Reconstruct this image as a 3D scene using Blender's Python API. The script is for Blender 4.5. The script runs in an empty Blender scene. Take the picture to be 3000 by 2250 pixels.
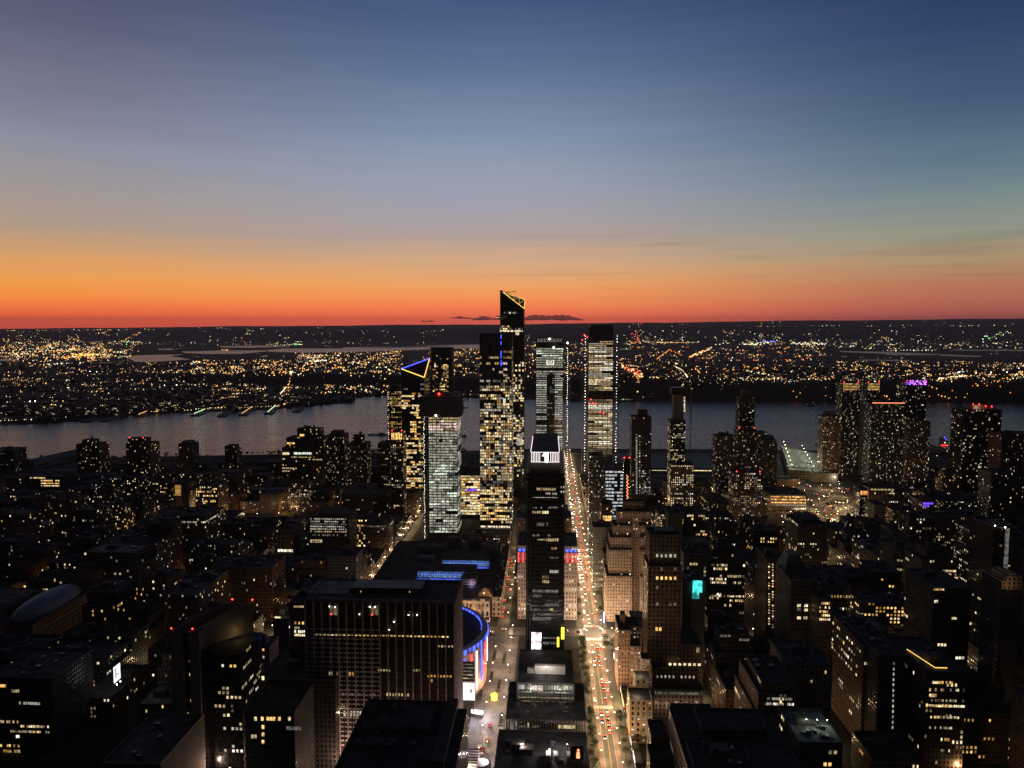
import bpy, math, random
from mathutils import Vector
R = math.radians
S = bpy.context.scene
COL = S.collection
rnd = random.Random(7)

# ------------------------------------------------------------------ camera
F, VPX, HZ, CAMZ = 2200.0, 1607.0, 950.0, 320.0
TH = math.atan((1125 - HZ) / F)
PS = math.atan((VPX - 1500) * math.cos(TH) / F)
cam = bpy.data.cameras.new('camera'); camo = bpy.data.objects.new('camera', cam); COL.objects.link(camo)
camo.location = (0, 0, CAMZ); camo.rotation_euler = (math.pi / 2 - TH, 0, PS)
cam.sensor_width = 36; cam.lens = 36 * F / 3000; cam.clip_start = 1; cam.clip_end = 200000
S.camera = camo
S.render.resolution_x, S.render.resolution_y = 1024, 768

# ------------------------------------------------------------------ sky
def srgb(r, g, b):
    f = lambda c: (c / 255 / 12.92) if c <= 10 else (((c / 255) + .055) / 1.055) ** 2.4
    return (f(r), f(g), f(b), 1)
W = bpy.data.worlds.new('World'); S.world = W; W.use_nodes = True
nt = W.node_tree; N = nt.nodes; L = nt.links
bg = N['Background']
tc = N.new('ShaderNodeTexCoord'); sep = N.new('ShaderNodeSeparateXYZ'); L.new(tc.outputs['Generated'], sep.inputs[0])
def mth(t, op, a, b=None, c=None, clamp=False):
    m = t.nodes.new('ShaderNodeMath'); m.operation = op; m.use_clamp = clamp
    for i, v in enumerate((a, b, c)):
        if v is None: continue
        if isinstance(v, (int, float)): m.inputs[i].default_value = v
        else: t.links.new(v, m.inputs[i])
    return m.outputs[0]
# elevation in degrees, wobbled a little by thin horizontal haze streaks
el = mth(nt, 'MULTIPLY', mth(nt, 'ARCSINE', sep.outputs[2]), 180 / math.pi)
mp = N.new('ShaderNodeMapping'); mp.inputs['Scale'].default_value = (2.2, 2.2, 38); mp.inputs['Rotation'].default_value = (0, R(-1.5), 0)
L.new(tc.outputs['Generated'], mp.inputs[0])
nz = N.new('ShaderNodeTexNoise'); nz.inputs['Scale'].default_value = 2.0; nz.inputs['Detail'].default_value = 4; L.new(mp.outputs[0], nz.inputs[0])
wob = mth(nt, 'MULTIPLY', mth(nt, 'SUBTRACT', nz.outputs[0], .5), mth(nt, 'MULTIPLY', mth(nt, 'SMOOTH_MIN', mth(nt, 'ABSOLUTE', el), 5.0, 2.0), .34))
el2 = mth(nt, 'ADD', el, wob)
fac = mth(nt, 'POWER', mth(nt, 'DIVIDE', mth(nt, 'MAXIMUM', el2, 0.0), 90.0), .5)
def ramp(stops):
    r = N.new('ShaderNodeValToRGB'); e = r.color_ramp.elements
    while len(e) > 1: e.remove(e[-1])
    for i, (deg, c) in enumerate(stops):
        p = (max(deg, 0) / 90) ** .5
        x = e[0] if i == 0 else e.new(p)
        k_ = .5 / (1 - .46 * math.exp(-max(deg, .3) / 1.75) * 1.05); x.position = p; x.color = [v_ * k_ for v_ in srgb(*c)[:3]] + [1]     # the haze takes its share back
    L.new(fac, r.inputs[0]); return r.outputs[0]
mid = ramp([(0, (218, 88, 74)), (.65, (236, 106, 72)), (1.3, (242, 126, 78)), (1.9, (244, 142, 84)), (3, (240, 164, 100)), (4.6, (216, 170, 132)), (6.4, (182, 162, 154)), (8.6, (164, 162, 174)), (11.1, (150, 160, 178)),
            (13.6, (131, 147, 174)), (18.3, (95, 115, 149)), (23.4, (60, 80, 122)), (27, (50, 68, 108)), (40, (22, 29, 46)), (90, (9, 12, 20))])
lef = ramp([(0, (218, 84, 60)), (.65, (234, 100, 60)), (1.3, (240, 122, 62)), (1.9, (243, 142, 68)), (3, (240, 160, 80)), (4.4, (218, 160, 108)), (5.6, (194, 158, 126)), (6.9, (174, 156, 142)), (9.1, (160, 152, 152)), (11.1, (144, 146, 160)),
            (13.6, (127, 129, 148)), (18.3, (95, 99, 123)), (23.4, (66, 73, 106)), (27, (56, 62, 96)), (40, (23, 28, 44)), (90, (9, 12, 20))])
rig = ramp([(0, (138, 68, 68)), (.65, (156, 80, 74)), (1.3, (172, 94, 78)), (2.6, (182, 116, 88)), (4.2, (174, 146, 112)), (6, (148, 151, 134)), (8.3, (120, 139, 142)), (10.6, (95, 119, 136)),
            (13.6, (69, 92, 122)), (18.3, (49, 68, 105)), (23.4, (27, 45, 86)), (27, (26, 42, 80)), (40, (15, 21, 36)), (90, (8, 11, 18))])
east = ramp([(0, (22, 22, 26)), (10, (20, 21, 28)), (30, (13, 15, 22)), (90, (8, 10, 16))])
az = mth(nt, 'MULTIPLY', mth(nt, 'ARCTAN2', sep.outputs[0], sep.outputs[1]), 180 / math.pi)
def mixc(a, b, f, mode='MIX'):
    m = N.new('ShaderNodeMix'); m.data_type = 'RGBA'; m.blend_type = mode
    if isinstance(f, (int, float)): m.inputs[0].default_value = f
    else: L.new(f, m.inputs[0])
    L.new(a, m.inputs[6]); L.new(b, m.inputs[7]); return m.outputs[2]
def smooth(v, a, b):
    m = N.new('ShaderNodeMapRange'); m.interpolation_type = 'SMOOTHSTEP'
    L.new(v, m.inputs[0]); m.inputs[1].default_value = a; m.inputs[2].default_value = b; return m.outputs[0]
c1 = mixc(lef, mid, smooth(az, -36, -6))
c2 = mixc(c1, rig, smooth(az, -4, 31))
mp2 = N.new('ShaderNodeMapping'); mp2.inputs['Scale'].default_value = (3.0, 3.0, 60); mp2.inputs['Rotation'].default_value = (0, R(3), 0); L.new(tc.outputs['Generated'], mp2.inputs[0])
nz2 = N.new('ShaderNodeTexNoise'); nz2.inputs['Scale'].default_value = 1.7; nz2.inputs['Detail'].default_value = 5; L.new(mp2.outputs[0], nz2.inputs[0])
wisp = mth(nt, 'MULTIPLY', smooth(nz2.outputs[0], .52, .72), mth(nt, 'MULTIPLY', smooth(el, 1.2, 3.5), mth(nt, 'SUBTRACT', 1.0, smooth(el, 5.5, 8.5))))
dk = N.new('ShaderNodeVectorMath'); dk.operation = 'SCALE'; L.new(c2, dk.inputs[0]); L.new(mth(nt, 'SUBTRACT', 1.0, mth(nt, 'MULTIPLY', wisp, mth(nt, 'MULTIPLY', smooth(az, -22, 4), .13))), dk.inputs['Scale'])
c2 = dk.outputs[0]
c3 = mixc(c2, east, smooth(mth(nt, 'ABSOLUTE', az), 45, 120))
sky = N.new('ShaderNodeTexSky'); sky.sky_type = 'NISHITA'; sky.sun_disc = False
sky.sun_elevation = R(-4); sky.sun_rotation = R(-12)
sk = N.new('ShaderNodeVectorMath'); sk.operation = 'SCALE'; L.new(sky.outputs[0], sk.inputs[0]); sk.inputs['Scale'].default_value = .01
tot = N.new('ShaderNodeVectorMath'); tot.operation = 'ADD'; L.new(c3, tot.inputs[0]); L.new(sk.outputs[0], tot.inputs[1])
L.new(tot.outputs[0], bg.inputs[0]); bg.inputs[1].default_value = 2.0
S.view_settings.view_transform = 'Standard'; S.view_settings.look = 'None'
S.view_settings.exposure = 0; S.view_settings.gamma = 1
S.cycles.max_bounces = 4; S.cycles.diffuse_bounces = 2; S.cycles.glossy_bounces = 2; S.cycles.volume_bounces = 0
S.cycles.use_denoising = True; S.cycles.sample_clamp_indirect = .6; S.cycles.use_adaptive_sampling = False
S.cycles.use_light_tree = True

# ------------------------------------------------------------------ pixel <-> place
_f = Vector((-math.sin(PS) * math.cos(TH), math.cos(PS) * math.cos(TH), -math.sin(TH)))
_r = Vector((math.cos(PS), math.sin(PS), 0))
_u = Vector((-math.sin(PS) * math.sin(TH), math.cos(PS) * math.sin(TH), math.cos(TH)))
def ray(px, py): return _f + _r * ((px - 1500) / F) - _u * ((py - 1125) / F)
def at(px, py, Y):
    d = ray(px, py); t = Y / d.y
    return d.x * t, CAMZ + d.z * t
def gnd(px, py, z=0.0):
    d = ray(px, py); t = (z - CAMZ) / d.z
    return d.x * t, d.y * t
def proj(x, y, z):
    v = Vector((x, y, z - CAMZ)); dp = v.dot(_f)
    if dp < 1: dp = 1
    return 1500 + F * v.dot(_r) / dp, 1125 - F * v.dot(_u) / dp

# ------------------------------------------------------------------ materials
MATS = {}
def newmat(name):
    m = bpy.data.materials.new(name); m.use_nodes = True; MATS[name] = m
    return m, m.node_tree, m.node_tree.nodes['Principled BSDF']
def plain(name, col, rough=.8, metal=0.0, var=.35, scale=.15):
    m, t, b = newmat(name)
    g = t.nodes.new('ShaderNodeTexCoord'); n = t.nodes.new('ShaderNodeTexNoise')
    n.inputs['Scale'].default_value = scale; n.inputs['Detail'].default_value = 6
    t.links.new(g.outputs['Object'], n.inputs[0])
    mr = t.nodes.new('ShaderNodeMapRange'); t.links.new(n.outputs[0], mr.inputs[0])
    mr.inputs[1].default_value = .3; mr.inputs[2].default_value = .7; mr.inputs[3].default_value = 1 - var; mr.inputs[4].default_value = 1 + var
    v = t.nodes.new('ShaderNodeVectorMath'); v.operation = 'SCALE'; v.inputs[0].default_value = col[:3]; t.links.new(mr.outputs[0], v.inputs['Scale'])
    t.links.new(v.outputs[0], b.inputs['Base Color']); b.inputs['Roughness'].default_value = rough; b.inputs['Metallic'].default_value = metal
    return m
def emit(name, col, st, var=0.0, scale=.8, base=(.02, .02, .02)):
    m, t, b = newmat(name)
    b.inputs['Base Color'].default_value = (*base, 1); b.inputs['Emission Color'].default_value = (*col, 1)
    b.inputs['Emission Strength'].default_value = st
    if var:
        g = t.nodes.new('ShaderNodeNewGeometry'); n = t.nodes.new('ShaderNodeTexNoise'); n.inputs['Scale'].default_value = scale; n.inputs['Detail'].default_value = 2
        t.links.new(g.outputs['Position'], n.inputs[0])
        mr = t.nodes.new('ShaderNodeMapRange'); t.links.new(n.outputs[0], mr.inputs[0])
        mr.inputs[1].default_value = .35; mr.inputs[2].default_value = .65; mr.inputs[3].default_value = st * (1 - var); mr.inputs[4].default_value = st * (1 + var * .6)
        t.links.new(mr.outputs[0], b.inputs['Emission Strength'])
    try: m.cycles.emission_sampling = 'NONE'
    except Exception: pass
    return m
def facade(name, wall, glass=(.012, .014, .018), wf=.55, hf=.6, rough=.85, grough=.25, band=0.0):
    """wall with a grid of dark panes; one UV unit is one bay by one storey"""
    m, t, b = newmat(name)
    uv = t.nodes.new('ShaderNodeUVMap'); s = t.nodes.new('ShaderNodeSeparateXYZ'); t.links.new(uv.outputs[0], s.inputs[0])
    def inside(o, f):
        return mth(t, 'LESS_THAN', mth(t, 'ABSOLUTE', mth(t, 'SUBTRACT', mth(t, 'FRACT', o), .5)), f / 2)
    w = mth(t, 'MULTIPLY', inside(s.outputs[0], wf), inside(s.outputs[1], hf))
    g = t.nodes.new('ShaderNodeTexCoord'); n = t.nodes.new('ShaderNodeTexNoise'); n.inputs['Scale'].default_value = .12; n.inputs['Detail'].default_value = 7
    t.links.new(g.outputs['Object'], n.inputs[0])
    oi = t.nodes.new('ShaderNodeObjectInfo')
    k = mth(t, 'MULTIPLY', mth(t, 'MULTIPLY_ADD', n.outputs[0], .9, .55), mth(t, 'MULTIPLY_ADD', oi.outputs['Random'], .5, .75))
    if band:
        k = mth(t, 'MULTIPLY', k, mth(t, 'MULTIPLY_ADD', mth(t, 'LESS_THAN', mth(t, 'FRACT', mth(t, 'DIVIDE', s.outputs[1], band)), .07), .5, 1.0))
    v = t.nodes.new('ShaderNodeVectorMath'); v.operation = 'SCALE'; v.inputs[0].default_value = wall; t.links.new(k, v.inputs['Scale'])
    wn = t.nodes.new('ShaderNodeTexWhiteNoise'); wn.noise_dimensions = '3D'
    fl = t.nodes.new('ShaderNodeVectorMath'); fl.operation = 'FLOOR'; t.links.new(uv.outputs[0], fl.inputs[0]); t.links.new(fl.outputs[0], wn.inputs[0])
    gl = t.nodes.new('ShaderNodeVectorMath'); gl.operation = 'SCALE'; gl.inputs[0].default_value = glass
    t.links.new(mth(t, 'MULTIPLY_ADD', mth(t, 'POWER', wn.outputs[0], 3.0), 3.0, .6), gl.inputs['Scale'])
    mx = t.nodes.new('ShaderNodeMix'); mx.data_type = 'RGBA'; t.links.new(w, mx.inputs[0]); t.links.new(v.outputs[0], mx.inputs[6]); t.links.new(gl.outputs[0], mx.inputs[7])
    t.links.new(mx.outputs[2], b.inputs['Base Color'])
    t.links.new(mth(t, 'MULTIPLY_ADD', w, grough - rough, rough), b.inputs['Roughness'])
    m['wf'] = wf; m['hf'] = hf
    return m

facade('brick_wall', (.13, .075, .05), wf=.42, hf=.55, band=6)
facade('brown_wall', (.16, .10, .065), wf=.45, hf=.58, band=8)
facade('tan_wall', (.24, .19, .14), wf=.42, hf=.56, band=5)
facade('grey_wall', (.14, .14, .14), wf=.6, hf=.55)
facade('charcoal_wall', (.05, .048, .046), wf=.5, hf=.55)
facade('loft_wall', (.11, .09, .07), wf=.72, hf=.62, band=7)
facade('pale_wall', (.32, .29, .24), wf=.4, hf=.5)
facade('salmon_wall', (.42, .26, .20), wf=.34, hf=.52, band=9)
facade('cream_wall', (.55, .42, .28), wf=.36, hf=.60)
facade('rose_wall', (.42, .34, .33), wf=.40, hf=.50)
facade('hotel_wall', (.44, .32, .26), wf=.36, hf=.46)
facade('curtain_wall', (.03, .03, .032), glass=(.02, .024, .03), wf=.86, hf=.8, grough=.12)
facade('black_wall', (.018, .018, .019), glass=(.008, .009, .011), wf=.8, hf=.62, grough=.18)
facade('slab_wall', (.035, .022, .02), glass=(.015, .014, .015), wf=.7, hf=.55)
facade('limestone_wall', (.42, .36, .33), wf=.5, hf=.55)
facade('blind_wall', (.13, .12, .11), wf=0, hf=0)
facade('concrete_wall', (.22, .21, .19), wf=0, hf=0)
plain('roof_tar', (.045, .046, .050), .9, var=.9, scale=.11)
plain('roof_grey', (.10, .10, .105), .9, var=.8, scale=.12)
plain('roof_silver', (.24, .25, .26), .8, var=.7, scale=.14)
plain('coping', (.12, .115, .11), .8)
plain('coping_pale', (.32, .29, .25), .8)
plain('coping_warm', (.50, .38, .26), .8)
plain('dark_metal', (.04, .04, .042), .5, .4)
plain('steel', (.25, .25, .26), .45, .6)
plain('tank_wood', (.09, .06, .04), .9, scale=.9)
plain('concrete', (.22, .21, .20), .85)
plain('white_paint', (.75, .75, .73), .7, var=.12)
plain('asphalt', (.05, .05, .052), .85, var=.4, scale=.05)
plain('asphalt_warm', (.09, .085, .08), .8, var=.4, scale=.06)
plain('bus_lane', (.20, .135, .115), .85, var=.35, scale=.12)
plain('road_paint', (.55, .55, .52), .8, var=.3, scale=.6)
plain('yellow_paint', (.55, .38, .06), .8, var=.3, scale=.6)
plain('paving', (.10, .092, .085), .85, var=.3, scale=.12)
plain('plaza_paving', (.13, .12, .12), .75, var=.25, scale=.15)
plain('earth', (.016, .017, .014), .95, var=.6, scale=.01)
plain('far_earth', (.030, .032, .028), .95, var=.7, scale=.0012)
plain('leaf_dark', (.022, .034, .012), .8, var=.6, scale=.6)
plain('leaf_light', (.04, .055, .018), .8, var=.5, scale=.6)
plain('bark', (.06, .045, .035), .9)
plain('tennis_fabric', (.42, .47, .56), .6, var=.1)
plain('copper_green', (.10, .17, .16), .7)
plain('skin', (.42, .26, .19), .6, var=.1)
plain('cloth_dark', (.03, .032, .04), .9); plain('cloth_red', (.30, .04, .035), .9); plain('cloth_white', (.6, .6, .58), .9)
plain('car_black', (.015, .015, .017), .25); plain('car_white', (.7, .7, .7), .3); plain('car_yellow', (.75, .45, .03), .3); plain('car_silver', (.3, .31, .33), .3, .5)
plain('tyre', (.015, .015, .015), .9); plain('car_glass', (.01, .012, .015), .1)
plain('limestone', (.46, .38, .34), .85)
plain('roof_worn', (.05, .052, .056), .9, var=.95, scale=.09)
plain('cloud', (.85, .70, .72), 1.0, var=.2, scale=.001)
PAL = {
 'amber_hi': ((1, .60, .18), 1.3), 'amber_mid': ((1, .52, .14), .55), 'warm_hi': ((1, .79, .44), 1.15), 'warm_mid': ((1, .74, .38), .45), 'warm_dim': ((1, .72, .42), .14),
 'white_hi': ((1, .90, .70), 1.25), 'white_mid': ((1, .92, .74), .44), 'white_dim': ((.97, .92, .82), .13), 'cool_hi': ((.90, 1, .82), .95), 'cool_mid': ((.98, .96, .78), .37), 'cool_dim': ((.80, .92, .84), .12),
 'orange_hi': ((1, .36, .10), 1.2), 'violet': ((.22, .07, 1), 1.3), 'cyan': ((.10, .85, .75), 1.0), 'pink': ((1, .72, .62), .9), 'fluor': ((.8, .9, 1), .7)}
for k_, (c_, s_) in PAL.items(): emit('pane_' + k_, c_, s_, .75, .3)
PALS = {  # weighted mixes of lit panes
 'warm': ['warm_hi'] * 3 + ['warm_mid'] * 4 + ['warm_dim'] * 4 + ['amber_hi', 'white_mid', 'white_hi'],
 'mixed': ['warm_hi'] * 2 + ['warm_mid'] * 3 + ['white_mid'] * 3 + ['white_dim'] * 5 + ['white_hi', 'amber_mid', 'warm_dim', 'cool_mid'],
 'dim': ['white_dim'] * 5 + ['warm_dim'] * 4 + ['white_mid'] * 2 + ['warm_mid'] * 2 + ['warm_hi', 'white_hi'],
 'amber': ['amber_hi'] * 3 + ['amber_mid'] * 3 + ['warm_hi'] * 2 + ['warm_mid'],
 'white': ['white_hi'] * 2 + ['white_mid'] * 4 + ['white_dim'] * 3, 'fluor': ['fluor'] * 3 + ['white_hi', 'white_mid'],
 'cool': ['cool_hi'] * 2 + ['cool_mid'] * 4 + ['cool_dim'] * 3 + ['white_mid'], 'bright': ['warm_hi'] * 4 + ['white_hi'] * 2 + ['amber_hi', 'warm_mid'],
 'orange': ['orange_hi'] * 2 + ['amber_hi'] * 3 + ['amber_mid']}
emit('lamp_warm', (1, .70, .36), 22); emit('lamp_white', (1, .92, .78), 22); emit('lamp_sodium', (1, .42, .08), 14); emit('hoist_lamp', (1, .90, .68), 7); emit('sign_white', (1, .88, .86), 1.5)
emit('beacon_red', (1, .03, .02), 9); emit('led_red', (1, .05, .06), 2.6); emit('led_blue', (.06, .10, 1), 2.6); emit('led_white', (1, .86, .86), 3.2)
emit('led_blue_soft', (.10, .16, 1), 1.0, .7, .15); emit('led_green', (.1, 1, .45), 2.5); emit('led_purple', (.55, .16, 1), 3.0); emit('led_gold', (1, .62, .12), 2.0)
emit('led_yellow', (1, .85, .05), 2.2); emit('led_orange', (1, .30, .12), 2.2)
emit('car_head', (1, .93, .8), 22); emit('car_tail', (1, .03, .02), 15)
emit('screen_white', (.93, .95, 1), 1.5, .25, .2); emit('screen_cyan', (.08, .80, .72), 1.1, .8, .16); emit('screen_pink', (1, .80, .88), 2.2, .7, .25)
emit('far_warm', (1, .56, .15), 2.6); emit('far_white', (1, .88, .60), 2.8); emit('far_orange', (1, .34, .06), 2.4); emit('far_flood', (1, .97, .95), 16); emit('far_red', (1, .05, .03), 5); emit('far_green', (.35, 1, .4), 4); emit('far_dim', (1, .72, .42), 1.0); emit('far_blue', (.2, .2, 1), 5)
m, t, b = newmat('cloud_vapour'); tl = t.nodes.new('ShaderNodeBsdfTranslucent'); tl.inputs[0].default_value = (.95, .86, .86, 1); t.links.new(tl.outputs[0], t.nodes['Material Output'].inputs[0])
m, t, b = newmat('river_water')
b.inputs['Base Color'].default_value = (.012, .014, .02, 1); b.inputs['Roughness'].default_value = .16; b.inputs['IOR'].default_value = 1.75
g = t.nodes.new('ShaderNodeTexCoord'); mpn = t.nodes.new('ShaderNodeMapping'); mpn.inputs['Scale'].default_value = (.012, .05, .05); t.links.new(g.outputs['Object'], mpn.inputs[0])
n1 = t.nodes.new('ShaderNodeTexNoise'); n1.inputs['Scale'].default_value = 2.2; n1.inputs['Detail'].default_value = 8; n1.inputs['Roughness'].default_value = .65; t.links.new(mpn.outputs[0], n1.inputs[0])
bp = t.nodes.new('ShaderNodeBump'); bp.inputs['Strength'].default_value = .9; bp.inputs['Distance'].default_value = 2.2; n2 = t.nodes.new('ShaderNodeTexNoise'); n2.inputs['Scale'].default_value = .35; n2.inputs['Detail'].default_value = 4; t.links.new(mpn.outputs[0], n2.inputs[0]); t.links.new(mth(t, 'MULTIPLY_ADD', n2.outputs[0], .40, -.08, True), b.inputs['Roughness']); t.links.new(n1.outputs[0], bp.inputs['Height']); t.links.new(bp.outputs[0], b.inputs['Normal'])
m, t, b = newmat('marsh_water')
b.inputs['Base Color'].default_value = (.02, .02, .025, 1); b.inputs['Roughness'].default_value = .25; b.inputs['IOR'].default_value = 1.33

# ------------------------------------------------------------------ mesh building
class MB:
    def __init__(s): s.v = []; s.f = []; s.m = []; s.uv = []; s.mats = []
    def mi(s, name):
        if name not in s.mats: s.mats.append(name)
        return s.mats.index(name)
    def face(s, pts, mat, uv=None):
        b = len(s.v); s.v += [tuple(p) for p in pts]; s.f.append(tuple(range(b, b + len(pts)))); s.m.append(s.mi(mat))
        s.uv.append(uv or [(p[0] * .1, p[1] * .1) for p in pts])
    def solid(s, V, Fc, mat):
        b = len(s.v); s.v += [tuple(p) for p in V]; i = s.mi(mat)
        for f in Fc: s.f.append(tuple(b + k for k in f)); s.m.append(i); s.uv.append([(V[k][0] * .1, V[k][2] * .1) for k in f])
    def box(s, x0, x1, y0, y1, z0, z1, mat):
        V = [(x0, y0, z0), (x1, y0, z0), (x1, y1, z0), (x0, y1, z0), (x0, y0, z1), (x1, y0, z1), (x1, y1, z1), (x0, y1, z1)]
        s.solid(V, [(3, 2, 1, 0), (4, 5, 6, 7), (0, 1, 5, 4), (1, 2, 6, 5), (2, 3, 7, 6), (3, 0, 4, 7)], mat)
    def walls(s, poly, z0, z1, mat, bay=3.2, fl=3.6):
        """vertical faces round a counter-clockwise polygon, UV in bays and storeys"""
        nf = max(1, round((z1 - z0) / fl))
        for i in range(len(poly)):
            a, c = poly[i], poly[(i + 1) % len(poly)]
            nb = max(1, round(math.hypot(c[0] - a[0], c[1] - a[1]) / bay))
            s.face([(a[0], a[1], z0), (c[0], c[1], z0), (c[0], c[1], z1), (a[0], a[1], z1)], mat, [(0, 0), (nb, 0), (nb, nf), (0, nf)])
    def ring(s, poly, inner, z0, z1, mat):
        n = len(poly)
        V = [(*p, z0) for p in poly] + [(*p, z1) for p in poly] + [(*p, z1) for p in inner] + [(*p, z0) for p in inner]
        Fc = []
        for i in range(n):
            j = (i + 1) % n
            Fc += [(i, j, n + j, n + i), (n + i, n + j, 2 * n + j, 2 * n + i), (2 * n + i, 2 * n + j, 3 * n + j, 3 * n + i), (3 * n + i, 3 * n + j, j, i)]
        s.solid(V, Fc, mat)
    def cyl(s, x, y, z0, z1, r0, r1, mat, n=12):
        V = [(x + r0 * math.cos(2 * math.pi * k / n), y + r0 * math.sin(2 * math.pi * k / n), z0) for k in range(n)]
        V += [(x + r1 * math.cos(2 * math.pi * k / n), y + r1 * math.sin(2 * math.pi * k / n), z1) for k in range(n)]
        Fc = [(k, (k + 1) % n, n + (k + 1) % n, n + k) for k in range(n)] + [tuple(range(n - 1, -1, -1)), tuple(range(n, 2 * n))]
        s.solid(V, Fc, mat)
    def bar(s, a, c, w, mat, n=4):
        a, c = Vector(a), Vector(c); d = (c - a).normalized(); p = d.orthogonal().normalized(); q = d.cross(p)
        V = []
        for o in (a, c): V += [tuple(o + (p * math.cos(2 * math.pi * (k + .5) / n) + q * math.sin(2 * math.pi * (k + .5) / n)) * w / 2) for k in range(n)]
        s.solid(V, [(k, (k + 1) % n, n + (k + 1) % n, n + k) for k in range(n)] + [tuple(range(n - 1, -1, -1)), tuple(range(n, 2 * n))], mat)
    def gem(s, x, y, z, r, mat, rz=None):
        rz = rz or r
        s.solid([(x - r, y, z), (x, y - r, z), (x + r, y, z), (x, y + r, z), (x, y, z + rz), (x, y, z - rz)],
                [(0, 1, 4), (1, 2, 4), (2, 3, 4), (3, 0, 4), (1, 0, 5), (2, 1, 5), (3, 2, 5), (0, 3, 5)], mat)
    def mesh(s, name, origin=(0, 0, 0)):
        me = bpy.data.meshes.new(name); ox, oy, oz = origin
        me.from_pydata([(x - ox, y - oy, z - oz) for x, y, z in s.v], [], s.f)
        for n in s.mats: me.materials.append(MATS[n])
        me.polygons.foreach_set('material_index', s.m)
        u = me.uv_layers.new(name='UVMap'); flat = [c for f in s.uv for p in f for c in p]; u.data.foreach_set('uv', flat)
        me.update(); return me
    def build(s, name, parent=None, origin=None):
        o_ = tuple(parent.location) if parent is not None and origin is None else (origin or (0, 0, 0))
        if parent is not None and parent.parent is not None and origin is None: o_ = tuple(parent.parent.location)
        o = bpy.data.objects.new(name, s.mesh(name, o_)); COL.objects.link(o)
        if parent is not None: o.parent = parent
        elif origin: o.location = origin
        return o
def tag(o, label, cat, group=None):
    o['label'] = label; o['category'] = cat
    if group: o['group'] = group
    return o
def thing(name, label, cat, loc, group=None):
    o = bpy.data.objects.new(name, None); o.empty_display_size = 1; COL.objects.link(o); o.location = loc
    return tag(o, label, cat, group)
def kind(o, k): o['kind'] = k; return o
def lamp(parent, loc, power, col, rad=.4, name='lamp_light'):
    l = bpy.data.lights.new(name, 'POINT'); l.energy = power; l.color = col; l.shadow_soft_size = rad
    o = bpy.data.objects.new(name, l); COL.objects.link(o); o.parent = parent; o.location = Vector(loc) - parent.location; return o
def strip(parent, loc, size, aim, power, col, name='flood_light'):
    l = bpy.data.lights.new(name, 'AREA'); l.shape = 'RECTANGLE'; l.size, l.size_y = size; l.energy = power; l.color = col
    o = bpy.data.objects.new(name, l); COL.objects.link(o); o.parent = parent; o.location = Vector(loc) - parent.location
    o.rotation_euler = (Vector(aim) - Vector(loc)).to_track_quat('-Z', 'Y').to_euler(); return o

def rect(x0, x1, y0, y1): return [(x0, y0), (x1, y0), (x1, y1), (x0, y1)]
def inset(poly, d):
    cx = sum(p[0] for p in poly) / len(poly); cy = sum(p[1] for p in poly) / len(poly)
    out = []
    for x, y in poly: out.append((x + (d if x < cx else -d), y + (d if y < cy else -d)))
    return out
_pane = {}
def pane_mesh(mat):
    """a unit pane, 1 x 1, standing in the x-z plane and facing -y, 0.12 deep"""
    if mat not in _pane:
        b = MB(); b.box(-.5, .5, -.12, 0, -.5, .5, 'pane_' + mat); _pane[mat] = b.mesh('window')
    return _pane[mat]
HERO = []          # (x0, x1, y0, y1) footprints; VIS: picture boxes that must stay uncovered
VIS = []
LAND = []          # landmarks for telling where a thing stands
NPART = [0]
def lit_cells(nb, nf, prob, rows=(), pal='mixed', cluster=True, rg=None):
    rg = rg or rnd; out = []
    for j in range(nf):
        rowp = prob * (rg.choice((.2, .5, 1, 1, 2.2)) if cluster else 1)
        if j in rows: rowp = rows[j] if isinstance(rows, dict) else .85
        i = 0
        while i < nb:
            if rg.random() < rowp:
                p = rg.choice(PALS[pal]); run = rg.choice((1, 1, 2, 3)) if cluster else 1
                for q in range(run):
                    if i + q < nb: out.append((i + q, j, p))
                i += run
            else: i += 1
    return out
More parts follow.
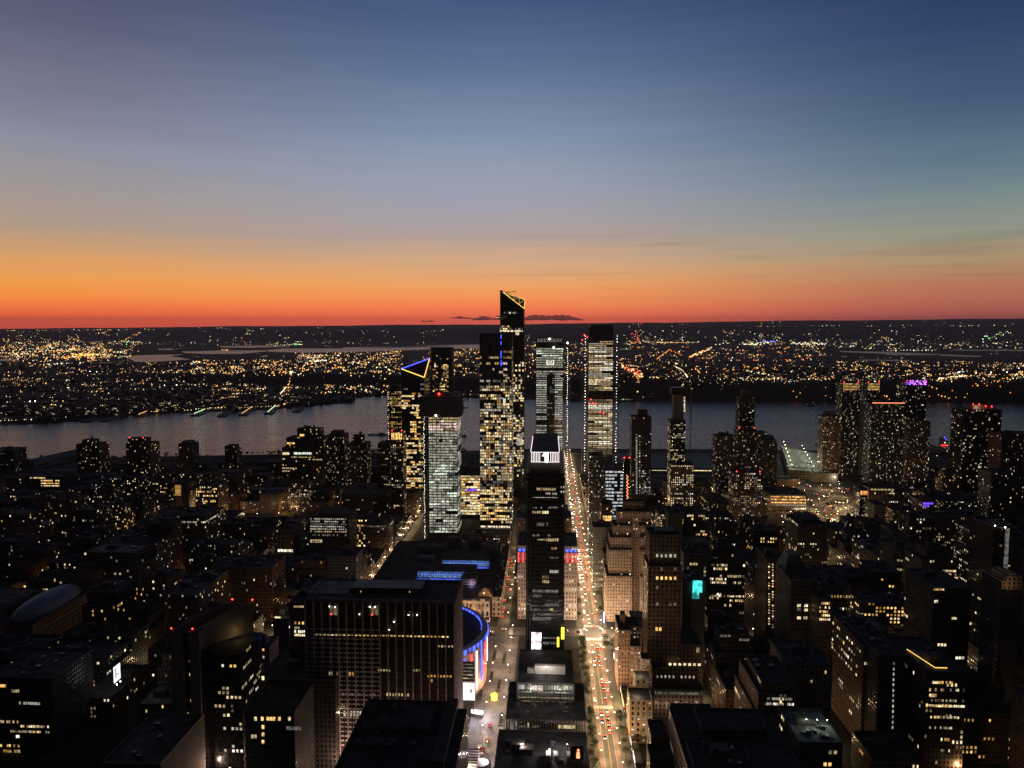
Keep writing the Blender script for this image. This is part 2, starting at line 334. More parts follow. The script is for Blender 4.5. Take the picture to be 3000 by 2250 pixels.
def panes(root, x0, x1, y0, y1, z0, z1, bay, fl, wf, hf, prob, rows=(), pal='mixed', single=True, sides=True, cluster=True, cap=100, z_from=0.0, rg=None):
    """lit windows on the faces that look at the viewer"""
    nf = max(1, round((z1 - z0) / fl)); ch = (z1 - z0) / nf; items = []
    faces = [('f', x0, x1)]
    if sides: faces.append(('l', y0, y1) if x0 > 0 else ('r', y0, y1)) if (x0 > 0 or x1 < 0) else None
    for k, a, c in faces:
        nb = max(1, round((c - a) / bay)); cw = (c - a) / nb
        for i, j, p in lit_cells(nb, nf, prob, rows, pal, cluster, rg):
            z = z0 + (j + .5) * ch
            if z < z_from: continue
            h = a + (i + .5) * cw
            pos = (h, y0, z) if k == 'f' else ((x0, h, z) if k == 'l' else (x1, h, z))
            items.append((k, pos, cw * wf, ch * hf, p))
    n1 = min(len(items), cap) if single else 0
    if len(items) > n1: (rg or rnd).shuffle(items)
    rz = {'f': 0, 'l': -math.pi / 2, 'r': math.pi / 2}
    for k, pos, w, h, p in items[:n1]:
        o = bpy.data.objects.new('window', pane_mesh(p)); COL.objects.link(o); o.parent = root
        o.location = Vector(pos) - root.location; o.scale = (w, 1, h); o.rotation_euler = (0, 0, rz[k]); NPART[0] += 1
    if len(items) > n1:
        b = MB()
        for k, (x, y, z), w, h, p in items[n1:]:
            if k == 'f': P = [(x - w / 2, y - .08, z - h / 2), (x + w / 2, y - .08, z - h / 2), (x + w / 2, y - .08, z + h / 2), (x - w / 2, y - .08, z + h / 2)]
            elif k == 'l': P = [(x - .08, y + w / 2, z - h / 2), (x - .08, y - w / 2, z - h / 2), (x - .08, y - w / 2, z + h / 2), (x - .08, y + w / 2, z + h / 2)]
            else: P = [(x + .08, y - w / 2, z - h / 2), (x + .08, y + w / 2, z - h / 2), (x + .08, y + w / 2, z + h / 2), (x + .08, y - w / 2, z + h / 2)]
            b.face(P, 'pane_' + p)
        o = b.build('lit_window', root)
        if len(items) > 1: kind(o, 'stuff')
    return len(items)
def water_tank(root, x, y, z, s=1.0):
    b = MB()
    for dx in (-1, 1):
        for dy in (-1, 1): b.box(x + dx * 1.3 * s - .12, x + dx * 1.3 * s + .12, y + dy * 1.3 * s - .12, y + dy * 1.3 * s + .12, z, z + 2.6 * s, 'dark_metal')
    b.cyl(x, y, z + 2.6 * s, z + 6.2 * s, 2.1 * s, 2.0 * s, 'tank_wood')
    o = b.build('water_tank', root)
    c = MB(); c.cyl(x, y, z + 6.2 * s, z + 7.7 * s, 2.3 * s, .1, 'dark_metal'); c.build('lid', o)
def roofset(root, tiers, wall, coping, roofm, bay, fl):
    w = MB(); r = MB(); p = MB()
    for q in tiers:
        poly = q['poly']
        w.walls(poly, q['z0'], q['z1'], q.get('wall', wall), bay, fl)
        r.face([(*v, q['z1'] - .7) for v in poly], roofm)
        p.ring([(x, y) for x, y in inset(poly, -.12)], inset(poly, .45), q['z1'] - .7, q['z1'] + .25, coping)
    w.build('wall', root); r.build('roof', root); p.build('parapet', root)
def block(name, label, cat, x0, x1, y0, y1, h, wall='brick_wall', bay=3.2, fl=3.6, prob=.06, rows=(), pal='mixed', single=True, cap=60,
          coping='coping', roofm='roof_tar', top=('bulkhead',), tiers=None, group=None, sides=True, cluster=True, z0=0.0, hero=True, vis=None, land=None, seed=None, windows=True):
    """a building: walls, roof, parapet, what stands on the roof, and its lit windows"""
    rg = random.Random(seed if seed is not None else hash((round(x0), round(y0), round(h))) & 0xffff)
    root = thing(name, label, cat, ((x0 + x1) / 2, y0, z0), group)
    ts = [dict(poly=rect(x0, x1, y0, y1), z0=z0, z1=h)] + [dict(poly=rect(*q[:4]), z0=q[4], z1=q[5], **(q[6] if len(q) > 6 else {})) for q in (tiers or [])]
    roofset(root, ts, wall, coping, roofm, bay, fl)
    mm = MATS[wall]
    if windows and prob + len(rows) > 0:
        for k, q in enumerate(ts):
            P = q['poly']
            panes(root, P[0][0], P[1][0], P[0][1], P[2][1], q['z0'], q['z1'], bay, fl, max(mm['wf'], .4), max(mm['hf'], .45), prob, rows if k == 0 else (), pal, single, sides, cluster, cap if k == 0 else cap // 2, rg=rg)
    hx, hy, hz = ts[-1]['poly'][0], ts[-1]['poly'][2], ts[-1]['z1']
    ax, bx_, ay, by = hx[0], hy[0], hx[1], hy[1]; wx, wy = bx_ - ax, by - ay
    zr = hz - .7
    for it in top:
        if it == 'bulkhead':
            u, v = rg.uniform(.15, .5), rg.uniform(.25, .6); b = MB(); bw = min(9, wx * .35); bd = min(8, wy * .35)
            b.box(ax + wx * u, ax + wx * u + bw, ay + wy * v, ay + wy * v + bd, zr, zr + rg.uniform(3.2, 5.5), 'blind_wall'); b.build('bulkhead', root)
        elif it == 'tank': water_tank(root, ax + wx * rg.uniform(.2, .8), ay + wy * rg.uniform(.35, .8), zr, rg.uniform(.8, 1.15))
        elif it == 'units':
            for _ in range(rg.randint(3, 6) if hero or y0 > 700 else 9):
                u, v = rg.uniform(.08, .75), rg.uniform(.1, .8); b = MB(); b.box(ax + wx * u, ax + wx * u + rg.uniform(1.5, 4), ay + wy * v, ay + wy * v + rg.uniform(1.5, 4), zr, zr + rg.uniform(1.2, 2.4), 'steel'); b.build('air_handler', root)
        elif it == 'crown':
            b = MB(); b.walls(rect(ax + wx * .2, bx_ - wx * .2, ay + wy * .15, by - wy * .15), zr, zr + max(5, (hz - z0) * .07), 'blind_wall'); b.face([(*v_, zr + max(5, (hz - z0) * .07)) for v_ in rect(ax + wx * .2, bx_ - wx * .2, ay + wy * .15, by - wy * .15)], 'roof_tar'); b.build('mechanical_penthouse', root)
        elif it == 'beacons':
            for u in (.1, .9): b = MB(); b.cyl(ax + wx * u, ay + .8, zr, hz + 1.2, .15, .15, 'dark_metal', 6); b.gem(ax + wx * u, ay + .8, hz + 1.9, 1.1, 'beacon_red'); b.build('beacon', root)
        elif it == 'mast': b = MB(); b.cyl(ax + wx * .5, ay + wy * .5, zr, hz + 14, .25, .1, 'dark_metal', 6); b.build('antenna', root)
    if hero: HERO.append((x0, x1, y0, y1))
    if vis: VIS.append((*vis, y0))
    if land: LAND.append((land, (x0 + x1) / 2, (y0 + y1) / 2))
    return root
def PB(pl, pr, pt, Y): 
    """x0, x1, height of a face at depth Y seen between picture columns pl and pr with its top at row pt"""
    x0, h = at(pl, pt, Y); x1, h2 = at(pr, pt, Y); return x0, x1, (h + h2) / 2
# ------------------------------------------------------------------ land and water
def lerp(tab, x):
    if x <= tab[0][0]: return tab[0][1]
    for (a, u), (b, v) in zip(tab, tab[1:]):
        if x <= b: return u + (v - u) * (x - a) / (b - a)
    return tab[-1][1]
def pxs(px): d = ray(px, 1100); return d.x / d.y
_fs = [(-400, 1250), (0, 1243), (120, 1240), (221, 1233), (348, 1217), (500, 1209), (700, 1203), (790, 1199), (850, 1193), (960, 1183), (1027, 1179), (1034, 1165), (1135, 1157), (1250, 1158), (1400, 1166),
       (1700, 1174), (1814, 1178), (1860, 1175), (1975, 1171), (2200, 1172), (2400, 1175), (2458, 1182), (2600, 1180), (2718, 1177), (3000, 1176), (3400, 1176)]
FAR_SHORE = [(pxs(p), gnd(p, q, 0)[1]) for p, q in _fs]
RIDGE_Y = [(pxs(p), y) for p, y in [(-400, 4500), (300, 4300), (660, 4050), (1140, 3950), (1400, 3650), (1800, 3360), (2400, 3300), (3400, 3330)]]
RIDGE_Z = [(pxs(p), z) for p, z in [(-400, 14), (300, 20), (660, 44), (1140, 50), (1400, 60), (1800, 72), (3400, 72)]]
H1 = [(pxs(p), z) for p, z in [(-400, 150), (0, 165), (600, 205), (1500, 235), (2200, 275), (3400, 300)]]
H2 = [(pxs(p), 320 + 24000 * (HZ - q) / F) for p, q in [(-400, 970), (0, 966), (600, 958), (1100, 953), (1500, 950), (1900, 945), (2400, 939), (3000, 934), (3400, 931)]]
def wig(s): return math.sin(s * 37) * .5 + math.sin(s * 83 + 1.3) * .3 + math.sin(s * 211 + .5) * .2
def sstep(a, b, x):
    t = min(1, max(0, (x - a) / (b - a))); return t * t * (3 - 2 * t)
def zt(x, y):
    s = x / y; d = y - lerp(FAR_SHORE, s)
    if d < 0: return -4
    yr = lerp(RIDGE_Y, s); zr = lerp(RIDGE_Z, s)
    z = 2.0 * sstep(0, 20, d)
    z += (zr * (1 + .08 * wig(s * 2))) * sstep(yr - 130, yr, y) * (1 - sstep(yr + 300, yr + 2600, y))
    z += (lerp(H1, s) + 12 * wig(s * 1.5)) * sstep(13500, 17000, y) * (1 - .35 * sstep(17000, 20000, y))
    if y > 19000: z = max(z, (lerp(H2, s) + 14 * wig(s * .7)) * sstep(18500, 24000, y))
    return z
b = MB(); NC, NR = 170, 170; s0, s1 = pxs(-420), pxs(3420); gv = []
for j in range(NR + 1):
    for i in range(NC + 1):
        s = s0 + (s1 - s0) * i / NC; ys = lerp(FAR_SHORE, s)
        y = ys if j == 0 else (ys + 9 if j == 1 else (ys + 9) * (27000 / (ys + 9)) ** ((j - 1) / (NR - 1)))
        gv.append((s * y, y, -4 if j == 0 else zt(s * y, y)))
b.v = gv; b.mi('far_earth')
for j in range(NR):
    for i in range(NC):
        k = j * (NC + 1) + i; b.f.append((k, k + 1, k + NC + 2, k + NC + 1)); b.m.append(0); b.uv.append([(0, 0)] * 4)
o = kind(b.build('far_bank_terrain'), 'structure'); 
for p in o.data.polygons: p.use_smooth = True
NEAR_SHORE = [(-5000, 1480), (-2200, 1560), (-1400, 1690), (-700, 1800), (-200, 1880), (0, 1925), (500, 1935), (900, 1915), (1500, 1880), (5000, 1700)]
b = MB(); top = [(-5000, -600), (5000, -600)] + [p for p in reversed(NEAR_SHORE)]
b.face([(x, y, 0) for x, y in top], 'earth')
for (x0, y0), (x1, y1) in zip(NEAR_SHORE, NEAR_SHORE[1:]): b.face([(x1, y1, -5), (x0, y0, -5), (x0, y0, 0), (x1, y1, 0)], 'concrete')
kind(b.build('ground'), 'structure')
b = MB(); b.face([(-9000, 1000, -1.8), (9000, 1000, -1.8), (9000, 5200, -1.8), (-9000, 5200, -1.8)], 'river_water'); kind(b.build('river_water'), 'structure')
PONDS = [[(372, 1050), (395, 1041), (470, 1039), (540, 1038), (500, 1043), (530, 1048), (560, 1053), (470, 1059), (400, 1062), (385, 1054)],
         [(530, 1030), (640, 1027), (780, 1026), (790, 1029), (700, 1037), (600, 1037), (540, 1034)], [(640, 1014), (760, 1012), (860, 1015), (740, 1019), (650, 1018)],
         [(770, 1026), (830, 1021), (1000, 1021), (1290, 1011), (1420, 1009), (1560, 1013), (1440, 1020), (1300, 1022), (1080, 1030), (900, 1033), (790, 1031)],
         [(1000, 1018), (1180, 1015), (1310, 1012), (1330, 1013.5), (1200, 1017.5), (1010, 1020)], [(0, 1052), (50, 1051), (58, 1055), (30, 1058), (0, 1058)], [(290, 1062), (385, 1060), (390, 1063), (290, 1066)],
         [(2460, 1028), (2600, 1031), (2880, 1043), (2870, 1046), (2600, 1037), (2460, 1031)], [(2780, 1024), (3050, 1025), (3050, 1029), (2800, 1027)], [(2510, 1053), (2670, 1055), (2660, 1058), (2540, 1056)],
         [(1815, 1022), (1850, 1021), (1852, 1024), (1815, 1025)], [(460, 1022), (510, 1021), (505, 1025), (468, 1025)], [(2590, 1037), (2760, 1040), (2750, 1042), (2600, 1040)]]
for pd in PONDS:
    b = MB(); q = [gnd(px, py, 1) for px, py in pd]; zp = max(zt(x, y) for x, y in q) + .6
    b.face([(*gnd(px, py, zp), zp) for px, py in pd][::-1], 'marsh_water'); kind(b.build('marsh_water'), 'structure')
def inpoly(x, y, P):
    c = False; j = len(P) - 1
    for i in range(len(P)):
        if (P[i][1] > y) != (P[j][1] > y) and x < (P[j][0] - P[i][0]) * (y - P[i][1]) / (P[j][1] - P[i][1]) + P[i][0]: c = not c
        j = i
    return c
# lamps and lit windows of the towns across the river: nobody could count them
rl = random.Random(21); FARL = {}
def farlight(px, py, mat, k=1.0, lift=7):
    if any(inpoly(px, py, P) for P in PONDS): return
    z = 2
    for _ in range(3): x, y = gnd(px, py, z + lift); z = zt(x, y) if y < 26000 else 2
    if z < -1 or y > 23000 or y < 2000: return
    FARL.setdefault(mat, MB()).gem(x, y, z + lift, (1.0 + y * .00052) * k * rl.choice((.55, .7, .8, .9, 1.0, 1.35)), mat)
MIXW = ['far_warm'] * 7 + ['far_orange'] * 3 + ['far_white'] * 2 + ['far_dim'] * 6
MIXB = ['far_white'] * 4 + ['far_warm'] * 4 + ['far_dim'] * 5 + ['far_green']
MIXD = ['far_dim'] * 8 + ['far_white'] * 2 + ['far_warm'] * 3
def spread(x0, x1, y0, y1, n, mix, k=1.0, cl=.5):
    c = None
    for _ in range(int(n * 2.1)):
        if c is None or rl.random() > cl: c = (rl.uniform(x0, x1), y0 + (y1 - y0) * rl.random())
        px, py = c[0] + rl.gauss(0, 9), c[1] + rl.gauss(0, 1.2)
        if x0 <= px <= x1 and y0 <= py <= y1: farlight(px, py, rl.choice(mix), k)
def row(x0, y0, x1, y1, n, mat, k=1.0, jit=1.0):
    for i in range(n): u = (i + rl.uniform(-.3, .3)) / max(1, n - 1); farlight(x0 + (x1 - x0) * u, y0 + (y1 - y0) * u + rl.uniform(-jit, jit), rl.choice(mat) if isinstance(mat, list) else mat, k)
spread(0, 330, 985, 1060, 330, MIXW, 1.0); spread(0, 420, 1000, 1050, 190, MIXB, .9, .7); spread(330, 1000, 978, 1012, 110, MIXB, .8); spread(180, 320, 1015, 1050, 90, ['far_warm', 'far_orange', 'far_warm'], 1.1, .8)
row(25, 1036, 150, 1028, 30, ['far_white', 'far_warm'], 1.0, 3); row(170, 1030, 235, 1022, 26, ['far_warm', 'far_orange', 'far_white'], 1.1, 4); row(350, 1000, 410, 992, 16, 'far_warm', 1.2); row(130, 1068, 250, 1062, 16, 'far_white', 1.1)
spread(0, 700, 1060, 1130, 170, MIXW, .8); spread(0, 700, 1100, 1215, 170, MIXD + ['far_warm'] * 3, .7); spread(560, 860, 1052, 1105, 170, MIXW, .95, .6)
spread(860, 1180, 1028, 1068, 220, MIXW, .9, .6); spread(760, 1180, 1060, 1100, 150, MIXW, .95, .6); row(870, 1061, 955, 1056, 26, 'far_white', 1.1, .6); row(900, 1048, 940, 1046, 12, 'far_white', .9, .6)
spread(1240, 1420, 1020, 1100, 150, MIXW, .9); spread(1500, 1580, 990, 1110, 70, MIXW, .9); spread(1640, 1730, 1000, 1110, 60, MIXW, .9)
spread(860, 1400, 965, 1008, 60, MIXD + ['far_white'] * 4, .8); row(760, 985, 800, 983, 8, 'far_white', 1.2); row(806, 1012, 870, 1008, 12, ['far_green', 'far_white'], .9); row(650, 1024, 700, 1030, 14, ['far_warm', 'far_white', 'far_red'], 1.0)
spread(950, 1140, 1126, 1150, 60, MIXB + MIXW, .8); row(960, 1150, 1300, 1150, 22, ['far_warm', 'far_white'], .7); spread(620, 960, 1125, 1195, 150, MIXW, .75, .6)
row(822, 1153, 857, 1112, 26, ['far_white', 'far_warm'], .8, .6); row(848, 1112, 858, 1111, 6, 'far_green', .8)
row(5, 1232, 90, 1229, 9, 'far_white', .7); row(110, 1222, 190, 1222, 10, ['far_white', 'far_warm'], .7); row(260, 1207, 330, 1203, 6, 'far_white', .7); row(400, 1196, 480, 1190, 8, 'far_orange', .8); row(425, 1212, 520, 1186, 30, 'far_warm', .6); row(500, 1204, 700, 1190, 30, ['far_warm', 'far_white'], .6); row(700, 1194, 900, 1186, 26, ['far_white', 'far_warm', 'far_dim'], .6)
for px, py in [(482, 1129), (518, 1128), (88, 1176), (103, 1175)]: farlight(px, py, 'far_flood', 1.0, 18)
for px, py in [(263, 1088), (283, 1089), (690, 1085)]: farlight(px, py, 'far_flood', .7, 12)
spread(1815, 2350, 962, 1010, 230, MIXD + ['far_white'] * 5 + ['far_warm'] * 3, .85, .6); spread(2350, 3000, 958, 1022, 330, MIXB + MIXD, .85, .6)
spread(1850, 1882, 976, 1000, 46, ['far_orange', 'far_warm', 'far_red'], .9, .2); row(1925, 1003, 2010, 1004, 26, 'far_warm', 1.0, .6); spread(2200, 2300, 996, 1012, 40, MIXB, 1.0)
row(2232, 1001, 2268, 1001, 12, 'far_blue', 1.0, .5); row(2180, 1009, 2216, 1009, 10, 'far_white', 1.1, .5); row(2320, 1006, 2420, 1008, 40, 'far_white', 1.2, 3.5); row(2590, 1027, 2740, 1026, 17, 'far_white', 1.1, 1); row(2880, 999, 2960, 996, 16, ['far_white', 'far_green'], 1.1, 1)
spread(1815, 2420, 1015, 1060, 150, MIXW + ['far_red'], .85, .6); row(2020, 1047, 2085, 1018, 40, ['far_warm', 'far_white', 'far_orange'], 1.2, 3); row(1925, 1050, 1960, 1026, 20, 'far_orange', .9, 1)
for _ in range(150): u = rl.random(); farlight(1822 + u * 60 + rl.gauss(0, 9), 1068 + u * 38 + rl.gauss(0, 6), rl.choice(['far_warm', 'far_orange', 'far_white', 'far_warm', 'far_red']), .9)
row(1975, 1072, 2013, 1103, 18, ['far_warm', 'far_white'], 1.1, 1); row(1940, 1075, 1965, 1095, 10, ['far_orange', 'far_red'], .9); row(2030, 1080, 2050, 1098, 12, 'far_orange', 1.0); row(2180, 1070, 2272, 1100, 26, 'far_orange', 1.2, 1); row(2160, 1090, 2270, 1104, 26, ['far_warm', 'far_white'], .9, 2); row(2120, 1090, 2132, 1094, 6, 'far_orange', 1.2)
spread(1815, 2450, 1062, 1112, 130, MIXW, .8); spread(2450, 3000, 1058, 1105, 240, MIXW, .85, .6); row(2150, 1122, 2420, 1119, 26, 'far_orange', .95, 1); row(2420, 1120, 3000, 1116, 62, ['far_orange', 'far_warm'], .9, 1.5)
for px, py in [(2903, 1096), (2938, 1090), (2984, 1087), (2950, 1096)]: farlight(px, py, 'far_flood', 1.1, 16)
row(1990, 1165, 2400, 1163, 60, 'far_white', .55, 2); row(1850, 1153, 1915, 1153, 10, ['far_green', 'far_white'], .6); spread(1950, 2700, 1150, 1168, 80, MIXD + ['far_white'] * 4, .6); spread(2700, 3000, 1140, 1168, 100, MIXW + ['far_white'] * 4, .75); row(2735, 1158, 2830, 1156, 26, ['far_warm', 'far_white'], .8); row(2805, 1136, 2820, 1135, 5, 'far_flood', .5)
row(1250, 1154, 1420, 1156, 18, ['far_warm', 'far_orange'], .6); row(1500, 1165, 1580, 1166, 8, 'far_warm', .6); row(1820, 1170, 1850, 1168, 7, ['far_green', 'far_dim'], .4)
spread(0, 3000, 1000, 1150, 350, ['far_dim'], .6)
NICE = {'far_warm': 'warm yellow', 'far_white': 'white', 'far_orange': 'orange', 'far_flood': 'dazzling floodlit', 'far_red': 'red', 'far_green': 'green', 'far_dim': 'faint', 'far_blue': 'blue'}
for k_, mb in FARL.items():
    o = kind(mb.build('distant_town_lights'), 'stuff'); o['label'] = NICE[k_] + ' pinprick lights scattered over the towns beyond the river'; o['category'] = 'town lights'
# low dark houses of the far bank, one mass
b = MB()
for _ in range(2600):
    s = rl.uniform(pxs(-60), pxs(3060)); ys = lerp(FAR_SHORE, s); y = ys + 25 + rl.random() ** 1.6 * 3200; x = s * y; z = zt(x, y)
    if any(inpoly(*proj(x, y, z)[:2], P) for P in PONDS) or lerp(RIDGE_Y, s) - 150 < y < lerp(RIDGE_Y, s) + 15: continue
    w, d_, h = rl.uniform(8, 30), rl.uniform(8, 30), rl.choice((6, 8, 9, 11, 14, 18))
    b.box(x, x + w, y, y + d_, z - 4, z + h, rl.choice(('brick_wall', 'charcoal_wall', 'roof_tar')))
o = kind(b.build('distant_town_houses'), 'stuff'); o['label'] = 'mass of low dark houses covering the far bank'; o['category'] = 'houses'
# bushy dark face of the cliff
# piers of the far bank
for pi, (px0, py0, px1, py1, lit) in enumerate([(248, 1234, 272, 1226, 0), (305, 1232, 348, 1217, 0), (408, 1218, 440, 1205, 1), (570, 1216, 600, 1203, 2), (648, 1218, 672, 1203, 0), (710, 1215, 738, 1196, 1), (785, 1211, 806, 1193, 2), (868, 1205, 882, 1192, 0)]):
    (xa, ya), (xb, yb) = gnd(px0, py0, 2), gnd(px1, py1, 2); d = Vector((xb - xa, yb - ya, 0)); n = Vector((d.y, -d.x, 0)).normalized() * 14
    b = MB(); P = [(xa - n.x, ya - n.y), (xa + n.x, ya + n.y), (xb + n.x + d.x * .1, yb + n.y + d.y * .1), (xb - n.x + d.x * .1, yb - n.y + d.y * .1)]
    V = [(*p, -3) for p in P] + [(*p, 2.2) for p in P]; b.solid(V, [(0, 1, 5, 4), (1, 2, 6, 5), (2, 3, 7, 6), (3, 0, 4, 7), (4, 5, 6, 7)], 'concrete')
    t_ = thing('pier', ['dark bare pier jutting out from the far bank', 'pier lined with warm lamps on the far bank', 'pier with green and white lamps on the far bank'][lit] + ', number %d from its south end' % (pi + 1), 'pier', (xa, ya, 0), 'piers of the far bank')
    t_['label'] = ['dark bare far-bank pier', 'warmly lit far-bank pier', 'far-bank pier with green-white lamps'][lit] + ', ' + ['leftmost', 'second from left', 'third from left', 'fourth from left', 'fifth from left', 'sixth from left', 'second from the point', 'nearest the wooded point'][pi] + ' of the row'
    b.build('deck', t_)
    if lit:
        for q in range(9):
            u = q / 8; c = MB(); X, Y = xa + d.x * u, ya + d.y * u; c.cyl(X, Y, 2, 7, .2, .2, 'dark_metal', 5); c.gem(X, Y, 8, 1.7, 'far_warm' if lit == 1 else ('far_green' if q % 2 else 'far_white')); c.build('lamp', t_)
# waterfront blocks across the river
for wi in range(46):
    px = 40 + wi * 22 + rl.uniform(-6, 6) if wi < 40 else rl.uniform(2380, 2980)
    s = pxs(px); ys = lerp(FAR_SHORE, s); y = ys + rl.uniform(30, 240); x = s * y; h = rl.choice((14, 18, 22, 28, 36)); w = rl.uniform(22, 50)
    block('waterfront_block', 'dark far-bank waterfront block', 'building', x, x + w, y, y + 24, h + 2, 'charcoal_wall', 4, 3.5, .16, pal='mixed', single=False, top=('bulkhead',), group='blocks along the far waterfront', sides=False, hero=False, seed=900 + wi, z0=2)
    bpy.data.objects  # placed on the bank
# ------------------------------------------------------------------ streets
X34, X33, X31 = 47.0, -47.0, -209.0
AV = [490, 762, 1036, 1310, 1585, 1850]
def sheet(name, x0, x1, y0, y1, z, mat, k='structure'):
    b = MB(); b.face([(x0, y0, z), (x1, y0, z), (x1, y1, z), (x0, y1, z)], mat); return kind(b.build(name), k)
sheet('road', X34 - 8.2, X34 + 8.2, 300, 1860, .012, 'asphalt_warm')
for c in (X33, X31): sheet('road', c - 6, c + 6, 300 if c == X31 else 700, 1840, .010, 'asphalt_warm')
SX = [135 + 80 * k for k in range(16)] + [-129] + [-289 - 80 * k for k in range(16)]
for c in SX: sheet('road', c - 5.5, c + 5.5, 250, lerp(NEAR_SHORE, c) - 25, .008, 'asphalt')
for y in AV: sheet('avenue', -1500 if y < 1600 else (-1150 if y < 1700 else -330), 1500 if y < 1800 else 1000, y - 10, y + 10, .016, 'asphalt_warm')
for sx in (-1, 1):                          # kerbed pavements of the wide street
    ya = 300
    for y in AV:
        b = MB(); xa, xb = sorted((X34 + sx * 8.3, X34 + sx * 16)); b.box(xa, xb, ya, y - 12, 0, .15, 'paving'); kind(b.build('pavement'), 'structure'); ya = y + 12
    for (ya_, yb_) in ((500, 740), (785, 1024)):
        sheet('bus_lane', *sorted((X34 + sx * 4.6, X34 + sx * 8.0)), ya_, yb_, .020, 'bus_lane')
b = MB()
for y0, y1 in ((500, 606), (614, 748), (778, 1024), (1050, 1298)):
    b.box(X34 - .3, X34 - .1, y0, y1, .016, .022, 'yellow_paint'); b.box(X34 + .1, X34 + .3, y0, y1, .016, .022, 'yellow_paint')
    for sx in (-1, 1): b.box(X34 + sx * 4.4 - .1, X34 + sx * 4.4 + .1, y0, y1, .016, .022, 'road_paint')
kind(b.build('road_markings'), 'structure')
b = MB()
for yc, dirn in ((609, 0), (746, 0), (779, 0), (1022, 0), (1050, 0)):
    x = X34 - 7.8
    while x < X34 + 7.6: b.box(x, x + .6, yc - 2.6, yc + 2.6, .021, .027, 'road_paint'); x += 1.25
for xc in (X34 - 12, X34 + 12, X33 + 9):
    y = 753.0
    while y < 771: b.box(xc - 2, xc + 2, y, y + .6, .021, .027, 'road_paint'); y += 1.3
kind(b.build('crosswalk_markings'), 'structure')
sheet('plaza', -62, -29.5, 528, 748, .024, 'plaza_paving')
sheet('plaza', 64.5, 70, 530, 740, .020, 'paving')
# ------------------------------------------------------------------ the buildings one can name by eye
def pq(px, py, Y): x, z = at(px, py, Y); return (x, Y, z)
def panel(root, pl, pr, pt, pb_, Y, mat, n=1, gap=.25, name='window', every=None, prob=1.0, proud=.1):
    """lit panes filling a measured stretch of a face that stands at depth Y"""
    rg = random.Random(int(pl * 7 + pt))
    x0, z1 = at(pl, pt, Y); x1, z0 = at(pr, pb_, Y); cw = (x1 - x0) / n
    for i in range(n):
        if rg.random() > prob: continue
        p = rg.choice(PALS[mat]) if mat in PALS else mat
        o = bpy.data.objects.new(name, pane_mesh(p)); COL.objects.link(o); o.parent = root
        o.location = Vector((x0 + cw * (i + .5), Y - proud + .1, (z0 + z1) / 2)) - root.location; o.scale = (cw * (1 - gap), 1, z1 - z0)
def bands(root, x0, x1, y0, z0, z1, nf, nb, fn, side=None, hf=.72, gap=.1, name='window_band'):
    ch = (z1 - z0) / nf; cw = (x1 - x0) / nb
    for j in range(nf):
        b = MB()
        for i in range(nb):
            p = fn(i, j)
            if p: b.face([(x0 + cw * (i + gap / 2), y0 - .12, z0 + ch * (j + .14)), (x0 + cw * (i + 1 - gap / 2), y0 - .12, z0 + ch * (j + .14)), (x0 + cw * (i + 1 - gap / 2), y0 - .12, z0 + ch * (j + .14 + hf)), (x0 + cw * (i + gap / 2), y0 - .12, z0 + ch * (j + .14 + hf))], 'pane_' + p)
        if side:
            xs, ya, yb, ns = side; cs = (yb - ya) / ns
            for i in range(ns):
                p = fn(nb + i, j)
                if p:
                    q = [(xs, ya + cs * (i + gap / 2)), (xs, ya + cs * (i + 1 - gap / 2))]
                    if xs <= x0 + 1: q = q[::-1]; e = -.12
                    else: e = .12
                    b.face([(q[0][0] + e, q[0][1], z0 + ch * (j + .14)), (q[1][0] + e, q[1][1], z0 + ch * (j + .14)), (q[1][0] + e, q[1][1], z0 + ch * (j + .14 + hf)), (q[0][0] + e, q[0][1], z0 + ch * (j + .14 + hf))], 'pane_' + p)
        if b.f: b.build(name, root)
def floorslabs(root, x0, x1, y0, y1, z0, z1, nf, mat='dark_metal'):
    b = MB(); ch = (z1 - z0) / nf
    for j in range(nf + 1): b.box(x0 - .3, x1 + .3, y0 - .3, y1 + .3, z0 + ch * j - .22, z0 + ch * j + .22, mat)
    b.build('floor_slab', root)
def mullions(root, x0, x1, y0, z0, z1, nb, mat='dark_metal', w=.3):
    b = MB()
    for i in range(nb + 1): x = x0 + (x1 - x0) * i / nb; b.box(x - w / 2, x + w / 2, y0 - .42, y0 - .14, z0, z1, mat)
    b.build('mullion', root)
def hoist(root, x0, x1, y0, z0, z1, n, mat='lamp_warm', r=.55):
    """builder's lift mast up the face, a lamp at every landing"""
    b = MB(); xm = (x0 + x1) / 2
    for x in (x0, x1):
        for y in (y0 - 4, y0 - .6): b.box(x - .22, x + .22, y - .22, y + .22, z0, z1, 'steel')
    k = int((z1 - z0) / 5)
    for i in range(k):
        za, zb = z0 + (z1 - z0) * i / k, z0 + (z1 - z0) * (i + 1) / k
        b.box(x0, x1, y0 - 4, y0 - .6, zb - .2, zb + .05, 'steel'); b.bar((x0, y0 - 4.1, za), (x1, y0 - 4.1, zb), .22, 'steel')
    b.build('hoist_mast', root)
    c = MB(); rg = random.Random(int(x0 * 10))
    for i in range(n):
        if rg.random() < .9: c.gem(xm + rg.uniform(-.8, .8), y0 - 4.4, z0 + (z1 - z0) * (i + .5) / n, r * rg.uniform(.6, 1.15), mat)
    kind(c.build('landing_lamp', root), 'stuff')
rg = random.Random(5)
def runs(fn, lo, hi):
    st = {'left': 0}
    def g_(i, j):
        if i == 0 or st['left'] <= 0: st['v'] = fn(i, j); st['left'] = rg.randint(lo, hi)
        st['left'] -= 1; return st['v']
    return g_
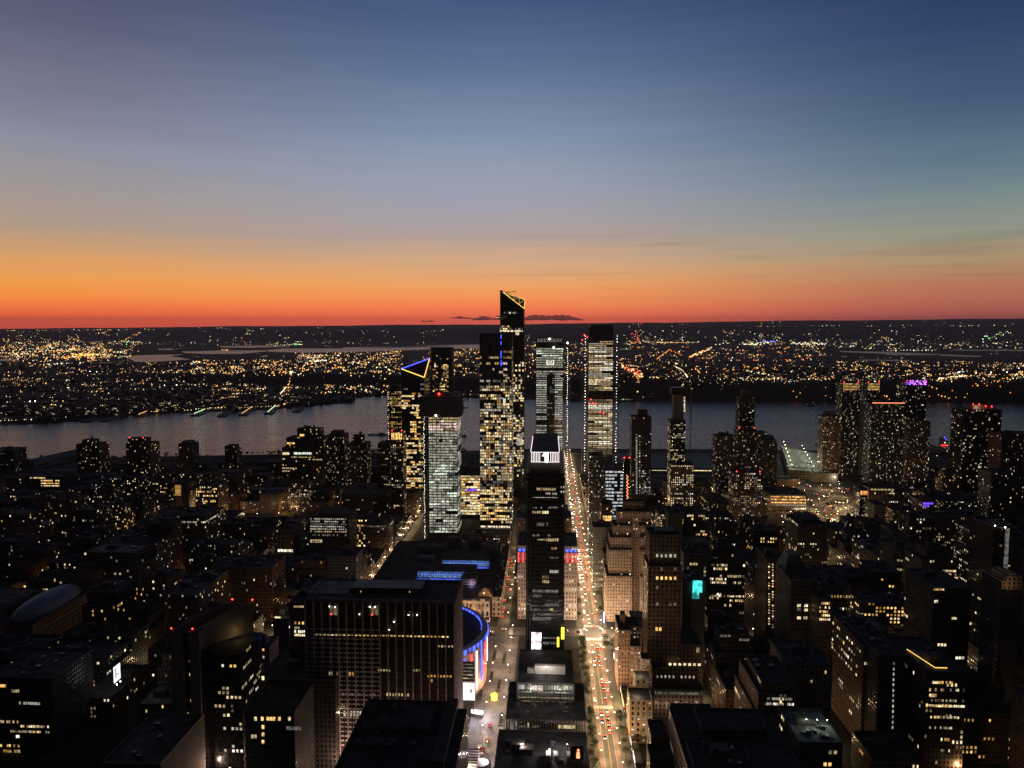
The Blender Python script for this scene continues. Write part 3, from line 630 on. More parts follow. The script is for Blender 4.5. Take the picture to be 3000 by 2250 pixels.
def hero(name, label, cat, x0, x1, y0, y1, h, pt=None, pb_=None, pl=None, pr=None, land=None, group=None):
    HERO.append((x0, x1, y0, y1))
    if pt: VIS.append((pl, pr, pt, pb_, y0))
    if land: LAND.append((land, (x0 + x1) / 2, (y0 + y1) / 2))
    return thing(name, label, cat, ((x0 + x1) / 2, y0, 0), group)
def shaft(root, x0, x1, y0, y1, z0, z1, wall, bay=3, fl=4, roofm='roof_tar', name='wall'):
    b = MB(); b.walls(rect(x0, x1, y0, y1), z0, z1, wall, bay, fl); b.build(name, root)
    c = MB(); c.face([(*p, z1 - .5) for p in rect(x0, x1, y0, y1)], roofm); c.build('roof', root)
    d = MB(); P = rect(x0, x1, y0, y1); d.ring(inset(P, -.1), inset(P, .5), z1 - .5, z1 + .3, 'coping'); d.build('parapet', root)
# --- tall dark-topped office tower, amber floors
x0, x1, h = PB(1405, 1499, 977, 1090); y0, y1 = 1090, 1138
t = hero('office_tower', 'tall office tower with a blank dark top and ladder of amber lit floors', 'tower', x0, x1, y0, y1, h, 977, 1540, 1405, 1499, 'the amber-floored tower')
shaft(t, x0, x1, y0, y1, 0, h, 'curtain_wall', 1.6, 4.2)
zc = at(1450, 1026, y0)[1]; nf, nb = 60, 15
def f1(i, j):
    u = j / nf; r = rg.random()
    if i >= 15: return rg.choice(PALS['mixed']) if r < .3 else None
    if .645 < u < .66 or .735 < u < .75: return 'white_mid' if r < .9 else None
    if .20 < u < .235: return 'white_dim' if r < .5 else None
    if u < .2: return rg.choice(['warm_hi', 'amber_hi', 'warm_mid']) if r < (.9 if j % 3 else .35) else None
    if u < .63:
        return rg.choice(['warm_hi', 'warm_mid', 'warm_mid', 'amber_mid', 'warm_dim', 'warm_hi', 'white_mid']) if r < (.84 if j % 4 else .6) and not (6 < i < 9 and r < .2) else (None if r < .93 else 'white_dim')
    if u < .83: return rg.choice(['warm_mid', 'warm_hi', 'white_mid', 'warm_dim', 'amber_mid']) if r < (.78 if j % 3 else .2) else None
    return rg.choice(['pink', 'warm_hi', 'white_mid', 'violet'] if r < .06 else ['warm_mid', 'warm_dim', 'amber_mid']) if r < (.5 if j % 2 else .12) else None
bands(t, x0, x1, y0, 26, zc, nf, nb, runs(f1, 1, 2), (x1, y0, y1, 8), gap=.22)
mullions(t, x0, x1, y0, 20, h, 5)
panel(t, 1408, 1496, 1546, 1571, y0, 'white_dim', 12); panel(t, 1408, 1496, 1540, 1546, y0, 'bright', 12)
b = MB()
for pa, pb2 in ((980, 992), (1000, 1010), (1028, 1050), (1056, 1072)): X, z1_ = at(1468, pa, y0); _, z0_ = at(1468, pb2, y0); b.box(X - .45, X + .45, y0 - .5, y0 - .15, z0_, z1_, 'led_blue')
b.build('blue_light_strip', t)
panel(t, 1474, 1482, 1167, 1182, y0, 'screen_white' if 0 else 'white_hi', 2, name='sign')
# --- wedge-topped skyscraper with an outdoor deck
x0, _ = at(1465, 1000, 1365); x1, _ = at(1535, 1000, 1365); y0, y1 = 1365, 1415
zL = at(1468, 849, y0)[1]; zRf = at(1532, 904, y0)[1]; zRb = at(1534, 878, y1)[1]
t = hero('skyscraper', 'tallest dark skyscraper with slanted glowing top and a pointed deck jutting left', 'skyscraper', x0, x1, y0, y1, zL, 849, 975, 1465, 1535, 'the slant-topped skyscraper')
b = MB(); P = rect(x0, x1, y0, y1)
zt_ = zRf - 4
b.walls(P, 0, zt_, 'black_wall', 1.6, 4.4)
b.face([(x0, y0, zt_), (x1, y0, zt_), (x1, y0, zRf), (x0, y0, zL)], 'black_wall', [(0, 0), (17, 0), (17, 1), (0, 9)])
b.face([(x1, y0, zt_), (x1, y1, zt_), (x1, y1, zRb), (x1, y0, zRf)], 'black_wall'); b.face([(x1, y1, zt_), (x0, y1, zt_), (x0, y1, zL), (x1, y1, zRb)], 'black_wall'); b.face([(x0, y1, zt_), (x0, y0, zt_), (x0, y0, zL), (x0, y1, zL)], 'black_wall')
b.build('wall', t)
b = MB(); b.face([(x0, y0, zL), (x1, y0, zRf), (x1, y1, zRb), (x0, y1, zL)], 'dark_metal'); b.build('slanted_roof', t)
b = MB(); E = [Vector((x0 + 5, y0 - .3, zL - 4)), Vector((x1 + .3, y0 - .3, zRf)), Vector((x1 + .3, y1, zRb)), Vector((x0 + 5, y1, zL))]
for a, c in ((0, 1), (1, 2)): b.bar(E[a], E[c], .9, 'led_gold')
b.bar(E[0], E[2], .6, 'led_gold')
for u in (.25, .5, .75): b.bar(E[0].lerp(E[1], u), E[0].lerp(E[2], u), .35, 'led_gold'); b.bar(E[0].lerp(E[1], u), E[0].lerp(E[2], min(1, u + .22)), .3, 'led_gold')
b.build('glowing_edge', t)
dk = [pq(1454, 926, y0 - 4), pq(1468, 927, y0 - 19), pq(1490, 927, y0 - 2)]; zd = dk[0][2]
b = MB(); V = [(x, y, zd - 1.2) for x, y, _ in dk] + [(x, y, zd + .6) for x, y, _ in dk] + [(x0 + 2, y0 + 1, zd - 9)]
b.solid(V, [(3, 4, 5), (0, 1, 4, 3), (1, 2, 5, 4), (0, 3, 5, 2), (1, 0, 6), (2, 1, 6), (0, 2, 6)], 'steel'); b.build('observation_deck', t)
c = MB(); 
for u in (.1, .5, .9): c.gem(dk[0][0] + u * 6, y0 - 6 - u * 8, zd - 2.6, 1.0, 'pane_warm_hi')
c.build('deck_lamp', t)
panel(t, 1471, 1518, 914, 919, y0, 'white', 9, prob=.8); panel(t, 1466, 1496, 954, 959, y0, 'warm', 7); panel(t, 1464, 1532, 967, 972, y0, 'bright', 15); panel(t, 1464, 1532, 961, 965, y0, 'warm', 15, prob=.6); panel(t, 1510, 1521, 972, 982, y0, 'warm_hi', 3)
def f2(i, j):
    r = rg.random(); u = j / 46
    if i >= 10: return None
    if u > .80: return (rg.choice(PALS['warm']) if r < .25 else None)
    return rg.choice(['warm_hi', 'amber_hi', 'warm_mid', 'white_mid']) if r < (.62 if (j // 6) % 2 else .25) else None
bands(t, x0 + 12, x1, y0, 40, zt_ - 92, 46, 10, f2)
panel(t, 1513, 1531, 1271, 1305, y0 - .4, 'fluor', 3, .1, name='media_screen')
a = MB(); X, z_ = at(1490, 855, y0 + 15); a.box(X - .5, X + .5, y0 + 14, y0 + 15, z_ - 10, z_, 'dark_metal'); a.bar((X - 5, y0 + 14.5, z_ - .8), (X + 14, y0 + 14.5, z_ + .6), 1.1, 'dark_metal'); a.build('window_cleaning_rig', t)
# --- triangle-crowned tower
y0, y1 = 1340, 1400; x0 = at(1176, 1100, y0)[0]; x1 = at(1243, 1100, y0)[0]
zL = at(1178, 1081, y0)[1]; zRf = at(1241, 1106, y0)[1]; zRb = at(1246, 1051, y1)[1]
t = hero('office_tower', 'tower whose slanted top is a triangle outlined in blue and gold light', 'tower', x0, x1, y0, y1, zL, 1051, 1420, 1176, 1236, 'the triangle-topped tower')
b = MB(); b.walls(rect(x0, x1, y0, y1), 0, zRf, 'curtain_wall', 1.7, 4.2)
b.face([(x0, y0, zRf), (x1, y0, zRf), (x0, y0, zL)], 'curtain_wall'); b.face([(x1, y0, zRf), (x1, y1, zRf), (x1, y1, zRb)], 'curtain_wall'); b.face([(x0, y1, zRf), (x0, y0, zRf), (x0, y0, zL)], 'curtain_wall'); b.face([(x1, y1, zRf), (x0, y1, zRf), (x0, y0, zL), (x1, y1, zRb)], 'curtain_wall'); b.build('wall', t)
b = MB(); b.face([(x0, y0, zL), (x1, y0, zRf), (x1, y1, zRb)], 'dark_metal'); b.build('slanted_roof', t)
A_, B_, C_ = Vector((x0, y0 - .4, zL + .3)), Vector((x1, y0 - .4, zRf + .3)), Vector((x1 + .2, y1, zRb + .3))
for nm, p, q, m_, w_ in (('blue_light_strip', A_, C_, 'led_blue', 2.0), ('gold_light_strip', A_, B_, 'led_gold', 1.5), ('gold_light_strip', B_, C_, 'led_gold', 1.5)): c = MB(); c.bar(p, q, w_, m_); c.build(nm, t)
c = MB()
for u in (.25, .5, .75): c.bar(A_.lerp(B_, u), C_.lerp(B_, u), .5, 'steel'); c.bar(A_.lerp(C_, u), B_.lerp(C_, u), .5, 'steel')
c.build('lattice', t)
def f3(i, j):
    r = rg.random(); u = j / 46
    if u > .9: return 'white_dim' if r < .4 and j % 2 else None
    if u > .74: return rg.choice(['amber_hi', 'amber_mid', 'warm_hi']) if r < (.75 if j in (36, 38, 40, 42) else .12) else None
    if .5 < u < .74: return rg.choice(['amber_hi', 'warm_hi', 'amber_mid']) if 3 < i < 9 and r < .65 else None
    return rg.choice(['amber_hi', 'amber_mid', 'warm_hi', 'warm_mid']) if r < (.66 if j % 3 else .2) else None
bands(t, x0, x1, y0, 16, at(1200, 1122, y0)[1], 46, 11, runs(f3, 1, 2))
# --- twin-lobed dark tower behind it
x0, x1, h = PB(1257, 1324, 1019, 1470); y0, y1 = 1470, 1515
t = hero('apartment_tower', 'dark round-cornered apartment tower behind the triangle-topped tower, scattered warm windows', 'tower', x0, x1, y0, y1, h, 1019, 1150, 1257, 1324)
cx, cy = (x0 + x1) / 2, (y0 + y1) / 2; rx, ry = (x1 - x0) / 2, 24; n = 40
P = [(cx + rx * math.copysign(abs(math.cos(2 * math.pi * k / n)) ** .55, math.cos(2 * math.pi * k / n)), cy + ry * math.copysign(abs(math.sin(2 * math.pi * k / n)) ** .55, math.sin(2 * math.pi * k / n))) for k in range(n)]
b = MB(); b.walls(P, 0, h, 'curtain_wall', 3, 3.4); b.build('wall', t); b = MB(); b.face([(*p, h - .8) for p in P], 'roof_tar'); b.build('roof', t)
def f4(i, j): r = rg.random(); return rg.choice(PALS['amber'] + ['warm_dim'] * 3) if r < (.34 if j < 60 else .05) * (1.6 if (i > 5) else .9) else None
bands(t, x0 + 7, x1 - 7, cy - ry - .4, 60, h - 14, 66, 9, f4)
# --- half-built tower, white glass, open floors and crane
x0, x1, _ = PB(1237, 1339, 1221, 1085); y0, y1 = 1085, 1133; zg = at(1290, 1221, y0)[1]; ztop = at(1290, 1164, y0)[1]
t = hero('unfinished_tower', 'half-built tower of white-lit glass with open dark floors and lift on its left edge', 'tower', x0, x1, y0, y1, ztop, 1150, 1575, 1228, 1345, 'the half-built tower')
shaft(t, x0, x1, y0, y1, 0, zg, 'curtain_wall', 6, 4.6)
def f5(i, j):
    u = j / 42; r = rg.random()
    if u > .93: return 'orange_hi' if r < .15 else ('pink' if r < .3 else 'warm_mid')
    if u > .86: return rg.choice(['warm_mid', 'white_mid', 'pink'])
    return (rg.choice(['cool_mid', 'cool_mid', 'white_mid', 'cool_mid', 'cool_mid', 'cool_hi' if u < .6 else 'cool_mid', 'cool_dim', 'white_mid']) if r < .96 else None) if i < 14 else (rg.choice(PALS['cool']) if r < .4 else None)
bands(t, x0 + 9, x1, y0, 12, zg, 42, 14, runs(f5, 2, 7), (x1, y0, y1, 6), hf=.66, gap=.05)
floorslabs(t, x0, x1, y0, y1, 12, zg, 42); mullions(t, x0 + 9, x1, y0, 8, zg, 7, w=.8)
hoist(t, x0 - 1, x0 + 7, y0, 4, zg + 1, 84, 'hoist_lamp', .40)
X0, X1 = at(1228, 1180, y0)[0], at(1348, 1180, y0)[0]
b = MB(); nfl = 9
for j in range(nfl + 1):
    z = zg + (ztop - zg) * j / nfl; b.box(X0, X1, y0 - 1.5, y1 + 2, z - .3, z + .35, 'concrete')
for i in range(9):
    for yy in (y0 + 1, y1 - 1): x = X0 + 1 + (X1 - X0 - 3) * i / 8; b.box(x, x + 1, yy, yy + 1, zg, ztop, 'concrete')
b.box(X0 + 12, X1 - 14, y0 + 14, y1 - 12, zg, ztop + 5, 'blind_wall'); b.build('open_floors', t)
b = MB(); b.box(X0 + .5, X1 - .5, y0 - 1.0, y0 - .8, zg + 1, ztop + 1, 'dark_metal'); b.build('safety_netting', t)
b = MB(); q = pq(1277, 1218, y0 - 2); b.gem(*q, 1.3, 'lamp_white'); b.build('work_lamp', t)
t = thing('tower_crane', 'luffing tower crane on top of the half-built tower, red lamp on its mast', 'crane', (*at(1285, 1164, y0 + 15)[:1], y0 + 15, ztop))
b = MB(); X = t.location.x; zc = at(1285, 1118, y0 + 15)[1]; b.box(X - 1.2, X + 1.2, y0 + 14, y0 + 16.4, ztop + 5, zc + 8, 'dark_metal'); b.build('mast', t)
b = MB(); b.box(X - 9, X + 3, y0 + 13, y0 + 17, zc - 3, zc + 1, 'dark_metal'); b.build('counterweight', t)
b = MB(); tip = pq(1312, 1087, y0 + 15)
for e in (-.9, .9): b.bar((X, y0 + 15.2 + e, zc), (tip[0], tip[1] + e, tip[2]), .7, 'steel')
b.bar((X, y0 + 15.2, zc + 2.6), tip, .7, 'steel'); b.build('jib', t)
b = MB(); b.gem(*pq(1286, 1154, y0 + 12), 1.9, 'beacon_red'); b.build('lamp', t)
# --- two unfinished glass towers with lift masts
x0, x1, h = PB(1571, 1650, 990, 1480); y0, y1 = 1480, 1530
t = hero('unfinished_tower', 'greenish-lit glass tower with dark centre stripe and lift mast on its right edge', 'tower', x0, x1, y0, y1, h, 985, 1270, 1571, 1675, 'the greenish glass tower')
shaft(t, x0, x1, y0, y1, 0, h, 'curtain_wall', 5, 5)
zb = at(1610, 1018, y0)[1]
def f6(i, j):
    u = j / 50; r = rg.random()
    if .30 < u < .35 or .66 < u < .68: return None
    return rg.choice(['cool_hi', 'cool_mid', 'cool_mid', 'white_mid', 'cool_mid', 'cool_dim', 'white_mid']) if r < .92 else None
r6 = runs(f6, 2, 6)
def g6(i, j): v = r6(i, j); return ('cool_dim' if rg.random() < .2 else None) if 4 <= i < 7 and .18 < j / 50 < .78 else v
bands(t, x0, x1, y0, 50, zb, 50, 10, g6, hf=.58, gap=.1); floorslabs(t, x0, x1, y0, y1, 50, zb, 50); mullions(t, x0, x1, y0, 40, h, 4, w=.9)
panel(t, 1573, 1648, 992, 1002, y0, 'white_dim', 8); panel(t, 1600, 1624, 1056, 1070, y0 - .5, 'white_hi', 4, .35, name='lit_sign')
hoist(t, at(1653, 1100, y0)[0], at(1672, 1100, y0)[0], y0, 2, at(1660, 1000, y0)[1], 70, 'hoist_lamp', .62)
b = MB()
for px in (1583, 1612, 1640): X, z_ = at(px, 985, y0 + 20); b.box(X - .3, X + .3, y0 + 20, y0 + 20.6, h, z_ + 9, 'dark_metal')
b.build('mast', t); c = MB()
for px, py in ((1610, 993), (1663, 1004), (1622, 1018)): c.gem(*pq(px, py, y0 - 3), 1.7, 'lamp_white')
c.build('work_lamp', t)
x0, x1, h = PB(1725, 1797, 960, 1610); y0, y1 = 1610, 1665
t = hero('unfinished_tower', 'yellowish-lit glass tower flanked by two lift masts strung with lamps', 'tower', x0, x1, y0, y1, h, 958, 1330, 1703, 1815, 'the twin-masted glass tower')
shaft(t, x0, x1, y0, y1, 0, h, 'curtain_wall', 5, 5); zb = at(1760, 992, y0)[1]
def f7(i, j):
    u = j / 58; r = rg.random()
    if .47 < u < .54: return 'pane_' and ('white_dim' if r < .12 else None)
    if u > .95: return 'warm_mid' if r < .5 else None
    return rg.choice(['warm_mid', 'white_mid', 'warm_mid', 'warm_hi', 'white_mid', 'white_hi', 'warm_mid', 'warm_dim', 'warm_dim']) if r < .95 else None
bands(t, x0, x1, y0, 40, zb, 58, 11, runs(f7, 3, 10), hf=.62, gap=.06); floorslabs(t, x0, x1, y0, y1, 40, zb, 58); mullions(t, x0, x1, y0, 30, h - 12, 5, w=.9)
panel(t, 1727, 1796, 1178, 1200, y0 - .3, 'white_dim', 16, .7, prob=.0)
for a_, c_ in ((1705, 1723), (1799, 1813)): hoist(t, at(a_, 1100, y0)[0], at(c_, 1100, y0)[0], y0, 2, at(a_, 980, y0)[1], 48, 'hoist_lamp', .75)
b = MB(); X0, X1 = at(1729, 960, y0)[0], at(1795, 960, y0)[0]; b.box(X0, X1, y0 + 3, y1 - 3, h, h + 6, 'dark_metal'); b.build('rooftop_frame', t)
b = MB()
for px, py in ((1731, 1170), (1738, 1181), (1727, 1182), (1745, 1183), (1758, 1207), (1768, 1211), (1712, 981), (1720, 988), (1706, 996)): b.gem(*pq(px, py, y0 - 5), 1.5, 'beacon_red')
b.build('red_lamp', t)
# --- low amber office block between the towers
x0, x1, h = PB(1336, 1408, 1366, 1215)
t = block('office_block', 'broad low office block glowing amber on every floor, left of the amber-floored tower', 'building', x0, x1, 1215, 1290, h, 'curtain_wall', 3, 4.6, 0, roofm='roof_grey', top=('units', 'bulkhead'), vis=(1340, 1405, 1350, 1530)); 
def f8(i, j): r = rg.random(); return (rg.choice(['amber_hi', 'warm_hi', 'warm_hi', 'amber_mid', 'warm_mid']) if r < .9 else 'violet' if (j in (8, 9) and r < .95) else None) if j < 15 else None
bands(t, x0, x1, 1215, 6, h - 6, 17, 14, runs(f8, 2, 6))
# --- blocks left of the triangle-topped tower
x0, x1, h = PB(1134, 1176, 1146, 1500); t = block('apartment_tower', 'slim apartment tower with lamp-dotted left edge, left of the triangle-topped tower', 'tower', x0, x1, 1500, 1530, h, 'brown_wall', 2.6, 3.4, .34, pal='amber', vis=(1134, 1176, 1146, 1330), cap=100, top=('crown',))
hoist(t, x0 + .5, x0 + 5, 1500, 4, h, 40, 'hoist_lamp', .5)
x0, x1, h = PB(1145, 1180, 1265, 1180); t = block('apartment_tower', 'narrow tower with an orange-lit lantern top and red roof lamps', 'tower', x0, x1, 1180, 1205, h, 'brown_wall', 2.8, 3.4, .16, pal='warm', vis=(1145, 1180, 1262, 1440), top=('beacons',))
panel(t, 1146, 1178, 1268, 1288, 1180, 'amber_hi', 7, .3)
x0, x1, h = PB(1106, 1143, 1300, 1230); block('apartment_tower', 'plain dark tower left of the orange lantern top, few warm windows', 'tower', x0, x1, 1230, 1260, h, 'brick_wall', 3, 3.4, .14, pal='warm', vis=(1106, 1143, 1300, 1420))
# --- black slab with the white sign
YF = 630; x0, x1 = at(1541, 1385, YF)[0], at(1655, 1385, YF)[0]; zs = at(1600, 1388, YF)[1]; zt1 = at(1600, 1352, YF)[1]; zt2 = at(1600, 1325, YF)[1]
cx0, cx1 = at(1554, 1340, YF)[0], at(1640, 1340, YF)[0]; ye = 4 + min(range(640, 830), key=lambda Y_: abs(at(1600, 1271, Y_)[1] - zt2))
t = hero('office_tower', 'black glass slab tower with a glowing white barred sign on its crown', 'tower', x0, x1, YF, ye, zt2, 1270, 1900, 1540, 1656, 'the black slab tower')
b = MB(); cc = [(x0 + 4, YF), (x1 - 4, YF), (x1 - 4, YF + 3), (x1, YF + 3), (x1, ye), (x0, ye), (x0, YF + 3), (x0 + 4, YF + 3)]
b.walls(cc, 20, zs, 'black_wall', 1.55, 3.75)
V = [(x0, YF + 3, zs), (x1, YF + 3, zs), (x1, ye, zs), (x0, ye, zs), (cx0, YF + 1.5, zt1), (cx1, YF + 1.5, zt1), (cx1, ye - 4, zt1), (cx0, ye - 4, zt1)]
b.build('wall', t); b = MB(); b.solid(V, [(0, 1, 5, 4), (1, 2, 6, 5), (2, 3, 7, 6), (3, 0, 4, 7)], 'coping_pale'); b.build('sloped_shoulder', t)
b = MB(); b.box(cx0, cx1, YF + 1.5, ye - 4, zt1 - 1, zt2, 'dark_metal'); b.build('crown', t)
b = MB(); b.box(cx0 + .6, cx1 - .6, YF + 2.2, ye - 4.6, zt2, zt2 + .2, 'roof_tar'); b.build('roof', t)
for xa in (cx0, cx1 - .5):
    c = MB(); c.box(xa, xa + .5, YF + 1.4, YF + 90, zt2 + .2, zt2 + .5, 'sign_white'); c.build('edge_light', t)
sg = MB(); sg.box(cx0 + .3, cx1 - .3, YF + 1.1, YF + 1.45, zt1 - .6, zt2 - .2, 'dark_metal'); so = sg.build('sign', t)
sw, sz0, sz1 = cx1 - cx0, zt1 - .4, zt2 - .4
def su(u): return cx0 + sw * u
c = MB()
for u in (.03, .085, .14, .195, .25, .305): c.box(su(u), su(u) + .5, YF + .8, YF + 1.1, sz0, sz1, 'sign_white')
for u in (.68, .735, .79, .845, .90, .955): c.box(su(u), su(u) + .5, YF + .8, YF + 1.1, sz0, sz1, 'sign_white')
c.box(su(.01), su(.99), YF + .8, YF + 1.1, sz1, sz1 + .4, 'sign_white'); c.box(su(.01), su(.99), YF + .8, YF + 1.1, sz0 - .4, sz0, 'sign_white'); c.build('sign_bar', so)
c = MB(); m_ = emit('sign_one', (1, .92, .9), 9); c.box(su(.50), su(.60), YF + .5, YF + .8, sz0 - .2, sz1 + .1, 'sign_one'); zz = sz1 - (sz1 - sz0) * .35
c.solid([(su(.40), YF + .5, zz), (su(.50), YF + .5, zz - .1), (su(.50), YF + .5, sz1), (su(.40), YF + .8, zz), (su(.50), YF + .8, zz - .1), (su(.50), YF + .8, sz1)], [(0, 1, 2), (5, 4, 3), (0, 2, 5, 3), (1, 0, 3, 4)], 'sign_one'); c.build('sign_numeral', so)
D = lambda *a, **k: panel(t, *a, **k)
D(1559, 1635, 1429, 1437, YF, 'warm_mid', 12, prob=.9); D(1598, 1632, 1443, 1449, YF, 'white_mid', 7, prob=.6); D(1559, 1635, 1456, 1459, YF, 'white_mid', 12); D(1559, 1635, 1485, 1490, YF, 'white_dim', 10, prob=.8); D(1610, 1635, 1484, 1487, YF, 'white_mid', 4)
D(1559, 1585, 1497, 1504, YF, 'warm_mid', 4); D(1587, 1608, 1497, 1505, YF, 'warm_hi', 3); D(1572, 1606, 1531, 1541, YF, 'white_dim', 6, prob=.6); D(1560, 1625, 1565, 1572, YF, 'white_mid', 16, .6, prob=.5); D(1574, 1598, 1579, 1583, YF, 'warm_mid', 4); D(1598, 1637, 1577, 1586, YF, 'warm_mid', 6)
D(1604, 1637, 1603, 1610, YF, 'amber_mid', 6, prob=.7); D(1610, 1636, 1632, 1636, YF, 'white_dim', 5); D(1610, 1637, 1670, 1679, YF, 'white_mid', 5); D(1588, 1609, 1686, 1695, YF, 'warm_dim', 4); D(1588, 1609, 1699, 1708, YF, 'warm_mid', 4)
D(1560, 1636, 1727, 1736, YF, 'white_dim', 10, .15); D(1560, 1587, 1741, 1749, YF, 'white_dim', 4); D(1598, 1637, 1768, 1776, YF, 'cool_dim', 5); D(1610, 1620, 1782, 1789, YF, 'warm_mid', 1); D(1560, 1615, 1808, 1818, YF, 'white_dim', 6, .1)
D(1580, 1637, 1866, 1872, YF, 'white_dim', 6); D(1590, 1637, 1880, 1888, YF, 'white_dim', 5)
for px, py in ((1642, 1424), (1649, 1424), (1642, 1438), (1649, 1438), (1645, 1479)): panel(t, px, px + 5, py, py + 6, YF + 3, 'white_mid', 1)
b = MB(); p0, p1 = at(1557, 1852, YF), at(1586, 1905, YF); b.box(p0[0], p1[0], YF - .5, YF - .15, p1[1], p0[1], 'screen_pink'); b.build('advertising_screen', t)
b = MB()
for a_, c_, d_, e_ in ((1644, 1653, 1838, 1872), (1632, 1638, 1866, 1895)): p0, p1 = at(a_, d_, YF), at(c_, e_, YF); b.box(p0[0], p1[0], YF - .5, YF - .15, p1[1], p0[1], 'led_yellow')
b.build('yellow_screen', t)
b = MB()
for px in (1545, 1552): X = at(px, 1700, YF)[0]; b.box(X - .12, X + .12, YF + 1.6, YF + 2.6, 22, zs - 2, 'coping_pale')
b.build('corner_rail', t)
# podium blocks round its foot
xa, xb, _ = PB(1515, 1682, 2001, 569)
t = block('podium_block', 'black-roofed podium with white fins and bright shop floor in front of the black slab', 'building', xa, xb, 569, 629, at(1600, 2001, 569)[1], 'curtain_wall', 2.2, 5, .0, roofm='roof_tar', top=(), vis=(1515, 1682, 1905, 2065), coping='coping')
for px in (1555, 1640): X_ = at(px, 2060, 556)[0]; lamp(t, (X_, 554, 42), 2600, (1, .93, .82), .4, 'terrace_light'); b = MB(); b.cyl(X_, 554, 34, 41.6, .12, .1, 'dark_metal', 5); b.gem(X_, 554, 42, .25, 'lamp_warm'); b.build('added_fin_lamp', t)  # lamps added on the terrace to brighten the podium fins
H_ = at(1600, 2001, 569)[1]
b = MB()
for i in range(41): x = xa + (xb - xa) * i / 40; b.box(x - .14, x + .14, 568.2, 568.9, 26, H_, 'white_paint')
kind(b.build('fin', t), 'stuff') if 0 else b.build('fin', t)
panel(t, 1518, 1680, 2006, 2022, 569, 'cool', 40, .2); panel(t, 1518, 1680, 2024, 2032, 569, 'cool', 40, .2, prob=.8); panel(t, 1518, 1680, 2041, 2047, 569, 'warm_mid', 40, .08); panel(t, 1560, 1590, 2008, 2024, 569, 'pink', 6, .3); panel(t, 1552, 1555, 2004, 2028, 568.8, 'cool_hi', 1); panel(t, 1650, 1655, 2006, 2022, 568.8, 'warm_hi', 2); panel(t, 1518, 1680, 2052, 2058, 569, 'warm_mid', 40, .5, prob=.7)
b = MB(); (u0, _), (u1, _) = at(1545, 1985, 585), at(1656, 1985, 585); um = u0 + (u1 - u0) * .19; b.box(um, u1, 585, 589, H_ - .5, H_ + 6.2, 'white_paint'); b.box(u0, um - .05, 585.5, 588.5, H_ - .5, H_ + 3.6, 'white_paint'); b.build('rooftop_unit', t)
lamp(t, ((u0 + u1) / 2, 578, H_ + 9), 5200, (1, .84, .72), .5); b = MB(); b.cyl((u0 + u1) / 2, 578, H_ - .7, H_ + 8.6, .12, .1, 'dark_metal', 5); b.gem((u0 + u1) / 2, 578, H_ + 9, .3, 'lamp_warm'); b.build('roof_lamp', t)
xa, xb, H2_ = PB(1481, 1719, 2109, 541)
t = block('podium_block', 'wider lower podium with pale fins wrapped round the black-roofed one', 'building', xa, xb, 541, 600, H2_, 'curtain_wall', 2.2, 5, .0, roofm='roof_tar', top=('units', 'units'), vis=(1481, 1719, 2009, 2177))
b = MB()
for i in range(52): x = xa + (xb - xa) * i / 51; b.box(x - .16, x + .16, 540.2, 540.9, 4, H2_, 'white_paint')
b.build('fin', t); b = MB()
for z in (8, 13, 18, 23): b.box(xa, xb, 540.5, 540.85, z - .15, z + .15, 'dark_metal')
b.build('spandrel', t)
panel(t, 1636, 1684, 2124, 2135, 541, 'warm_hi', 14, .2, prob=.9); panel(t, 1520, 1580, 2124, 2132, 541, 'white_dim', 14, prob=.7); panel(t, 1546, 1549, 2119, 2132, 540.8, 'warm_hi', 1); panel(t, 1484, 1514, 2112, 2172, 541, 'pink', 8, .75, prob=.4); panel(t, 1500, 1716, 2168, 2176, 541, 'white_dim', 40, .3)
# foreground roofs south of the wide street
x0, x1, h = PB(1455, 1722, 2192, 505)
t = block('shop_block', 'low shop block at the bottom edge with lit boxes and billboards on its roof', 'building', x0, x1, 470, 528, h, 'loft_wall', 3, 4, .2, pal='bright', top=('units', 'bulkhead', 'bulkhead'), roofm='roof_tar', vis=(1455, 1722, 2180, 2250))
zr = h
b = MB()
for px, w in ((1600, 13), (1622, 13), (1660, 26)): X = at(px, 2220, 500)[0]; b.box(X, X + w * .22, 490, 496, zr - .7, zr + 3.6, 'white_paint')
b.build('rooftop_unit', t)
for px, py in ((1610, 2215), (1662, 2200), (1530, 2200)): X, Y = gnd(px, py, h); lamp(t, (X, Y, h + 5), 5200, (1, .82, .76), .4); b = MB(); b.cyl(X, Y, h - .7, h + 4.6, .12, .1, 'dark_metal', 5); b.gem(X, Y, h + 5, .35, 'lamp_warm'); b.build('roof_lamp', t)
bt = thing('billboard', 'black roadside billboard with a red figure, on the low shop block', 'billboard', (*gnd(1690, 2235, h)[:2], h)); X, Y = bt.location.x, bt.location.y
b = MB(); b.box(X - 4.5, X + 4.5, Y - .2, Y + .3, h + 2, h + 12, 'dark_metal'); b.build('panel', bt); b = MB(); b.box(X - 4, X - 3.7, Y - .1, Y + .2, h - .7, h + 2, 'dark_metal'); b.box(X + 3.7, X + 4, Y - .1, Y + .2, h - .7, h + 2, 'dark_metal'); b.build('leg', bt)
b = MB(); b.cyl(X + .8, Y - .3, h + 4, h + 8, 1.3, .9, 'led_orange', 8); b.gem(X + .9, Y - .3, h + 9.2, 1.0, 'led_orange'); b.build('picture', bt)
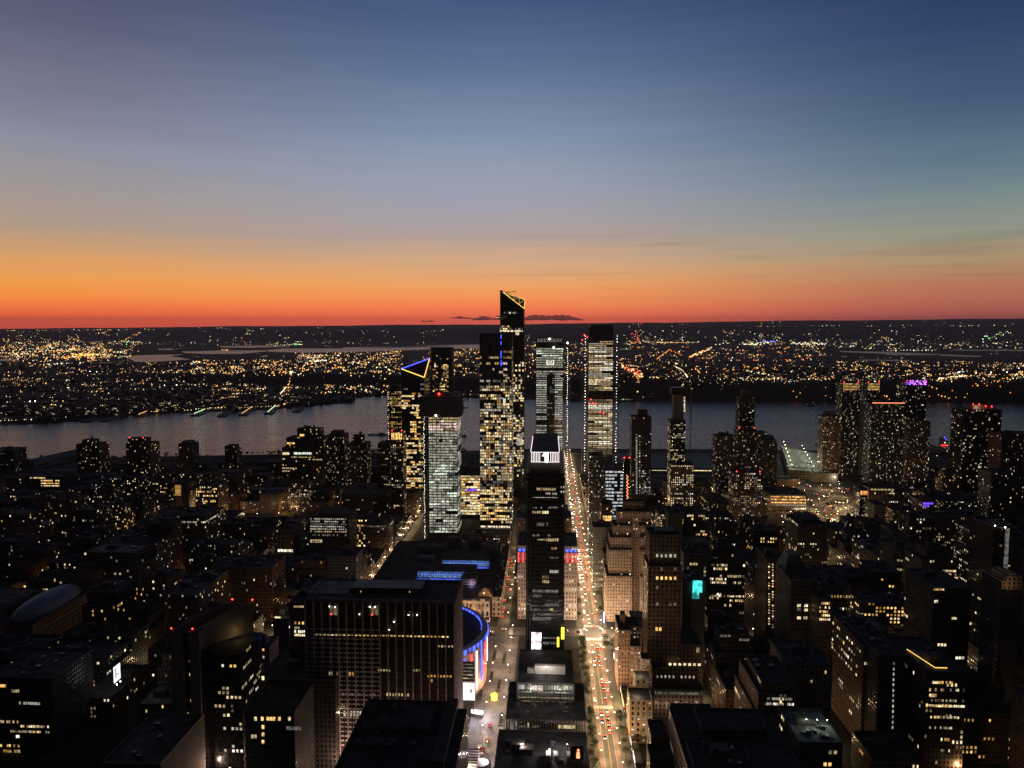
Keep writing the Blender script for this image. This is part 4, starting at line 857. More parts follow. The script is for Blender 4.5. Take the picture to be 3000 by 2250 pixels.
# --- red and blue lit block behind the slab
x0, x1, h = PB(1517, 1691, 1600, 795); y0 = 795
t = block('office_block', 'square-windowed block behind the black slab with red columns and blue attic lights', 'building', x0, x1, y0, 850, h, 'rose_wall', 3.1, 4.4, .12, rows={1: .5, 2: .6, 3: .5, 14: .3, 9: .2}, pal='bright', cap=100, roofm='roof_grey', top=('bulkhead', 'tank'), coping='coping_pale', vis=(1517, 1541, 1598, 1850), sides=False)
VIS.append((1656, 1691, 1598, 1850, y0))
zA, zB_ = at(1600, 1617, y0)[1], at(1600, 1647, y0)[1]
b = MB(); b.box(x0 - .5, x1 + .5, y0 - .8, y0 - .05, zB_ - .8, zB_, 'coping_pale'); b.box(x0 - .6, x1 + .6, y0 - 1, y0 - .05, zA - .6, zA, 'coping_pale'); b.build('cornice', t)
for i in range(14): x = x0 + .5 + (x1 - x0 - 1.6) * i / 13; c = MB(); c.cyl(x + .3, y0 - .7, zB_, zA - .7, .62, .5, 'led_red', 8); c.build('red_glow_column', t)  # red floodlight on the columns, put into them as their own glow
for i in range(15): x = x0 + (x1 - x0) * (i + .5) / 15; c = MB(); c.box(x - 1.15, x + 1.15, y0 - .35, y0 - .1, zA + .4, zA + 3.4, 'led_blue'); c.build('blue_attic_glow', t)  # glowing panels put in for the blue floodlight on the attic wall
LAND.append(('the red and blue lit block', (x0 + x1) / 2, 820))
# --- tall dark slab with fins (left)
Yp = 520; x0, x1 = at(897, 1900, Yp)[0], at(1331, 1900, Yp)[0]; h = at(1100, 1762, Yp)[1]; y1 = 565
t = hero('office_slab', 'wide dark office slab with pinkish vertical fins and one row of lit windows', 'building', x0, x1, Yp, y1, h, 1700, 2250, 897, 1352, 'the wide finned slab')
shaft(t, x0, x1, Yp, y1, 0, h, 'slab_wall', 2.95, 4.0)
for i in range(19): x = x0 + (x1 - x0) * i / 18; c = MB(); c.box(x - .36, x + .36, Yp - 1.2, Yp, 6, h - .5, 'limestone'); c.build('fin', t)
for i in range(12): y = Yp + 1 + (y1 - Yp - 2) * i / 11; c = MB(); c.box(x1, x1 + 1.0, y - .42, y + .42, 6, h - .5, 'limestone'); c.build('fin', t)
c = MB(); c.box(x0 - 1, x1 + 1, Yp - 1.3, Yp + .5, h - .5, h + 1.6, 'coping'); c.build('cornice', t)
b = MB(); nfl = 28
for j in range(2, nfl):
    z = 6 + (h - 24) * j / nfl
    for i in range(18): xx = x0 + (x1 - x0) * (i + .5) / 36; b.box(xx - 1.0, xx + 1.0, Yp - .5, Yp - .02, z, z + .8, 'white_paint')
b.build('sill_course', t)
panel(t, 922, 1316, 1856, 1868, Yp, 'amber', 34, .4, prob=.95); panel(t, 1280, 1330, 1890, 1897, Yp, 'warm_mid', 5, .5); panel(t, 1105, 1145, 1960, 1967, Yp, 'warm_mid', 5, .5); panel(t, 1210, 1232, 1960, 1967, Yp, 'warm_mid', 3, .5); panel(t, 1250, 1325, 1977, 1985, Yp, 'amber_mid', 8, .5); panel(t, 1262, 1268, 1990, 1998, Yp, 'amber_mid', 1)
panel(t, 963, 975, 1966, 1990, Yp, 'warm_mid', 2, .4); panel(t, 985, 998, 1966, 1990, Yp, 'warm_dim', 2, .4); panel(t, 1020, 1038, 1970, 1980, Yp, 'amber_mid', 2, .4); panel(t, 1130, 1200, 2030, 2040, Yp, 'warm_mid', 8, .5); panel(t, 1000, 1110, 2030, 2040, Yp, 'white_dim', 12, .5, prob=.6); panel(t, 1005, 1080, 2082, 2100, Yp, 'white_mid', 8, .4); panel(t, 1045, 1056, 2112, 2125, Yp, 'pink', 1)
panel(t, 962, 990, 1775, 1802, Yp - .1, 'warm_dim', 2, .2); panel(t, 1082, 1112, 1775, 1802, Yp - .1, 'warm_dim', 2, .2)
for px, py, m_ in ((965, 1777, 'lamp_white'), (981, 1778, 'lamp_white'), (1083, 1778, 'lamp_white'), (1098, 1779, 'lamp_white'), (970, 1799, 'beacon_red'), (1090, 1801, 'beacon_red'), (1197, 1802, 'lamp_white'), (1222, 1802, 'lamp_white'), (1053, 1800, 'lamp_white'), (1154, 1822, 'lamp_white'), (1141, 1845, 'lamp_warm')):
    c = MB(); c.gem(*pq(px, py, Yp - 1.4), .55 if m_ == 'beacon_red' else .34, m_); c.build('lamp', t)
b = MB(); (a0, _), (a1, _) = at(1035, 1720, 545), at(1240, 1720, 545); b.box(a0, a1, 538, 556, h - .5, h + 3.4, 'dark_metal'); b.build('mechanical_penthouse', t)
b = MB(); b.box(a0 - 32, a0 - 2, 534, 563, h - .45, h - .2, 'roof_silver'); b.build('roof_membrane', t)
for px, py in ((1057, 1733), (1200, 1734)): c = MB(); c.gem(*pq(px, py, 537.4), .55, 'pane_amber_hi'); c.build('lamp', t)
# the slab's lower wing on its left
x0b, _ = at(848, 1800, 545); 
t = block('office_wing', 'brownish lower wing joined to the left end of the wide finned slab', 'building', x0b, at(893, 1800, 545)[0], 545, 600, at(870, 1765, 545)[1], 'brown_wall', 2.8, 3.6, .04, pal='warm', vis=(848, 895, 1765, 1880))
panel(t, 860, 890, 1774, 1780, 545, 'warm_mid', 6); panel(t, 862, 895, 1846, 1854, 545, 'white_hi', 6, prob=.9); panel(t, 862, 895, 1857, 1864, 545, 'warm_hi', 6); panel(t, 862, 878, 1836, 1842, 545, 'warm_mid', 3)
# --- round arena
mcx, mcy, mr, mh = -121.0, 656.0, 66.0, 46.0
t = hero('arena', 'round arena with a blue-lit rim and red, white and blue light strips', 'arena', mcx - mr, mcx + mr, mcy - mr, mcy + mr, mh, 1780, 2000, 1352, 1432, 'the round arena')
n = 72; P = [(mcx + mr * math.cos(2 * math.pi * k / n), mcy + mr * math.sin(2 * math.pi * k / n)) for k in range(n)]
b = MB(); b.walls(P, 0, mh, 'salmon_wall', 3, 60); b.build('drum_wall', t)
P2 = [(mcx + (mr - 4) * math.cos(2 * math.pi * k / n), mcy + (mr - 4) * math.sin(2 * math.pi * k / n)) for k in range(n)]
P0 = [(mcx + (mr + 1.2) * math.cos(2 * math.pi * k / n), mcy + (mr + 1.2) * math.sin(2 * math.pi * k / n)) for k in range(n)]
b = MB(); b.ring(P0, P2, mh - 6, mh, 'steel'); b.build('rim', t)
b = MB()
for k in range(n): a, c = P2[k], P2[(k + 1) % n]; b.face([(*a, mh - 1.5), (*c, mh - 1.5), (mcx, mcy, mh - 7)], 'roof_tar')
b.build('roof', t)
for k in range(n):
    a, c = P0[k], P0[(k + 1) % n]; d = Vector((a[0] - mcx, a[1] - mcy, 0)).normalized()
    b = MB(); b.box(-1.2 - .6 * (k % 3 == 0), 1.2, -.3, .3, -2.0 + (k % 2) * .8, 2.0, 'led_blue' if k % 4 != 1 else 'led_blue_soft'); o = b.build('rim_light', t, (0, 0, 0))
    o.location = Vector((a[0], a[1], mh - 3)) + d * .4 - t.location; o.rotation_euler = (0, 0, math.atan2(d.y, d.x) + math.pi / 2)
for k in range(0, n):
    if 0 <= k <= n // 2 + 8:
        a = P2[k]; d = Vector((a[0] - mcx, a[1] - mcy, 0)).normalized(); b = MB(); b.box(-1.6, 1.6, -.25, .25, -.9, .9, 'led_blue' if k % 3 else 'led_blue_soft'); o = b.build('rim_light', t, (0, 0, 0))
        o.location = Vector((a[0], a[1], mh + .4)) - d * .6 - t.location; o.rotation_euler = (0, 0, math.atan2(d.y, d.x) + math.pi / 2)
def drum(px, side=1):
    # angle at which the drum shows at a picture column
    best = min(((abs(proj(mcx + (mr + .8) * math.cos(a), mcy + (mr + .8) * math.sin(a), 20)[0] - px), a) for a in [math.radians(-95 + k * .25) for k in range(420)] if math.cos(a) > -.2), key=lambda q: q[0]); return best[1]
for px, mat, za, zb, w in ((1398, 'led_white', 4, 38, 1.5), (1412, 'led_blue', 8, 39, 1.3), (1422, 'led_red', 12, 40, 1.6), (1428.5, 'led_white', 14, 40, .8), (1382, 'led_red', 30, 38, 1.2), (1362, 'led_blue', 28, 37, 1.6)):
    a = drum(px); x, y = mcx + (mr + .6) * math.cos(a), mcy + (mr + .6) * math.sin(a); b = MB(); b.box(-w / 2, w / 2, -.3, .3, za, zb, mat); o = b.build('light_strip', t, (0, 0, 0)); o.location = Vector((x, y, 0)) - t.location; o.rotation_euler = (0, 0, a + math.pi / 2)
t = thing('billboard', 'white video screen with a small dark figure, at the foot of the round arena', 'billboard', (*at(1372, 2050, 588)[:1], 588, 0)); b = MB(); p0, p1 = at(1355, 2000, 588), at(1391, 2052, 588)
b.box(p0[0], p1[0], 588, 588.6, p1[1], p0[1], 'screen_white'); b.build('screen', t); b = MB(); b.box(p0[0] - .4, p1[0] + .4, 588.2, 589.4, p1[1] - .4, p0[1] + .4, 'dark_metal'); b.build('frame', t)
b = MB(); q = at(1380, 2025, 587.7); b.cyl(q[0], 587.85, q[1] - 1.4, q[1] + 1.2, .5, .8, 'cloth_dark', 8); b.cyl(q[0] + .5, 587.85, q[1] + .8, q[1] + 1.8, .5, .3, 'led_red', 6); b.build('picture', t)
b = MB(); X = (p0[0] + p1[0]) / 2
for dx in (-4, 4): b.box(X + dx - .3, X + dx + .3, 588.6, 589.3, 0, p1[1], 'dark_metal')
b.build('leg', t); strip(t, (X, 586, (p0[1] + p1[1]) / 2), (12, 12), (X + 6, 560, 0), 10000, (.95, .88, 1), 'screen_glow')
t = thing('billboard', 'dim gold-lit panel with dark lettering on the side of the round arena', 'billboard', (*at(1372, 1965, 590)[:1], 590, 0)); p0, p1 = at(1355, 1938, 590), at(1391, 1996, 590)
b = MB(); b.box(p0[0], p1[0], 590, 590.5, p1[1], p0[1], 'dark_metal'); b.build('panel', t)
b = MB()
for i in range(5): zz = p1[1] + (p0[1] - p1[1]) * (.12 + .18 * i); b.box(p0[0] + .4, p1[0] - .4 - (i % 3) * 1.2, 589.7, 589.95, zz, zz + .9, 'pane_warm_mid' if i < 2 else 'pane_white_dim')
b.build('lit_line', t)
# --- colonnaded hall with blue-lit courts
x0h, x1h = -205.0, -63.0; hz_ = 22
t = hero('station_hall', 'long low stone hall with blue-lit roof courts and an orange-lit corner', 'building', x0h, x1h, 792, 1008, hz_, 1560, 1880, 1200, 1480, 'the long stone hall')
shaft(t, x0h, x1h, 792, 1008, 0, hz_, 'limestone_wall', 4.4, 13, 'roof_tar')
def hall(pl, pr, pt, Y, dp, mat, roofm='roof_tar', nm='roof_block'):
    x0, x1, h = PB(pl, pr, pt, Y); h = max(h, hz_ + (6.5 if nm == 'court_wall' else 2.5)); b = MB(); b.walls(rect(x0, x1, Y, Y + dp), hz_ - .5, h, mat, 3, 4); b.face([(*p, h) for p in rect(x0, x1, Y, Y + dp)], roofm); b.build(nm, t); return x0, x1, h
for pl, pr, pt, Y, dp, lx in ((1295, 1434, 1651, 905, 36, 120), (1222, 1392, 1684, 862, 30, 110)):
    q0, q1, qh = hall(pl, pr, pt, Y, dp, 'limestone_wall', nm='court_wall')
    strip(t, ((q0 + q1) / 2, Y - 7, hz_ + .8), (q1 - q0, 1.2), ((q0 + q1) / 2, Y, (hz_ + qh) / 2 + 1), 5200, (.12, .30, 1), 'court_flood')
    b = MB(); b.box(q0, q1, Y - 7.6, Y - 6.6, hz_ - .4, hz_ + .3, 'led_blue_soft'); b.build('court_lamp', t); panel(t, pl + 30, pr - 8, pt + 3, pt + 8, Y, 'white_mid', 9, .6)
q0, q1, qh = hall(1350, 1395, 1702, 838, 20, 'limestone_wall', nm='court_wall'); lamp(t, ((q0 + q1) / 2 + 4, 834, hz_ + 1.2), 900, (.75, .55, 1), .4)
for a_ in ((1225, 1300, 1600, 960, 10), (1310, 1350, 1576, 985, 12), (1372, 1408, 1578, 985, 12), (1415, 1455, 1600, 950, 30), (1300, 1420, 1628, 930, 9)): hall(*a_, 'concrete_wall', 'roof_grey')
q = hall(1222, 1272, 1643, 925, 14, 'concrete_wall', 'roof_silver')
# front colonnade with lit cornice and pavilion
b = MB()
for i in range(26): x = x0h + 5 + (x1h - x0h - 10) * i / 25; b.cyl(x, 789.6, 3, 19.5, .9, .75, 'limestone_wall', 10)
b.build('colonnade', t); b = MB(); b.box(x0h, x1h, 786.5, 791.9, 19.5, hz_ + .6, 'limestone_wall'); b.build('cornice', t); b = MB(); b.box(x0h - 1, x1h + 1, 784, 791.9, 0, 3, 'limestone_wall'); b.build('steps', t)
strip(t, ((x0h + x1h) / 2 + 30, 781, 8), (60, 1), ((x0h + x1h) / 2 + 30, 788, 22), 9000, (1, .52, .26), 'facade_flood'); b = MB(); b.box((x0h + x1h) / 2, x1h, 780.6, 781.4, 7.2, 7.6, 'pane_amber_mid'); b.build('facade_lamp', t)
pcx = at(1420, 1770, 800)[0]; b = MB()
for k in range(6): r_ = 8.5 - k * 1.35; b.box(pcx - r_, pcx + r_, 801 + k * 1.35, 818 - k * 1.35, hz_ + k * 1.15, hz_ + (k + 1) * 1.15, 'coping_warm')
b.build('stepped_pavilion_roof', t); lamp(t, (pcx, 790, hz_ + 8), 4200, (1, .55, .28), .5, 'pavilion_flood'); b = MB(); b.cyl(pcx, 790, hz_, hz_ + 7.4, .12, .1, 'dark_metal', 5); b.gem(pcx, 790, hz_ + 8, .35, 'lamp_warm'); b.build('roof_lamp', t)
lamp(t, (x1h + 3, 778, 9), 5000, (1, .66, .40), .5, 'corner_flood')
# --- annex between hall and street
block('loading_block', 'flat black-roofed annex beside the long stone hall', 'building', x1h + 2, x1h + 12, 800, 990, 22, 'tan_wall', 4, 6, 0, top=('units', 'units', 'units'), windows=False, vis=(1440, 1500, 1600, 1800))
# --- terraced hotel
steps = [(1829, 1889, 1469, 812, 10), (1809, 1908, 1499, 806, 22), (1797, 1850, 1540, 802, 26), (1873, 1909, 1540, 802.2, 26), (1788, 1850.5, 1574, 799, 30), (1874, 1910, 1574, 799.2, 30), (1784, 1851, 1611, 796, 34), (1875, 1911, 1611, 796.2, 34), (1778, 1851.5, 1688, 792, 40), (1876, 1903, 1688, 792.2, 40)]
T = []
for pl, pr, pt, Y, dp in steps: a, c, hh = PB(pl, pr, pt, Y); T.append((a, c, Y, Y + dp, 0, hh))
rootx = hero('hotel', 'terraced brown hotel stepping up to a crenellated penthouse, right of the wide street', 'hotel', T[-2][0], T[1][1], 790, 835, T[0][5], 1469, 1860, 1776, 1910, 'the terraced hotel')
roofset(rootx, [dict(poly=rect(*q[:4]), z0=q[4], z1=q[5]) for q in T], 'hotel_wall', 'coping', 'roof_tar', 2.9, 3.5)
cen = PB(1850, 1876, 1510, 815); b = MB(); b.walls(rect(cen[0], cen[1], 814, 830), 0, cen[2], 'hotel_wall', 2.2, 3.4); b.build('recessed_court_wall', rootx)
for q in T[1:]: panes(rootx, q[0], q[1], q[2], q[3], 0, q[5], 2.9, 3.5, .36, .42, .10, pal='warm', cap=14, sides=False, cluster=False, z_from=max(0, q[5] - 34 if q is not T[-1] and q is not T[-2] else 0), rg=random.Random(int(q[5] * 9)))
panes(rootx, cen[0], cen[1], 814, 830, 20, cen[2], 2.2, 3.4, .45, .5, .5, pal='warm', cap=50, sides=False, cluster=False, rg=random.Random(3))
# --- tall dark tower to its right
T = []
for pl, pr, pt, Y, dp in [(1903, 1996, 1568, 615, 26), (1899, 1998, 1660, 612, 32), (1911, 2058, 1956, 603, 40), (1917, 2061, 2022, 596, 48), (1998.4, 2057, 1890, 607, 36)]: a, c, hh = PB(pl, pr, pt, Y); T.append((a, c, Y, Y + dp, 0, hh))
t = hero('office_tower', 'tall dark setback tower right of the terraced hotel, five amber windows in one row', 'tower', T[1][0], T[3][1], 596, 650, T[0][5], 1568, 2054, 1900, 2060, 'the dark setback tower')
roofset(t, [dict(poly=rect(*q[:4]), z0=q[4], z1=q[5]) for q in T], 'brown_wall', 'coping', 'roof_tar', 3.4, 3.7)
a, c, hh = PB(1918, 1978, 1552, 625); b = MB(); b.walls(rect(a, c, 622, 636), T[0][5] - 1, hh, 'brown_wall', 3, 4); b.face([(*p, hh) for p in rect(a, c, 622, 636)], 'copper_green'); b.build('crown', t)
for py, n_, m_, pr_ in ((1623, 5, 'white_mid', 1), (1689, 5, 'amber_hi', 1), (1662, 5, 'white_dim', .5), (1716, 5, 'white_dim', .5), (1765, 5, 'white_dim', .5)): panel(t, 1919, 1984, py, py + 10, 612, m_, n_, .5, prob=pr_)
panel(t, 1918, 1940, 1838, 1848, 612, 'amber_hi', 2, .4); panel(t, 1956, 2048, 1943, 1952, 603, 'warm_hi', 7, .45, name='window') if 0 else None
panel(t, 1956, 2056, 1942, 1951, 606.8, 'warm_hi', 7, .45); panel(t, 1920, 2050, 1978, 1988, 603, 'white_mid', 11, .65, prob=.8); panel(t, 2040, 2050, 1897, 1912, 607, 'warm_mid', 2, .4)
panel(t, 1918, 2060, 2026, 2036, 596, 'white_dim', 20, .3)
for i in range(5): X, z_ = at(1925 + i * 30, 2040, 594); lamp(t, (X, 592.5, z_ - 8), 500, (1, .86, .6), .3, 'cornice_flood')
# --- cream stepped and salmon brick buildings on the wide street
T = []
for pl, pr, pt, Y, dp in [(1846, 1912, 2052, 556, 22), (1862, 1910, 1990, 578.2, 16), (1880, 1905, 1931, 594.4, 12)]: a, c, hh = PB(pl, pr, pt, Y); T.append((a, c, Y, Y + dp, 0, hh))
t = hero('loft_building', 'cream building in three rising steps on the right kerb of the wide street', 'building', T[0][0], T[0][1], 556, 606, 60, 1895, 2218, 1846, 1912, 'the cream stepped building')
roofset(t, [dict(poly=rect(*q[:4]), z0=q[4], z1=q[5]) for q in T], 'cream_wall', 'coping_warm', 'roof_tar', 3.9, 4.3)
for q in T[:2]: X_ = (q[0] + q[1]) / 2 - 3; lamp(t, (X_, q[2] + 6, q[5] + 3), 2400, (1, .74, .48), .4, 'added_setback_fill'); b = MB(); b.cyl(X_, q[2] + 6, q[5] - .7, q[5] + 2.6, .1, .1, 'dark_metal', 5); b.gem(X_, q[2] + 6, q[5] + 3, .2, 'pane_warm_mid'); b.build('roof_lamp', t)  # roof lamps added to brighten the step faces behind them
for k, q in enumerate(T): panes(t, q[0], q[1], q[2], q[3], 0, q[5], 3.9, 4.3, .36, .30, .5, pal='white', cap=40, sides=False, cluster=False, z_from=0 if k == 0 else T[k - 1][5], rg=random.Random(k))
b = MB()
for k, q in enumerate(T):
    nb = max(1, round((q[1] - q[0]) / 3.9))
    for i in range(nb + 1): x = q[0] + (q[1] - q[0]) * i / nb; b.box(max(q[0], x - .55), min(q[1], x + .55), q[2] - .4, q[2] - .01, T[k - 1][5] if k else 5, q[5] - 3, 'coping_warm')
b.build('pier', t)
T = []
for pl, pr, pt, Y, dp in [(1847, 1878, 1893, 634, 36), (1812, 1846.6, 1846, 640, 34), (1836, 1874, 1836, 652, 22)]: a, c, hh = PB(pl, pr, pt, Y); T.append((a, c, Y, Y + dp, 0, hh))
t = hero('loft_building', 'salmon brick building with a notched roofline behind the cream stepped building', 'building', T[1][0], T[0][1], 634, 676, 60, 1824, 2065, 1811, 1878)
roofset(t, [dict(poly=rect(*q[:4]), z0=q[4], z1=q[5]) for q in T], 'salmon_wall', 'coping', 'roof_tar', 2.9, 3.8)
for k, q in enumerate(T): panes(t, q[0], q[1], q[2], q[3], 0, q[5], 2.9, 3.8, .34, .34, .62 if k != 1 else .1, pal='white', cap=50, sides=False, cluster=False, rg=random.Random(40 + k))
a, c, hh = PB(1818, 1832, 1800, 650); b = MB(); b.box(a, c, 650, 658, T[1][5] - 1, hh, 'salmon_wall'); b.build('stair_tower', t)
# blank-roofed pale shed behind it
x0, x1, h = PB(1842, 1900, 1790, 742); block('low_block', 'pale flat-roofed low block at the foot of the terraced hotel', 'building', x0, x1, 700, 742, h, 'tan_wall', 4, 5, .06, roofm='roof_silver', top=('units',), coping='coping_pale', vis=(1842, 1898, 1725, 1790))
# ------------------------------------------------------------------ other buildings placed from what the photograph shows
def K(label, pl, pr, pt, Y, dp, wall, prob=.08, pal='mixed', bay=3.2, fl=3.5, vb=None, land=None, nm='apartment_block', cat='building', **k):
    x0, x1, h = PB(pl, pr, pt, Y)
    return block(nm, label, cat, x0, x1, Y, Y + dp, h, wall, bay, fl, prob, pal=pal, vis=(pl, pr, pt, vb or pt + 90), land=land, **k)
TW = dict(nm='apartment_tower', cat='tower', cap=100, cluster=False)
# right bank of towers
K('grey tower with a stepped cap and one lamp-lit edge, left of the crane', 1851, 1909, 1222, 1290, 34, 'grey_wall', .035, 'white', 2.4, 3.4, 1440, 'the grey tower with one lamp-lit edge', top=('mast',), tiers=[(*PB(1870, 1898, 1203, 1294)[:2], 1296, 1316, 0, PB(1870, 1898, 1203, 1294)[2])], **TW)
t = [o for o in S.objects if o.get('label', '').startswith('grey tower with a stepped')][0]
for i in range(44):
    z_ = 1272 + i * 4.2
    panel(t, 1862, 1868, z_, z_ + 2, 1290, 'white_mid', 1, name='lit_window')
    if i % 2: panel(t, 1872, 1876, z_, z_ + 2.6, 1290, 'white', 1)
    if i > 24: panel(t, 1879, 1906, z_, z_ + 2.4, 1290, 'white', 6, .5, prob=.5)
x0, x1, h = PB(1965, 2009, 1232, 1400); t = block('unfinished_tower', 'unfinished tower with a bare pale concrete core rising above lit floors', 'tower', x0, x1, 1400, 1432, h, 'charcoal_wall', 2.6, 3.4, .30, pal='warm', vis=(1964, 2010, 1138, 1350), cap=100, top=(), land='the bare concrete core')
a, c, hh = PB(1974, 2004, 1156, 1405); b = MB(); b.walls(rect(a, c, 1405, 1426), h - 1, hh, 'concrete_wall', 3, 3.5); b.build('concrete_core', t); b = MB(); p_, q_, r_ = PB(1968, 2011, 1136, 1403); b.box(p_, q_, 1402, 1430, hh, r_, 'dark_metal'); b.build('formwork_cap', t); panel(t, 2004.4, 2008, 1160, 1206, 1404.6, 'warm_hi', 1) if 0 else None
for i in range(9): panel(t, 2003, 2008, 1163 + i * 5, 1166 + i * 5, 1404.4, 'bright', 1, name='work_light')
t = thing('tower_crane', 'thin tall tower crane beside the bare concrete core', 'crane', (at(2022, 1300, 1385)[0], 1385, 0)); X = t.location.x; zc = at(2022, 1125, 1385)[1]
b = MB()
for dx in (-1, 1):
    for dy in (-1, 1): b.box(X + dx - .2, X + dx + .2, 1385 + dy - .2, 1385 + dy + .2, 0, zc, 'steel')
for k in range(60): z = zc * k / 60; b.bar((X - 1, 1384, z), (X + 1, 1384, z + zc / 60), .25, 'steel')
b.build('mast', t); b = MB(); b.bar((X - 10, 1385, zc - 3), (X + 4, 1385, zc + 26), 1.2, 'dark_metal'); b.box(X - 13, X - 7, 1383.5, 1386.5, zc - 6, zc - 1, 'dark_metal'); b.build('jib', t)
b = MB()
for py in (1207, 1257, 1307): z = at(2022, py, 1385)[1]; b.box(X - 9, X + 1, 1384.6, 1385.2, z - .4, z + .4, 'steel')
b.build('tie', t)
K('slim dark tower with twin red lamps part way up, far right of the crane', 2168, 2213, 1164, 1440, 30, 'charcoal_wall', .12, 'dim', 2.6, 3.4, 1250, top=('crown',), **TW)
K('broad block of many white windows under the slim dark tower', 2160, 2216, 1257, 1400, 30, 'brick_wall', .17, 'mixed', 2.8, 3.3, 1400, top=('beacons', 'units'), **TW)
K('twin-topped residential block dotted with windows, left of the slim dark tower', 2099, 2157, 1278, 1350, 32, 'brown_wall', .17, 'mixed', 2.6, 3.3, 1420, top=('bulkhead', 'bulkhead', 'tank'), **TW)
K('dark stepped tower right of the slim dark tower, pale grey lower face', 2210, 2249, 1268, 1420, 30, 'grey_wall', .16, 'dim', 2.8, 3.4, 1400, top=('units',), **TW)
K('plain black tower at the left end of the long green roof', 2235, 2278, 1290, 1360, 32, 'charcoal_wall', .10, 'dim', 3, 3.4, 1420, 'the plain black tower by the green roof', top=('crown',), **TW)
K('low lamp-dotted block with red roof lamps at the foot of the slim dark tower', 2150, 2235, 1385, 1200, 34, 'brick_wall', .26, 'mixed', 2.8, 3.3, 1480, top=('beacons', 'units'), cap=100)
K('beige grid office with bright yellow storeys, beneath the crane', 1966, 2033, 1362, 1315, 36, 'pale_wall', .34, 'bright', 3.4, 4.2, 1480, 'the beige grid office', nm='office_block', cap=100, top=('bulkhead', 'units'))
K('short residential tower at the left edge of the twin silver pair', 2413, 2466, 1220, 1560, 30, 'brown_wall', .17, 'mixed', 2.5, 3.2, 1360, top=('crown',), **TW)
for lab, pl, pr, Y in (('left one of two matching towers with amber-banded tops', 2468, 2520, 1600), ('right one of two matching towers with amber-banded tops', 2541, 2579, 1625)):
    t = K(lab, pl, pr, 1122, Y, 34, 'charcoal_wall', .17, 'mixed', 2.4, 3.3, 1370, 'the twin amber-topped towers' if pl < 2500 else None, top=('beacons',), **TW)
    for r_ in range(5): panel(t, pl + 2, pr - 2, 1124 + r_ * 4.2, 1126 + r_ * 4.2, Y, 'amber_mid' if r_ % 2 else 'amber_hi', 12, .3, prob=.92)
x0, x1, h = PB(2516, 2552, 1190, 1610); t = block('tower_link', 'pale grey blank slabs between the twin amber-topped towers', 'building', x0, x1, 1612, 1630, h, 'concrete_wall', 4, 4, 0, windows=False, top=(), vis=(2520, 2552, 1190, 1290))
t = K('broad dark tower with a bright orange line of light along its roof edge', 2555, 2652, 1184, 1490, 36, 'charcoal_wall', .17, 'mixed', 2.6, 3.3, 1420, 'the orange-edged tower', top=('beacons',), **TW)
b = MB(); p0, p1 = at(2556, 1180, 1489), at(2651, 1181, 1489); b.box(p0[0], p1[0], 1488.6, 1489.4, p0[1] - .8, p0[1] + .3, 'led_orange'); b.build('edge_light', t)
t = K('tall dark tower crowned with bright purple lights', 2652, 2716, 1118, 1560, 36, 'black_wall', .11, 'mixed', 2.6, 3.3, 1420, 'the purple-crowned tower', top=('beacons',), **TW)
rp = random.Random(4); b = MB()
for _ in range(60): b.gem(*pq(rp.uniform(2664, 2714), rp.uniform(1114, 1127), 1557), rp.uniform(.7, 1.5), 'led_purple')
kind(b.build('purple_lamp', t), 'stuff'); panel(t, 2654, 2668, 1120, 1127, 1560, 'violet', 2, .1)
K('lower stepped tower in front of the purple-crowned tower, two bright storeys', 2658, 2727, 1235, 1480, 34, 'brown_wall', .16, 'mixed', 2.6, 3.3, 1430, rows={}, top=('units',), **TW)
t = K('broad black tower with a pale crown carrying red lamps, near the right edge', 2826, 2936, 1200, 1400, 44, 'black_wall', .09, 'mixed', 2.9, 3.4, 1440, 'the red-lamped black tower', top=(), **TW)
a, c, hh = PB(2850, 2908, 1187, 1412); b = MB(); b.walls(rect(a, c, 1412, 1432), t.location.z, hh, 'salmon_wall', 90, 90); b.face([(*p, hh) for p in rect(a, c, 1412, 1432)], 'roof_tar'); b.build('crown', t); lamp(t, (a + 6, 1406, hh - 4), 1500, (1, .72, .62), .4, 'crown_flood')
for px, py in ((2851, 1184), (2869, 1184), (2888, 1190), (2906, 1191)): b = MB(); b.gem(*pq(px, py, 1411), 1.3, 'beacon_red'); b.build('beacon', t)
K('wide residential block cut by the right edge, sparse white windows', 2936, 3060, 1272, 1340, 40, 'brick_wall', .07, 'mixed', 2.8, 3.3, 1560, top=('bulkhead', 'tank'), **TW)
K('brick tower of white windows below the broad black tower', 2905, 2985, 1385, 1130, 34, 'brown_wall', .07, 'mixed', 2.8, 3.3, 1500, top=('bulkhead',), **TW)
# towers near the wide street, right side
t = K('dark block with white ceiling bands on every floor, behind the terraced hotel', 1773, 1827, 1370, 1010, 34, 'curtain_wall', 0, 'white', 3, 4, 1490, top=('units',), nm='office_block', roofm='roof_grey', land='the white-banded block')
x0, x1, h = PB(1773, 1827, 1370, 1010)
bands(t, x0 + .5, x1 - .5, 1010, 20, h - 3, 22, 6, lambda i, j: rg.choice(['fluor', 'fluor', 'fluor', 'white_mid']) if rg.random() < (.85 if i < 3 or j % 2 else .6) else None, hf=.5)
t = K('narrow dark tower with a vertical red zigzag sign', 1828, 1846, 1345, 1060, 22, 'black_wall', .0, 'amber', 3, 3.5, 1450, top=('beacons',), nm='narrow_tower', cat='tower')
b = MB(); Z = [pq(1838 + (3 if k % 2 else -3), 1392 + k * 5, 1059.6) for k in range(16)]
for p, q in zip(Z, Z[1:]): b.bar(p, q, .9, 'led_orange')
b.build('zigzag_sign', t)
K('blank-topped dark tower at the foot of the twin-masted glass tower', 1727, 1768, 1335, 1070, 34, 'charcoal_wall', .16, 'white', 2.6, 3.4, 1420, top=('units', 'bulkhead'), **TW)
